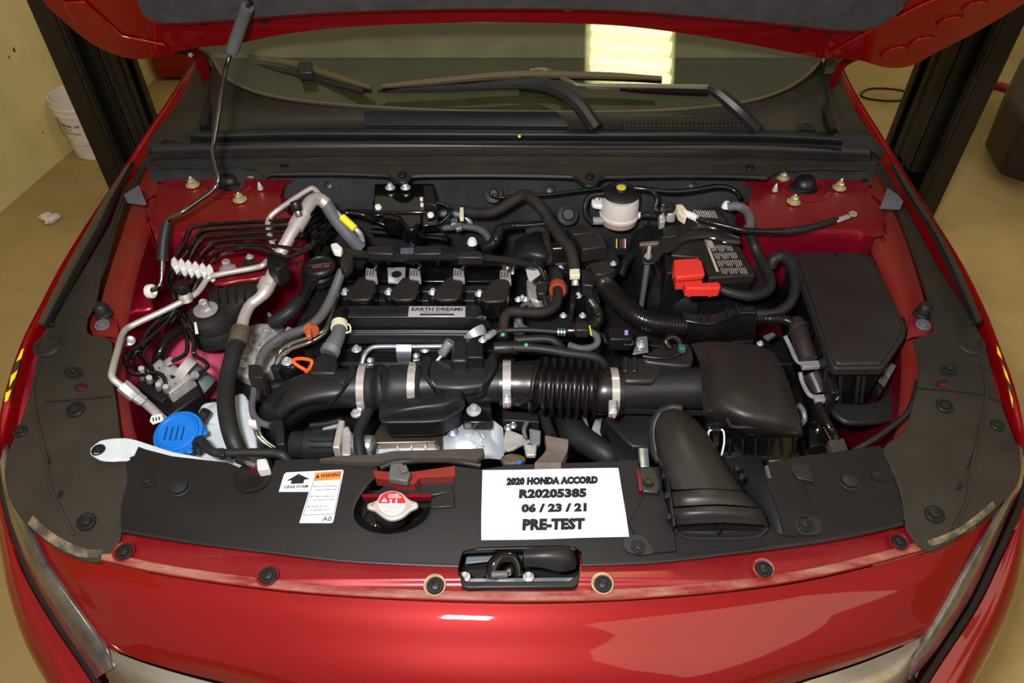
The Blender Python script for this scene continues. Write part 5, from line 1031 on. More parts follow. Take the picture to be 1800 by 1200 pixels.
hb2 = T('lower_radiator_hose', [(985, 700, .70), (998, 735, .71), (1010, 762, .72), (1040, 782, .73), (1068, 800, .73), (1082, 815, .71)], [22, 24, 26, 22, 20, 18], 'rubber', 'wide matt black hose sweeping down below the bellows', 'hose', seg=24)
T('drain_hose', [(955, 725, .74), (962, 748, .74), (970, 768, .74)], 10, 'rubber', 'narrow black hose with green dot below the bellows', 'hose')
cl2 = thing('gear_housing', 1040, 745, .66, 'patch of bright cast metal below the right bellows clamp', 'housing')
mk('housing_rib', prism([(1018, 730), (1030, 728), (1036, 750), (1020, 752)], .70, .03), 'cast', cl2, bev=.004); mk('housing_rib', prism([(1046, 735), (1060, 732), (1068, 762), (1050, 768), (1040, 752)], .70, .03), 'cast', cl2, bev=.004)
la_ = thing('lower_air_duct', 1110, 760, .7, 'flat black panel and slanted frame left of the air scoop', 'duct')
mk('duct_panel', prism([(1080, 718), (1152, 720), (1152, 785), (1112, 785), (1100, 775), (1062, 735)], .765, .10, 0), 'plastic', la_, bev=.004)
mk('duct_frame', prism([(1056, 735), (1075, 738), (1110, 790), (1140, 792), (1140, 812), (1090, 812)], .745, .04), 'plastic_dark', la_, bev=.004)
# ================================================================ AIR BOX AND SCOOP
ab2 = thing('air_box', 1310, 700, .7, 'large smooth black air filter box with tube', 'air filter box')
mk('box_lid', grid([[(1214, 604, .845), (1250, 600, .86), (1300, 603, .862), (1340, 609, .86), (1362, 622, .85)],
  [(1230, 640, .85), (1262, 632, .872), (1305, 632, .878), (1352, 640, .874), (1378, 652, .86)],
  [(1234, 690, .85), (1262, 690, .878), (1310, 688, .886), (1365, 694, .88), (1394, 700, .862)],
  [(1236, 722, .845), (1270, 722, .868), (1310, 730, .878), (1370, 738, .874), (1406, 742, .856)],
  [(1240, 734, .83), (1278, 738, .845), (1315, 752, .848), (1370, 760, .846), (1410, 762, .842)],
  [(1240, 742, .80), (1278, 752, .815), (1318, 762, .815), (1370, 768, .815), (1409, 770, .812)]], 4, 4, .006), 'plastic_brown', ab2, smooth=60)
mk('box_side', grid([[(1362, 622, .85), (1378, 652, .86), (1394, 700, .862), (1406, 742, .856), (1410, 762, .842)], [(1364, 626, .80), (1382, 658, .80), (1398, 706, .80), (1410, 748, .80), (1410, 768, .80)]], 4, 2, .004), 'plastic', ab2)
mk('box_lower', prism([(1242, 735), (1280, 745), (1320, 762), (1409, 766), (1408, 740), (1240, 690)], .812, .085, -.02), 'plastic_gloss', ab2, bev=.004)
mk('box_base', prism([(1240, 640), (1360, 640), (1412, 760), (1404, 800), (1270, 800), (1240, 780)], .735, .10), 'plastic_dark', ab2, bev=.004)
for k in range(6): x = 1283+k*23; mk('box_rib', bar((x, 772, .815), (x-1, 800, .765), 2, .004), 'plastic', ab2)
mk('box_flange', prism([(1268, 793), (1402, 793), (1408, 802), (1270, 804)], .752, .01), 'plastic', ab2, bev=.002)
mk('lid_bead', tube([(1245, 722, .853), (1262, 722, .855), (1274, 728, .853), (1282, 744, .846), (1292, 750, .846), (1330, 751, .852), (1400, 760, .846)], 3, seg=8), 'plastic_brown', ab2)
mk('lid_tongue', prism([(1243, 742), (1262, 738), (1274, 748), (1270, 756), (1244, 752)], .83, .01), 'plastic', ab2, bev=.003)
C(ab2, 'box_tube', [(1078, 688, .812), (1120, 684, .812), (1180, 682, .812), (1238, 682, .812)], [38, 37, 37, 38], 'plastic', seg=36)
mk('tube_keel', bar((1095, 722, .80), (1240, 726, .80), 4, .01), 'plastic', ab2)
band(ab2, (1084, 688, .812), (1092, 688, .812), 43, 'plastic_dark', 'tube_collar')
mk('tube_saddle', prism([(1092, 628), (1160, 626), (1170, 640), (1150, 670), (1096, 670)], .855, .03), 'plastic_brown', ab2, bev=.006)
for x in (1100, 1116): mk('saddle_post', prism([(x-5, 626), (x+5, 626), (x+5, 652), (x-5, 652)], .862, .01), 'plastic', ab2, bev=.003)
mk('sensor_pad', prism(sm2([(1128, 632), (1150, 612), (1180, 604), (1212, 604), (1216, 640), (1170, 640)], 3), .862, .02), 'plastic_brown', ab2, bev=.004)
mk('box_latch', prism([(1250, 745), (1268, 745), (1269, 756), (1250, 756)], .85, .02), 'plastic_gloss', ab2, bev=.003)
C(ab2, 'latch_wire', [(1250, 756, .85), (1246, 758, .85), (1245, 775, .83), (1252, 790, .81)], 1.7, 'white_plastic', smooth=2, seg=6)
C(ab2, 'latch_wire', [(1268, 755, .85), (1272, 758, .85), (1273, 778, .83), (1268, 800, .81)], 1.7, 'white_plastic', smooth=2, seg=6)
mk('latch_tongue', prism([(1253, 760), (1265, 760), (1264, 782), (1254, 782)], .835, .01), 'plastic_dark', ab2, bev=.002)
af = thing('airflow_sensor', 1185, 612, .86, 'black airflow sensor with teal clip on the air box', 'sensor')
C(af, 'sensor_ring', [(1178, 612, .872), (1170, 600, .88), (1180, 592, .885), (1192, 598, .88), (1196, 610, .87)], 6, 'plastic_gloss')
mk('sensor_clip', prism([(1192, 602), (1206, 606), (1206, 614), (1194, 612)], .885, .012), 'teal', af, bev=.002)
C(af, 'sensor_cable', [(1198, 610, .875), (1196, 620, .87), (1180, 627, .866), (1160, 629, .864), (1130, 626, .862)], 3.4, 'conduit', pitch=2.5, amp=.2)
# scoop
scp = thing('air_scoop', 1250, 860, .85, 'broad black air intake scoop opening at the front', 'air scoop')
rows = []
for y, xl, xr, z, crown in ((722, 1168, 1200, .868, .006), (730, 1157, 1214, .872, .012), (752, 1150, 1236, .876, .018), (780, 1152, 1254, .876, .02), (810, 1160, 1272, .874, .02), (840, 1170, 1291, .870, .02), (862, 1177, 1306, .867, .02)):
    w_ = xr-xl; rows.append([(xl-2, y+10, z-.05), (xl, y, z-.012), (xl+w_*.12, y-2, z+crown*.5), (xl+w_*.5, y-4, z+crown), (xl+w_*.85, y-2, z+crown*.6), (xr, y, z-.008), (xr+4, y+10, z-.05)])
mk('scoop_body', grid(rows, 4, 4, .004), 'plastic_brown', scp, smooth=60)
def scoopband(y0, y1, xl0, xr0, xl1, xr1, z0, z1, nm, m_='plastic_brown', e=0):
    R = []
    for y, xl, xr, z in ((y0, xl0, xr0, z0), ((y0+y1)/2, (xl0+xl1)/2, (xr0+xr1)/2, (z0+z1)/2+e), (y1, xl1, xr1, z1)):
        w_ = xr-xl; R.append([(xl-2, y+10, z-.045), (xl, y, z-.010), (xl+w_*.12, y-3, z+.012), (xl+w_*.5, y-6, z+.022), (xl+w_*.85, y-3, z+.014), (xr, y, z-.006), (xr+4, y+10, z-.045)])
    mk(nm, grid(R, 4, 3, .004), m_, scp, smooth=60)
scoopband(866, 892, 1178, 1310, 1181, 1336, .868, .862, 'scoop_fold', e=.003)
scoopband(895, 916, 1181, 1338, 1183, 1346, .864, .856, 'scoop_lip', e=.004)
scoopband(916, 924, 1185, 1346, 1187, 1348, .858, .852, 'scoop_rim', 'plastic')
mk('mouth_floor', grid([[(1192, 920, .822), (1230, 914, .822), (1300, 914, .822), (1344, 920, .822)], [(1190, 936, .815), (1230, 941, .815), (1300, 941, .815), (1342, 934, .815)]], 3, 2, .004), 'rubber', scp)
mk('mouth_lower_lip', tube([(1186, 928, .83), (1196, 940, .82), (1225, 945, .816), (1300, 945, .816), (1335, 940, .82), (1350, 926, .832)], 4, seg=8), 'plastic', scp)
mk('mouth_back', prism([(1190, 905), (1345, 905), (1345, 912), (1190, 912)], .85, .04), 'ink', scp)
mk('mouth_vane', prism([(1262, 915), (1270, 915), (1267, 930)], .845, .02), 'plastic', scp)
C(scp, 'scoop_seal', [(1200, 718, .872), (1180, 716, .868), (1158, 728, .862), (1148, 752, .855), (1150, 790, .85), (1160, 812, .845)], 8, 'rubber', seg=12)
C(scp, 'seal_highlight', [(1160, 728, .868), (1151, 750, .862), (1153, 785, .857), (1158, 798, .853)], 3, 'galvanised', seg=8)
mk('scoop_side_rib', bar((1170, 830, .865), (1184, 928, .845), 5, .02), 'plastic_dark', scp, bev=.002)
for x, y in ((1168, 832), (1173, 868), (1176, 905), (1296, 820), (1304, 835)): mk('scoop_clip', prism([(x-5, y-5), (x+6, y-4), (x+6, y+5), (x-4, y+6)], .866, .012), 'plastic_dark', scp, bev=.002)
mk('red_dot', prism(sm2(ell(1347, 935, 5, 4, 8), 1), .815, .01), 'rib_red', scp)
# parts beside the scoop
sb = thing('duct_bracket', 1148, 840, .8, 'grey-black bracket with round recess left of the scoop', 'bracket')
mk('bracket_body', prism([(1122, 820), (1160, 818), (1166, 855), (1158, 866), (1130, 864), (1122, 848)], .845, .02), 'plastic', sb, bev=.003)
up('bracket_boss', 1140, 845, .848, [(10, 0), (9, 3), (5, 3), (4, 1)], 'plastic', sb)
mk('bracket_stay', prism([(1122, 786), (1140, 786), (1142, 820), (1126, 820)], .82, .01), 'galvanised', sb, bev=.002)
mk('bracket_edge', prism([(1120, 825), (1123, 825), (1128, 862), (1124, 862)], .846, .01), 'rib_red', sb)
sr = thing('scoop_support', 1330, 870, .8, 'grey-black ramp panel right of the scoop', 'panel')
mk('ramp', grid([[(1270, 806, .79), (1310, 800, .80), (1338, 800, .80)], [(1300, 850, .80), (1318, 850, .82), (1345, 840, .84)], [(1340, 905, .81), (1350, 905, .825), (1368, 905, .835)], [(1352, 935, .81), (1362, 935, .82), (1376, 938, .825)]], 3, 3, .005), 'plastic', sr)
mk('ramp_pocket', prism([(1344, 816), (1384, 814), (1400, 838), (1352, 840)], .826, .02), 'connector_dark', sr, bev=.003)
mk('ramp_plate', prism([(1384, 812), (1420, 806), (1432, 846), (1402, 840)], .846, .006), 'plastic', sr, bev=.002)
mk('ramp_slot', prism([(1352, 808), (1380, 808), (1380, 811), (1352, 811)], .80, .01), 'galvanised', sr)
# ================================================================ RIGHT: FUSE BOX, BRACKETS
fb_ = thing('fuse_box', 1490, 600, .72, 'tall black fuse box with slanted corner lid', 'fuse box')
lid = [(1393, 450), (1404, 442), (1521, 443), (1535, 452), (1594, 576), (1592, 590), (1554, 646), (1470, 647), (1462, 640)]
mk('box_lid', prism(lid, .90, .018, .01), 'plastic_brown', fb_, bev=.004, segs=3)
cx, cy = 1490, 545
mk('lid_panel', prism([((x-cx)*.9+cx+2, (y-cy)*.93+cy-2) for x, y in lid], .9065, .008, .02), 'plastic_brown', fb_, bev=.004, segs=3)
mk('box_body', prism([((x-cx)*.985+cx, (y-cy)*.985+cy) for x, y in lid], .885, .16, -.06), 'plastic_gloss', fb_, bev=.004)
for q in ([(1386, 470), (1402, 468), (1406, 496), (1394, 498)], [(1435, 580), (1452, 580), (1460, 604), (1446, 606)], [(1575, 560), (1590, 555), (1596, 580), (1588, 588)]): mk('box_latch', prism(q, .885, .03), 'plastic_dark', fb_, bev=.003)
for x in (1478, 1510, 1520): mk('body_rib', bar((x, 655, .875), (x-2+(x-1478)*-.1, 708, .80), 4, .006), 'plastic', fb_, bev=.001)
mk('side_channel', prism([(1385, 452), (1394, 450), (1464, 640), (1476, 690), (1462, 690), (1440, 620)], .85, .10), 'plastic_dark', fb_, bev=.003)
up('lid_peg', 1470, 448, .905, [(4, 0), (3, 3)], 'plastic_dark', fb_, seg=8)
ah = thing('steel_arm', 1530, 715, .78, 'black steel arm bracket below the fuse box', 'bracket')
mk('arm_plate', prism(sm2([(1458, 706), (1500, 708), (1532, 706), (1550, 698), (1562, 682), (1566, 668), (1578, 670), (1592, 686), (1596, 704), (1588, 722), (1560, 738), (1530, 742), (1492, 742), (1468, 728)], 3), .80, .012), 'plastic', ah, bev=.005, segs=3)
up('arm_hole', 1541, 715, .8008, [(3.5, 0), (3.5, .4)], 'ink', ah)
mk('arm_box', prism([(1552, 650), (1566, 636), (1577, 642), (1564, 662)], .85, .03), 'connector_dark', ah, bev=.002)
mk('arm_post', prism([(1535, 668), (1555, 652), (1568, 664), (1548, 690)], .81, .03), 'plastic_dark', ah, bev=.004)
bolt(1590, 712, .79, 8, 'galvanised', ah)
T('bonnet_cable', [(1500, 792, .84), (1530, 775, .85), (1560, 755, .855), (1592, 728, .86), (1606, 700, .86), (1613, 670, .865)], 5, 'plastic', 'black release cable beside the right shroud', 'cable')
# taped harness down the right of the air box
th = thing('taped_harness', 1410, 600, .82, 'brown taped harness held in two grey clips', 'wiring')
C(th, 'harness_tape', [(1400, 566, .86), (1404, 578, .86), (1412, 605, .855), (1421, 632, .845)], [14, 16, 16, 16], 'tape', seg=18)
C(th, 'harness_lower', [(1426, 655, .83), (1434, 672, .82), (1441, 690, .81)], [15, 15, 15], 'tape', seg=18)
mk('tape_tie', lathe([(.021, 0), (.021, .005), (.018, .005)], P(1403, 577, .86), (.35, -1, -.2), 18), 'tape', th)
for o_ in ((0, 0), (22, 64)):
    dx, dy = o_; h = .835 if dy == 0 else .815
    C(th, 'clip_arm', [(1380+dx*1.2, 590+dy, h+.01), (1388+dx, 606+dy, h), (1400+dx, 632+dy*.95, h), (1414+dx, 640+dy*.9, h), (1436+dx, 638+dy*.9, h), (1442+dx, 632+dy*.9, h), (1434+dx, 618+dy*.95, h), (1424+dx, 600+dy, h)], 4, 'connector_grey', seg=8, smooth=3)
    mk('clip_foot', prism([(1408+dx, 634+dy*.92), (1440+dx, 632+dy*.92), (1443+dx, 643+dy*.92), (1412+dx, 645+dy*.92)], h+.006, .01), 'connector_grey', th, bev=.002)
bolt(1465, 697, .82, 9, parent=th)
T('corrugated_conduit', [(1436, 708, .81), (1446, 728, .81), (1456, 748, .81), (1466, 764, .80), (1474, 782, .79)], 8.5, 'conduit', 'corrugated conduit ending in a brown foam block', 'conduit', pitch=5, amp=.22, seg=14)
mk('foam_end', prism([(1456, 772), (1484, 768), (1492, 790), (1464, 796)], .80, .02), 'foam_brown', label='brown foam block at the lower end of the corrugated conduit', cat='foam block', bev=.003)
hr = thing('horn_bracket', 1430, 770, .7, 'glossy black bracket tray right of the air box', 'bracket')
mk('tray', plate([(1408, 775), (1410, 730), (1432, 722), (1462, 775), (1464, 800), (1416, 802)], .76, .02, [[(1418, 782), (1422, 745), (1432, 740), (1452, 778), (1452, 790), (1424, 792)]]), 'black_paint', hr, bev=.004)
mk('tray_block', prism([(1420, 745), (1445, 745), (1455, 780), (1425, 785)], .74, .06), 'plastic_dark', hr, bev=.003); up('tray_stud', 1436, 758, .75, [(5, 0), (4, 6), (2, 8)], 'steel', hr)
C(hr, 'crystal_clip', [(1404, 712, .80), (1412, 722, .79), (1414, 738, .78), (1408, 745, .78)], 5, 'motor_grey')
# ================================================================ BATTERY AREA
bt_ = thing('battery', 1240, 440, .8, 'black battery with white printed labels', 'battery')
mk('battery_case', prism([(1163, 396), (1262, 362), (1326, 482), (1322, 490), (1245, 490), (1236, 470), (1172, 480)], .895, .12, 0), 'plastic_dark', bt_, bev=.004)
mk('battery_lid', prism([(1196, 374), (1262, 360), (1328, 483), (1247, 488), (1232, 452), (1210, 408)], .905, .022), 'plastic_brown', bt_, bev=.003)
mk('battery_cover_plate', prism([(1164, 398), (1208, 392), (1232, 452), (1180, 448)], .905, .01), 'plastic_brown', bt_, bev=.003)
bz = .9058
for j in range(4):     # columns of small print, running across the label
    for k in range(13):
        u = .06+j*.245; x0, y0 = 1247+u*24+k*3.1*(.93+.07*j), 428+u*54-k*.1; L = 9.5+random.random()*2 if k % 5 != 3 else 6
        mk('print_line', prism([(x0, y0), (x0+1.1, y0), (x0+1.1+L*.42, y0+L), (x0+L*.42, y0+L)], bz, .0004), 'print_grey', bt_, flat=True)
mk('print_bar', prism([(1239, 424), (1243, 424), (1264, 477), (1259, 477)], bz, .0004), 'print_grey', bt_, flat=True)
mk('print_block', prism([(1238, 420), (1250, 420), (1257, 435), (1244, 436)], bz, .0004), 'print_grey', bt_, flat=True)
for k in range(10):
    x0, y0 = 1218+k*4, 368+k*.2; mk('print_line', prism([(x0, y0+random.random()*4), (x0+1.4, y0), (x0+8, y0+13), (x0+6, y0+13)], bz, .0004), 'print_grey', bt_, flat=True)
for k in range(8):
    x0 = 1224+k*4; mk('print_line', prism([(x0, 389), (x0+1.4, 389), (x0+6, 399), (x0+4.6, 399)], bz, .0004), 'print_grey', bt_, flat=True)
ins_ = thing('battery_insulator', 1230, 560, .6, 'smooth black battery tray surrounding the battery', 'battery tray')
mk('tray_rim', plate(sm2([(1134, 382), (1190, 372), (1262, 352), (1300, 365), (1326, 420), (1346, 478), (1345, 502), (1320, 514), (1250, 512), (1185, 508), (1168, 500), (1150, 450)], 3), .835, .006), 'plastic', ins_, bev=.002)
rim = [(1134, 382), (1140, 420), (1152, 460), (1168, 498), (1188, 510), (1250, 514), (1320, 516), (1346, 504)]
mk('tray_wall', grid([[(x, y, .836) for x, y in rim], [(x+(x-1240)*.03, y+6, .825) for x, y in rim], [(1112, 390, .80), (1112, 430, .79), (1118, 480, .78), (1130, 530, .77), (1180, 552, .77), (1250, 554, .77), (1330, 550, .77), (1372, 520, .78)], [(1104, 395, .62), (1104, 440, .62), (1108, 500, .6), (1120, 560, .6), (1180, 580, .6), (1250, 585, .6), (1340, 580, .6), (1385, 530, .6)]], 4, 4, .005), 'plastic', ins_, smooth=60)
mk('rim_bead', tube([(x+5, y-2, .843) for x, y in rim], 3, seg=8), 'plastic', ins_)
hd = thing('battery_clamp', 1140, 440, .85, 'black curved battery hold-down strap with long rod', 'clamp')
strap = [(1128, 426), (1152, 424), (1163, 418), (1190, 414), (1210, 403), (1235, 399), (1258, 402), (1276, 410), (1300, 418)]
lw = [(1130, 462), (1150, 462), (1164, 446), (1180, 440), (1202, 424), (1232, 417), (1256, 419), (1274, 426), (1302, 428)]
mk('strap', grid([[(x, y, .935) for x, y in strap], [((x+a)/2, (y+b)/2, .938) for (x, y), (a, b) in zip(strap, lw)], [(x, y, .933) for x, y in lw]], 3, 3, .003), 'plastic_brown', hd, smooth=50)
C(hd, 'strap_edge', [(x, y, .936) for x, y in strap], 2, 'plastic_gloss', seg=6); C(hd, 'strap_edge', [(x, y, .934) for x, y in lw], 2, 'plastic_gloss', seg=6)
mk('strap_tab', prism([(1124, 426), (1158, 423), (1158, 428), (1125, 431)], .94, .008), 'steel', hd, bev=.001)
cyl(hd, 'threaded_tip', (1139, 455, .94), (1142, 432, .965), 3.4, 'bolt_grey', seg=10); up('nut', 1139, 451, .938, [(7, 0), (6, 4), (5, 6)], 'zinc', hd, seg=6)
cyl(hd, 'rod', (1127, 540, .80), (1138, 464, .93), 4.6, 'galvanised', seg=12)
rc = thing('terminal_cover', 1215, 490, .9, 'bright red plastic battery terminal cover', 'terminal cover')
mk('cover_top', prism([(1184, 455), (1228, 453), (1234, 458), (1240, 480), (1236, 483), (1190, 487), (1186, 480)], .945, .012), 'red_plastic', rc, bev=.003)
mk('cover_skirt', prism([(1186, 458), (1232, 457), (1235, 476), (1210, 484), (1191, 485)], .94, .035, 0), 'red_plastic', rc, bev=.003)
mk('cover_step', prism([(1204, 487), (1233, 484), (1236, 496), (1262, 494), (1268, 500), (1266, 506), (1206, 506), (1202, 494)], .925, .022), 'red_plastic', rc, bev=.003)
for x in (1214, 1251): mk('cover_rib', prism([(x-3, 505), (x+3, 505), (x+3, 508), (x-3, 508)], .924, .02), 'red_plastic', rc, bev=.001)
mk('cover_hinge', prism([(1183, 462), (1188, 462), (1190, 476), (1184, 476)], .93, .02), 'red_plastic', rc, bev=.002)
T('positive_cable', [(1262, 507, .90), (1290, 516, .895), (1320, 520, .89), (1346, 512, .885), (1354, 498, .885), (1349, 480, .885), (1336, 455, .885), (1325, 430, .90), (1316, 400, .935)], [7, 8, 9, 10, 10, 10, 9, 9, 9], 'rubber', 'thick black cable from the red cover looping right of the battery', 'cable', seg=14)
T('vent_hose', [(1280, 364, .935), (1292, 362, .94), (1306, 366, .94), (1316, 376, .94), (1319, 390, .938), (1317, 402, .935)], 8, 'rubber_grey', 'dark grey hose hooked over behind the battery', 'hose', seg=14)
up('hose_clip', 1276, 364, .915, [(8, 0), (7, 6), (5, 10)], 'white_plastic', label='pale clip at the end of the grey vent hose', cat='clip')
T('fuse_cable', [(1356, 470, .87), (1360, 456, .885), (1376, 451, .89), (1390, 462, .89), (1398, 485, .885), (1397, 515, .88), (1384, 538, .87), (1360, 550, .865), (1328, 551, .865)], [10, 11, 12, 12, 10, 9, 9, 8, 8], 'rubber', 'thick black cable arching beside the fuse box', 'cable', seg=14)
nc = thing('negative_cable', 1300, 395, .92, 'black ribbed ground cable ending in a copper lug', 'cable')
C(nc, 'cable_ribbed', [(1226, 385, .94), (1250, 391, .945), (1280, 398, .945), (1310, 405, .945), (1350, 407, .945), (1376, 407, .945)], 6, 'conduit', pitch=3.4, amp=.16)
C(nc, 'cable_smooth', [(1374, 407, .945), (1410, 403, .945), (1440, 396, .945), (1456, 391, .944), (1472, 386, .944)], [6, 6.5, 6.5, 6.5, 5], 'rubber')
C(nc, 'heat_shrink', [(1203, 374, .935), (1215, 379, .937), (1228, 386, .94)], [6, 6.5, 6], 'white_plastic')
mk('copper_lug', bar((1470, 388, .945), (1492, 380, .945), 9, .005), 'aluminium', nc, bev=.001); up('lug_ring', 1499, 377, .943, [(7, 0), (7, 3), (3.5, 3), (3.5, 0)], 'zinc', nc)
mk('terminal_lug', prism([(1188, 358), (1200, 358), (1210, 370), (1206, 382), (1194, 374)], .94, .02), 'cream', nc, bev=.003)
nt_ = thing('battery_terminal', 1170, 380, .9, 'small metal clamp and post at the battery corner', 'terminal')
up('post', 1177, 385, .90, [(10, 0), (9, 14), (7, 16)], 'cast', nt_); mk('clamp_body', prism([(1158, 372), (1168, 370), (1170, 388), (1160, 390)], .92, .02), 'zinc', nt_, bev=.002); up('clamp_stud', 1164, 370, .925, [(3, 0), (3, 12)], 'steel', nt_, seg=8)
mk('sensor_block', prism([(1164, 356), (1184, 355), (1186, 366), (1166, 368)], .93, .02), 'plastic', nt_, bev=.003)
C(nt_, 'post_lead', [(1160, 374, .93), (1152, 366, .93), (1155, 352, .935), (1150, 340, .94), (1138, 332, .94)], 4.5, 'conduit', pitch=3, amp=.16)
# thick loom and channel
T('main_loom', [(1058, 490, .87), (1070, 508, .875), (1090, 532, .87), (1120, 556, .865), (1155, 568, .86), (1205, 573, .858)], [17, 18, 19, 19, 19, 19], 'conduit', 'very thick ribbed black conduit curving from engine to battery tray', 'conduit', pitch=5.4, amp=.14, seg=28)
lc_ = thing('loom_channel', 1265, 570, .8, 'black plastic loom channel in front of the battery tray', 'channel')
chp = [(1200, 548), (1228, 553), (1245, 554), (1262, 550), (1290, 541), (1326, 538)]; chl = [(1203, 562), (1230, 567), (1250, 568), (1270, 562), (1296, 550), (1328, 549)]
mk('channel_top', grid([[(x, y, .872) for x, y in chp], [(x, y, .874) for x, y in chl], [(x, y+3, .868) for x, y in chl]], 3, 2, .004), 'plastic_brown', lc_)
mk('channel_front', grid([[(x, y+3, .869) for x, y in chl], [(x, y+22, .84) for x, y in chl], [(x-2, 606 if x < 1290 else 600, .78) for x, y in chl]], 3, 2, .004), 'plastic_dark', lc_)
for x, y in ((1203, 562), (1234, 566), (1248, 567), (1280, 557), (1296, 550)): mk('channel_tie', bar((x-3, y-14, .878), (x+2, y+2, .877), 3, .006), 'plastic', lc_)
C(lc_, 'channel_bead', [(x, y+1, .876) for x, y in chl], 1.6, 'plastic_gloss', seg=6)
C(lc_, 'rear_conduit', [(1326, 560, .85), (1350, 560, .86), (1380, 562, .862), (1400, 572, .86)], [10, 10, 11, 12], 'conduit', pitch=5, amp=.15)
mk('channel_box', prism([(1180, 578), (1240, 585), (1330, 580), (1325, 600), (1190, 605)], .79, .1), 'plastic_dark', lc_, bev=.003)
mk('galvanised_tab', prism([(1120, 592), (1138, 590), (1140, 618), (1112, 622)], .82, .004), 'galvanised', label='bright zinc bracket tab below the thick loom', cat='bracket', bev=.001); bolt(1126, 606, .822, 8, parent=bpy.data.objects['galvanised_tab'])
mk('corner_block', prism([(1330, 590), (1392, 585), (1410, 640), (1372, 640)], .72, .2), 'plastic_dark', ins_, bev=.004); mk('corner_clip', prism([(1343, 590), (1358, 584), (1364, 588), (1352, 596)], .80, .006), 'galvanised', ins_); bolt(1336, 604, .80, 6, 'zinc', ins_)
# ================================================================ FIREWALL SIDE
mr = thing('brake_reservoir', 1088, 370, .84, 'milky white brake fluid reservoir with black cap', 'reservoir')
up('reservoir_body', 1089, 372, .885, [(26, -22), (31, -17), (33, -8), (35, -6), (35, -2), (33, 0), (32, 22), (30, 30)], 'reservoir_milky', mr, seg=36)
up('fluid_level', 1089, 372, .885, [(26.6, -23), (32.2, -18), (33.8, -8), (33, -7.6)], 'fluid', mr, seg=36)
up('neck_ring', 1090, 352, .905, [(30, 0), (30, 8), (28, 9)], 'reservoir_milky', mr, seg=36)
up('cap_rim', 1091, 346, .914, [(31, 0), (34, 2), (33, 8), (29, 12), (24, 13), (22, 11), (12, 13)], 'plastic_brown', mr, seg=30)
up('cap_dome', 1092, 336, .93, [(12, 0), (12, 4), (10, 6)], 'plastic_dark', mr); up('cap_label', 1092, 330, .938, [(8.5, 0), (8.5, 1.5), (4, 2)], 'cap_yellow', mr)
mk('reservoir_ear', prism(sm2([(1040, 350), (1048, 344), (1066, 348), (1066, 360), (1044, 359)], 3), .905, .012), 'white_plastic', mr, bev=.003); bolt(1049, 350, .906, 6, parent=mr)
cyl(mr, 'side_port', (1060, 388, .875), (1042, 388, .875), 7, 'connector_grey'); cyl(mr, 'side_port', (1116, 380, .88), (1126, 378, .88), 6, 'white_plastic')
C(mr, 'feed_hose', [(1124, 379, .88), (1140, 378, .88), (1156, 380, .885)], 6, 'rubber')
T('sensor_wire', [(866, 343, .93), (880, 347, .93), (910, 343, .93), (960, 342, .93), (1010, 336, .935), (1060, 330, .94)], 3.4, 'conduit', 'thin ribbed wire crossing the firewall to the brake reservoir', 'wire', pitch=2.6, amp=.2)
T('firewall_wire', [(1116, 330, .94), (1140, 333, .94), (1180, 337, .935), (1220, 334, .935), (1262, 328, .935), (1290, 334, .93), (1302, 350, .92)], 5, 'plastic_gloss', 'glossy black wire loom waving along the right firewall', 'wire')
T('loop_wire', [(1062, 340, .93), (1036, 345, .925), (1028, 362, .91), (1030, 380, .89), (1040, 392, .875)], 4.5, 'plastic_dark', 'black wire loop left of the brake reservoir', 'wire')
up('firewall_grommet', 868, 341, .91, [(17, 0), (16, 3), (9, 5), (6, 9)], 'rubber', label='round rubber grommet in the middle of the firewall', cat='grommet', axis=(0, -.7, .7))
for x, y in ((577, 325), (967, 333), (1218, 325)): up('insulation_clip', x, y, .915, [(8, 0), (7, 2), (4, 3)], 'clip_black', bpy.data.objects['firewall'] if False else car, axis=(0, -.7, .7))
up('booster_boot', 998, 378, .87, [(19, 0), (18, 4), (11, 6), (11, 12), (9, 14)], 'rubber', label='ribbed rubber boot low on the firewall behind the hose', cat='grommet', axis=(0, -.7, .6))
hh = thing('heater_hose', 940, 360, .9, 'long bent black heater hose behind the engine', 'hose')
C(hh, 'hose_body', [(812, 370, .90), (834, 374, .90), (862, 373, .905), (880, 366, .91), (905, 350, .93), (922, 343, .935), (938, 352, .935), (955, 370, .925), (970, 395, .91), (990, 422, .90), (1004, 442, .89), (1010, 476, .87)], [9, 9.5, 9.5, 9.5, 10, 10.5, 10.5, 10.5, 10.5, 10.5, 10.5, 10], 'rubber_matt', seg=16)
mk('hose_clamp', prism([(1001, 472), (1019, 471), (1020, 483), (1002, 484)], .893, .012), 'cream', hh, bev=.002); mk('hose_clamp', prism([(808, 364), (815, 364), (815, 382), (808, 382)], .915, .01), 'cream', hh, bev=.001)
cyl(hh, 'pipe_end', (1011, 502, .86), (1011, 484, .875), 6.5, 'zinc')
hh2 = thing('pipe_bracket', 1015, 520, .82, 'small steel bracket with bolt under the cream hose clamp', 'bracket')
mk('bracket_plate', prism([(1006, 500), (1022, 498), (1026, 508), (1014, 522), (1006, 560), (1001, 560), (1002, 520)], .85, .005), 'plastic_gloss', hh2, bev=.001); bolt(1016, 520, .845, 7, parent=hh2)
T('rear_hose', [(850, 436, .86), (866, 428, .87), (874, 415, .875), (880, 402, .88), (900, 397, .88), (925, 396, .88), (962, 393, .88)], [10, 10, 10, 9, 7, 7, 7], 'conduit', 'ribbed hose turning up behind the wiring rail', 'hose', pitch=4, amp=.12)
C(eng, 'coolant_pipe', [(770, 376, .87), (800, 376, .875), (820, 384, .87), (830, 400, .85)], 6, 'galvanised')
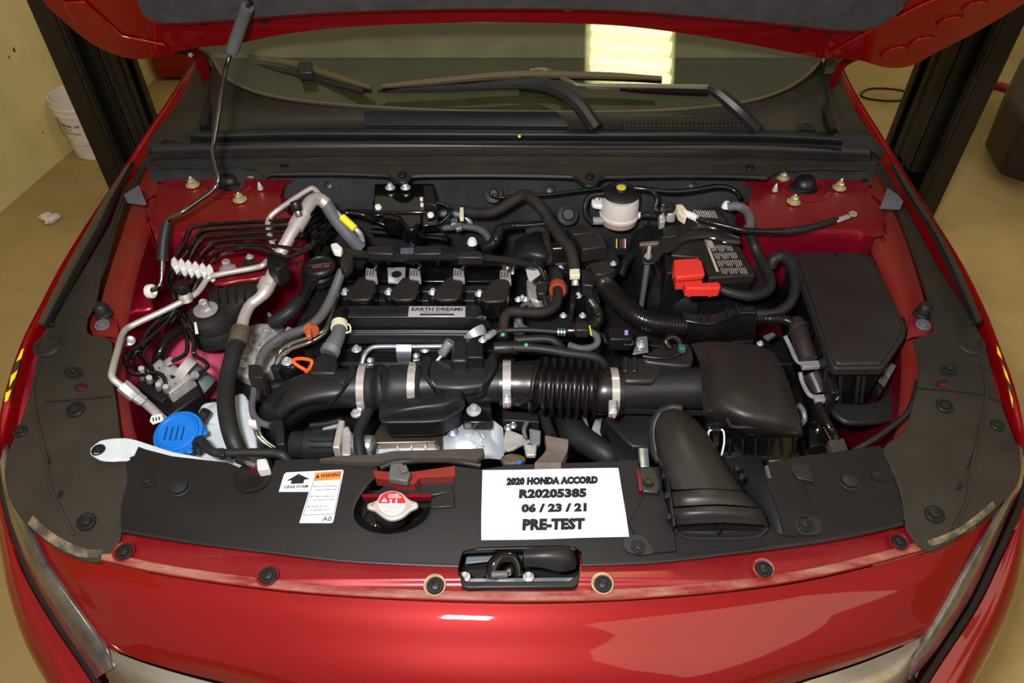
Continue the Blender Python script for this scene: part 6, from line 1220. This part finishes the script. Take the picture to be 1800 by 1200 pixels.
C(eng, 'rear_loom', [(752, 396, .86), (780, 400, .865), (810, 398, .865), (840, 402, .865), (856, 414, .86), (862, 430, .85)], 6.5, 'conduit_grey', pitch=3.2, amp=.14)
for k in range(2): C(eng, 'rear_pipe', [(650, 398+k*9, .86), (700, 402+k*9, .86), (770, 410+k*8, .86), (785, 416+k*6, .86)], 4, 'plastic_dark')
T('slim_line', [(596, 372, .92), (610, 374, .92), (640, 378, .91), (668, 392, .90), (720, 408, .88), (780, 412, .87)], 4, 'plastic_gloss', 'thin glossy black line under the black module bracket', 'brake line')
mod = thing('module_bracket', 705, 365, .86, 'glossy black control module in a steel bracket on the firewall', 'module')
mk('backing_plate', prism([(658, 322), (762, 322), (768, 350), (764, 372), (656, 372)], .93, .01), 'black_paint', mod, bev=.003)
for x in (686, 713): bolt(x, 330, .935, 9, parent=mod, washer=1, hx=.5)
mk('module_body', prism([(668, 350), (740, 348), (742, 352), (742, 388), (728, 402), (716, 402), (700, 382), (672, 378)], .925, .05), 'black_paint', mod, bev=.006, segs=3)
mk('module_ear', prism([(654, 350), (672, 350), (674, 376), (656, 378)], .925, .02), 'black_paint', mod, bev=.003); mk('module_ear', prism([(742, 366), (768, 364), (770, 392), (742, 396)], .925, .02), 'black_paint', mod, bev=.003)
for x, y in ((665, 366), (757, 380)): up('module_bolt', x, y, .93, [(6, 0), (6, 4), (5, 6)], 'white_plastic', mod, seg=6)
for x, y in ((741, 352), (742, 362)): up('module_pin', x, y, .93, [(3, 0), (3, 5)], 'white_plastic', mod, seg=8)
C(mod, 'bracket_wire', [(672, 372, .925), (690, 374, .925), (700, 380, .92), (712, 398, .91), (736, 397, .91), (744, 386, .915)], 3.4, 'black_paint')
C(mod, 'bracket_wire', [(660, 388, .90), (690, 395, .90), (706, 398, .90), (714, 406, .90), (740, 407, .90), (752, 396, .905)], 3.6, 'black_paint')
C(mod, 'module_lead', [(755, 358, .93), (772, 357, .93), (788, 364, .92), (788, 378, .91), (776, 390, .90), (760, 396, .90)], 4, 'black_paint')
mk('module_side_box', prism([(742, 324), (762, 324), (768, 360), (745, 356)], .945, .02), 'plastic_dark', mod, bev=.004)
for x, y in ((797, 388), (806, 396)): mk('white_clip', prism([(x-6, y-5), (x+6, y-6), (x+7, y+3), (x-4, y+6)], .88, .01), 'galvanised', eng, bev=.002)
# ================================================================ THROTTLE SIDE OF ENGINE
tb = thing('rear_housing', 945, 440, .8, 'matt black domed housing behind the throttle body', 'housing')
mk('dome', grid([[(905, 425, .84), (925, 412, .86), (950, 412, .86), (962, 422, .85)], [(902, 445, .86), (925, 430, .885), (955, 432, .885), (968, 440, .87)], [(905, 462, .85), (930, 455, .87), (955, 458, .87), (970, 455, .86)], [(912, 475, .80), (935, 478, .80), (955, 475, .80), (970, 462, .80)]], 4, 4, .005), 'plastic', tb, smooth=60)
C(tb, 'dome_hose', [(925, 408, .88), (945, 402, .885), (958, 408, .88), (962, 430, .875), (968, 465, .86)], 7, 'rubber_matt')
egr = thing('solenoid_cluster', 1000, 450, .8, 'black bracketed solenoid block right of the domed housing', 'solenoid')
mk('solenoid_body', prism([(965, 425), (990, 420), (1000, 440), (1005, 462), (975, 464)], .875, .06), 'plastic_dark', egr, bev=.004); mk('solenoid_frame', prism([(962, 458), (1000, 456), (1008, 478), (965, 476)], .86, .02), 'plastic_gloss', egr, bev=.003)
mk('solenoid_mark', bar((972, 437, .877), (987, 436, .877), 2, .001), 'white_plastic', egr); bolt(985, 471, .865, 6, parent=egr)
rl = thing('relay_boxes', 1040, 420, .85, 'brown-black relay boxes below the brake reservoir', 'relay box')
mk('relay_lid', prism([(1008, 412), (1050, 408), (1068, 432), (1024, 438)], .895, .035), 'plastic_brown', rl, bev=.003)
mk('relay_lid', prism([(995, 398), (1028, 394), (1044, 408), (1008, 412)], .885, .03), 'plastic_brown', rl, bev=.003)
mk('relay_lid', prism([(1034, 462), (1064, 458), (1084, 474), (1058, 482), (1048, 482)], .90, .02), 'plastic_brown', rl, bev=.003)
mk('relay_base', prism([(1018, 440), (1080, 434), (1092, 462), (1030, 470)], .845, .08), 'plastic_dark', rl, bev=.003)
mk('relay_base', prism([(1020, 472), (1035, 474), (1048, 492), (1044, 502), (1024, 500)], .87, .03), 'plastic', rl, bev=.003)
mk('relay_base', prism([(1027, 508), (1050, 506), (1056, 530), (1034, 532)], .85, .03), 'plastic', rl, bev=.003)
up('relay_knob', 1048, 447, .87, [(7, 0), (6, 4)], 'plastic_dark', rl)
for k, c_ in enumerate(('cap_yellow', 'teal', 'red_plastic', 'white_plastic')): C(rl, 'wire', [(1084+k*4+(3 if k else 0), 420, .87), (1084+k*4+(3 if k else 0), 436, .86)], 1.1, c_, smooth=1, seg=6)
bolt(1078, 464, .86, 6, parent=rl)
T('relay_hose', [(1125, 440, .80), (1108, 450, .81), (1096, 468, .81), (1090, 484, .80)], 8, 'rubber', 'short black hose between relay boxes and battery tray', 'hose')
T('side_loom', [(1040, 532, .85), (1050, 548, .855), (1052, 560, .85), (1044, 570, .85), (1030, 576, .85)], 10, 'conduit', 'ribbed conduit elbow under the relay boxes', 'conduit', pitch=4.5, amp=.15)
fs = thing('fuel_sensor', 958, 495, .82, 'upright black sensor plug in a metal collar', 'sensor')
cyl(fs, 'sensor_collar', (958, 520, .80), (958, 512, .81), 12, 'cast'); up('sensor_body', 958, 514, .81, [(9, 0), (9, 12), (8, 14), (8, 34), (7, 36)], 'plastic_gloss', fs); mk('sensor_plug', prism([(951, 480), (965, 480), (966, 496), (951, 496)], .87, .02), 'plastic_dark', fs, bev=.002)
C(fs, 'sensor_lead', [(958, 484, .875), (957, 476, .88)], 2, 'orange_clip', smooth=1)
mk('silver_label', prism([(923, 468), (940, 461), (950, 481), (932, 494), (928, 488)], .86, .004), 'connector_light', label='pale square cover plate beside the throttle body', cat='plate', bev=.001)
mk('aluminium_casting', prism([(925, 490), (945, 485), (990, 480), (1000, 500), (975, 520), (945, 530), (928, 524)], .79, .06), 'cast', eng, bev=.005)
mk('brown_tag', prism([(882, 463), (900, 463), (902, 478), (884, 478)], .86, .004), 'heat_steel', label='small brown and white tag at the end of the engine', cat='tag'); mk('tag_face', prism([(890, 469), (903, 468), (903, 480), (891, 480)], .862, .003), 'white_plastic', bpy.data.objects['brown_tag'])
up('plug_body', 955, 520, .80, [(5, 0), (5, 4)], 'plastic_dark', eng)
iv = thing('purge_valve', 980, 510, .84, 'black valve with rust red ring and bent outlet hose', 'valve')
cyl(iv, 'valve_body', (978, 478, .865), (980, 503, .865), 12.5, 'plastic_brown'); cyl(iv, 'red_ring', (980, 502, .866), (980, 512, .868), 15, 'rust_ring', seg=24)
mk('valve_plug', prism([(942, 498), (962, 494), (964, 506), (958, 516), (945, 516)], .872, .02), 'plastic_brown', iv, bev=.003)
C(iv, 'plug_lead', [(955, 514, .865), (958, 528, .86), (962, 545, .85)], 5, 'plastic')
C(iv, 'outlet_hose', [(980, 508, .872), (980, 520, .872), (977, 534, .87), (965, 545, .87), (945, 549, .87), (915, 548, .87), (898, 548, .87), (888, 556, .868), (885, 575, .86), (884, 595, .85)], 9, 'rubber_matt', seg=16, smooth=5)
up('green_mark', 883, 585, .868, [(3, 0), (3, .6)], 'green', iv) if 'green' in M else None
tf = thing('throttle_frame', 950, 560, .8, 'dark frame with small bolts right of the engine cover', 'frame')
mk('frame_body', prism([(905, 470), (1000, 500), (1004, 560), (990, 590), (905, 590)], .765, .06), 'plastic_dark', tf, bev=.004)
mk('frame_plate', prism([(925, 560), (1000, 550), (1030, 560), (1030, 582), (940, 584)], .80, .03), 'plastic', tf, bev=.004)
mk('frame_red', prism([(942, 540), (960, 538), (960, 546), (942, 546)], .82, .01), 'rust_ring', tf); mk('frame_cast', prism([(903, 558), (918, 556), (922, 580), (903, 584)], .79, .02), 'cast', tf, bev=.002)
for x, y in ((911, 527), (924, 527), (990, 555), (1024, 555)): bolt(x, y, .815, 6.5, parent=tf)
C(tf, 'small_conduit', [(912, 560, .82), (915, 572, .825), (928, 580, .825), (945, 582, .82)], 6, 'conduit_grey', pitch=3, amp=.16)
C(tf, 'small_conduit', [(920, 545, .84), (918, 538, .84), (928, 533, .84), (936, 540, .84)], 4, 'conduit_grey')
bh = thing('vacuum_hose', 940, 583, .82, 'slim black vacuum hose with bright striped end', 'hose')
C(bh, 'hose_body', [(868, 584, .86), (885, 581, .86), (930, 580, .86), (980, 583, .86)], 5, 'rubber'); C(bh, 'hose_end', [(980, 583, .86), (995, 584, .86)], 7, 'galvanised', smooth=1)
for k in range(3): C(bh, 'end_band', [(983+k*5, 583, .861), (985+k*5, 583, .861)], 7.6, 'clip_black', smooth=1)
C(bh, 'grey_elbow', [(852, 594, .87), (860, 590, .87), (868, 584, .865)], 6, 'connector_grey')
eh = thing('engine_connector', 1020, 580, .82, 'black round connector feeding a grey curved conduit', 'connector')
cyl(eh, 'connector_body', (996, 581, .858), (1034, 581, .858), 11, 'plastic_gloss'); mk('connector_cap', prism([(1010, 566), (1032, 564), (1036, 580), (1012, 580)], .88, .02), 'plastic_brown', eh, bev=.003)
C(eh, 'connector_tail', [(1036, 582, .86), (1048, 590, .86), (1050, 602, .855), (1040, 610, .85), (1020, 612, .85), (1000, 606, .85)], 6.5, 'conduit_grey', pitch=3, amp=.14)
for k, (a, b) in enumerate((((1036, 572), (1040, 590)),)): C(eh, 'yellow_tie', [a+(.87,), b+(.862,)], 1.4, 'cap_yellow', smooth=1, seg=6)
cs = thing('cam_sensor', 1086, 590, .82, 'black sensor plug with violet square', 'sensor')
mk('sensor_body', prism([(1068, 574), (1110, 574), (1112, 596), (1072, 596)], .865, .03), 'plastic_dark', cs, bev=.003); mk('violet_mark', prism([(1098, 580), (1104, 580), (1104, 588), (1098, 588)], .8662, .0015), 'violet', cs)
C(cs, 'sensor_cable', [(1106, 594, .85), (1112, 604, .85), (1100, 606, .85), (1084, 598, .85), (1070, 604, .85)], 4, 'conduit', pitch=2.6, amp=.18)
C(cs, 'sensor_cable', [(1048, 584, .85), (1060, 590, .85), (1066, 604, .85)], 4, 'conduit', pitch=2.6, amp=.18)
tp = thing('tee_fitting', 890, 610, .8, 'black tee fitting joining hoses above the bellows', 'fitting')
cyl(tp, 'tee_body', (868, 612, .855), (908, 610, .855), 11, 'plastic'); cyl(tp, 'tee_collar', (900, 611, .856), (910, 610, .856), 13, 'clip_black')
T('upper_bypass_hose', [(905, 598, .86), (930, 596, .862), (965, 596, .862), (980, 604, .855), (990, 615, .84)], 7.5, 'rubber', 'upper black hose above the bellows', 'hose')
T('lower_bypass_hose', [(905, 611, .865), (925, 611, .865), (960, 614, .865), (1000, 621, .86), (1040, 626, .855), (1056, 634, .845), (1064, 645, .83)], 8, 'rubber', 'lower black hose with green dot above the bellows', 'hose')
mat('green', (60, 170, 80), .5)
for x, y, z in ((925, 606, .8735), (884, 588, .868)): up('paint_dot', x, y, z, [(3.5, 0), (3.2, .4)], 'green', tp, axis=(0, -.4, 1), seg=12)
mk('transmission_case', prism([(905, 590), (1110, 590), (1150, 640), (1150, 700), (905, 700)], .70, .2), 'plastic_dark', eng)
mk('battery_side_support', prism([(1060, 520), (1110, 540), (1180, 580), (1180, 610), (1060, 600)], .76, .1), 'plastic_dark', eng, bev=.004)
mk('black_lid', prism([(1040, 440), (1130, 400), (1130, 520), (1100, 540), (1060, 500)], .74, .05), 'plastic_dark', eng, bev=.003)
# ================================================================ ON THE COVER
cap = bpy.data.objects.new('radiator_cap', None); COL.objects.link(cap); cap.parent = rad; cap['label'] = 'silver radiator cap with red and white warning disc'
s_ = S(688, 890, .80)
up('cap_skirt', 688, 897, .82, [(30, -14), (31, 0), (30, 4)], 'plastic_dark', cap, seg=36)
wing = sm2([(647, 884), (662, 878), (668, 868), (684, 862), (704, 864), (714, 872), (722, 878), (733, 882), (734, 890), (722, 896), (710, 906), (696, 912), (682, 912), (668, 904), (658, 896), (646, 892)], 3)
mk('cap_plate', prism(wing, .848, .008), 'aluminium', cap, bev=.0025, segs=3)
mk('cap_label', plate(ell(689, 884, 24, 21.5, 40), 0.8492, .0006), 'sticker', cap)
mk('label_red', plate([(x, min(y, 884)) for x, y in ell(689, 884, 23.6, 21, 40) if y <= 885], 0.8498, .0004), 'sticker_red', cap)
text('DANGER', (683, 871.5), (702, 871.5), (683, 868), 0.8504, 'sticker', cap, .03); text('WARNING', (682, 875.5), (705, 875.5), (682, 872.2), 0.8504, 'sticker', cap, .03)
mk('warning_triangle', plate([(670, 881.5), (681, 881.5), (675.5, 874)], 0.8504, .0003), 'sticker', cap); text('!', (675, 880.6), (676, 880.6), (675, 876), 0.8512, 'ink', cap, .03)
text('\u5371\u967a', (683, 882), (701, 882), (683, 877), 0.8504, 'sticker', cap, .02) if False else [mk('label_glyph', plate([(x, y), (x+3.5, y), (x+3, y+3), (x-.5, y+3)], 0.8504, .0003), 'sticker', cap) for x in (685.5, 695) for y in (877, 880.6)]
for k in range(6): mk('label_line', plate([(668+k*.8+(k > 3)*4, 887.5+k*2.7), (710-k*1.2-(k > 3)*4, 887.5+k*2.7), (709-k*1.2-(k > 3)*4, 888.4+k*2.7), (668.5+k*.8+(k > 3)*4, 888.4+k*2.7)], 0.8500, .0003), 'print_grey', cap)
for q in (((652, 889), (658, 884)), ((724, 885), (729, 884))): mk('embossed_arrow', bar(q[0]+(.849,), q[1]+(.849,), 2, .001), 'chrome', cap)
# warning sticker on the cover
cz = lambda x, y: rz(x, y)+.0004
stk = mk('warning_sticker', plate([(499, 834), (503, 830), (602, 825), (604, 828), (586, 916), (583, 919), (526, 919), (543, 864), (490, 864)], cz, .0006), 'sticker', rcov, label='white warning sticker with orange header')
mk('sticker_header', plate([(554, 830.5), (601, 827), (598, 842), (551, 845)], lambda x, y: cz(x, y)+.0003, .0003), 'sticker_orange', stk)
text('WARNING', (563, 839.6), (598, 836.6), (564.5, 832.8), lambda x, y: cz(x, y)+.0004, 'ink', stk, .03)
mk('warning_triangle', plate([(554.5, 840), (561.5, 839.4), (559, 833)], lambda x, y: cz(x, y)+.0008, .0003), 'ink', stk)
mk('up_arrow', plate([(504, 844.5), (525, 832.5), (544, 841.5), (535, 842.6), (533, 849), (511, 850), (513, 843.8)], lambda x, y: cz(x, y)+.0006, .0003), 'ink', stk)
text('GRAB FOAM', (499, 858.5), (541, 857), (500, 853.2), lambda x, y: cz(x, y)+.0004, 'ink', stk, .01)
for k, (a, b) in enumerate((('Do not touch bare', 'metal or white clip.'), ('Metal rod gets hot', 'and can burn hand.'), ('Always lift rod', 'using foam area.'))):
    x = 557 - k*5; y = 856+k*17.7; w1, w2 = (35, 36, 28)[k], (36, 38, 34)[k]
    text(a, (x, y), (x+w1, y-1), (x+.5, y-3), lambda x, y: cz(x, y)+.0004, 'ink_grey', stk, 0); text(b, (x-2, y+6), (x-2+w2, y+5), (x-1.5, y+3), lambda x, y: cz(x, y)+.0004, 'ink_grey', stk, 0)
    mk('bullet', plate(ell(x-4, y-1.5, 1.1, 1.1, 8), lambda x, y: cz(x, y)+.0006, .0003), 'ink', stk)
for a, b in (((533, 905), (587, 903)), ((533, 905), (551, 846)), ((587, 903), (599, 842))): mk('sticker_rule', bar(a+(cz(*a)+.0006,), b+(cz(*b)+.0006,), .7, .0004), 'ink_grey', stk)
text('A0', (566, 916), (582, 915.5), (568, 907.5), lambda x, y: cz(x, y)+.0004, 'ink', stk, 0)
# paper sheet
ps = thing('paper_sheet', 975, 900, .83, 'white paper sheet printed PRE-TEST lying on the black cover', 'paper')
pz = lambda x, y: rz(x, y)+.004+.003*max(0, (x-1000)/100)*max(0, (850-y)/30)
PR = [[(848, 826), (930, 825), (1010, 823), (1087, 822)], [(847, 866), (933, 865), (1013, 863), (1093, 861)], [(846, 908), (934, 907), (1017, 904), (1100, 902)], [(846, 949), (936, 948), (1020, 945), (1106, 943)]]
mk('sheet', grid([[(x, y, rz(x, y)+.0045) for x, y in r] for r in PR], 3, 3, .0006), 'paper', ps)
tz = lambda x, y: rz(x, y)+.0050
text('2020 HONDA ACCORD', (890, 851.5), (1051, 848.5), (891, 839), tz, 'ink', ps, .095, sp=1.08)
text('R20205385', (912, 874.5), (1031, 872.5), (913, 859.6), tz, 'ink', ps, .07, sp=1.05)
text('06 / 23 / 21', (916, 899.5), (1031, 897.5), (917, 885), tz, 'ink', ps, .07, sp=1.05)
text('PRE-TEST', (918, 930.5), (1028, 928.5), (919, 911.7), tz, 'ink', ps, .07, sp=1.05)
for a, b in (((855, 829), (1084, 826)), ((855, 829), (851, 944)), ((851, 944), (1099, 938)), ((1084, 826), (1099, 938))): mk('border_line', bar(a+(tz(*a)+.0001,), b+(tz(*b)+.0001,), .6, .0002), 'paper_line', ps)
# hood latch in the notch
la = thing('hood_latch', 905, 1010, .76, 'black hood latch with zinc bolts in the front notch', 'latch')
mk('latch_tray', prism([(806, 1000), (812, 1030), (822, 1033), (1008, 1031), (1016, 1026), (1020, 1004), (1000, 1020), (820, 1022)], .8005, .02), 'plastic', la, bev=.002)
mk('latch_floor', boxw(P(912, 1000, .745), .20, .09, .006), 'plastic_dark', la)
mk('latch_plate', prism([(808, 1016), (1010, 1014), (1010, 1024), (810, 1026)], .782, .004), 'galvanised', la, bev=.001)
mk('latch_hood', grid([[(920, 964, .815), (960, 960, .82), (1000, 962, .815), (1012, 975, .80)], [(920, 978, .816), (960, 975, .824), (1000, 978, .818), (1014, 990, .80)], [(920, 996, .80), (950, 997, .806), (985, 1005, .80), (1010, 1000, .79)]], 4, 3, .004), 'plastic', la, smooth=60)
C(la, 'latch_hook', [(864, 1016, .79), (868, 992, .80), (880, 980, .805), (898, 978, .805), (908, 990, .80), (912, 1012, .79)], [11, 12, 10, 10, 9, 7], 'black_paint')
cyl(la, 'latch_spring', (864, 1010, .80), (892, 1009, .80), 6.5, 'conduit_grey'); up('latch_pin', 895, 1006, .80, [(4, -4), (4, 8), (3, 9)], 'chrome', la)
for x in (817, 929): bolt(x, 1014, .788, 10, parent=la)
mk('latch_bar', prism([(820, 978), (868, 976), (874, 984), (818, 990)], .77, .004), 'motor_grey', la, bev=.001); mk('latch_bar', prism([(878, 976), (918, 976), (918, 988), (884, 984)], .77, .004), 'motor_grey', la, bev=.001)
mk('latch_wedge', prism([(820, 1000), (864, 1000), (848, 1016), (834, 1016)], .765, .004), 'rubber', la)
mk('latch_opening', grid([[(812, 966, .806), (840, 962, .807), (990, 960, .807), (1012, 966, .806)], [(814, 972, .78), (840, 968, .78), (990, 966, .78), (1010, 972, .78)]], 3, 1, .003), 'plastic', la)
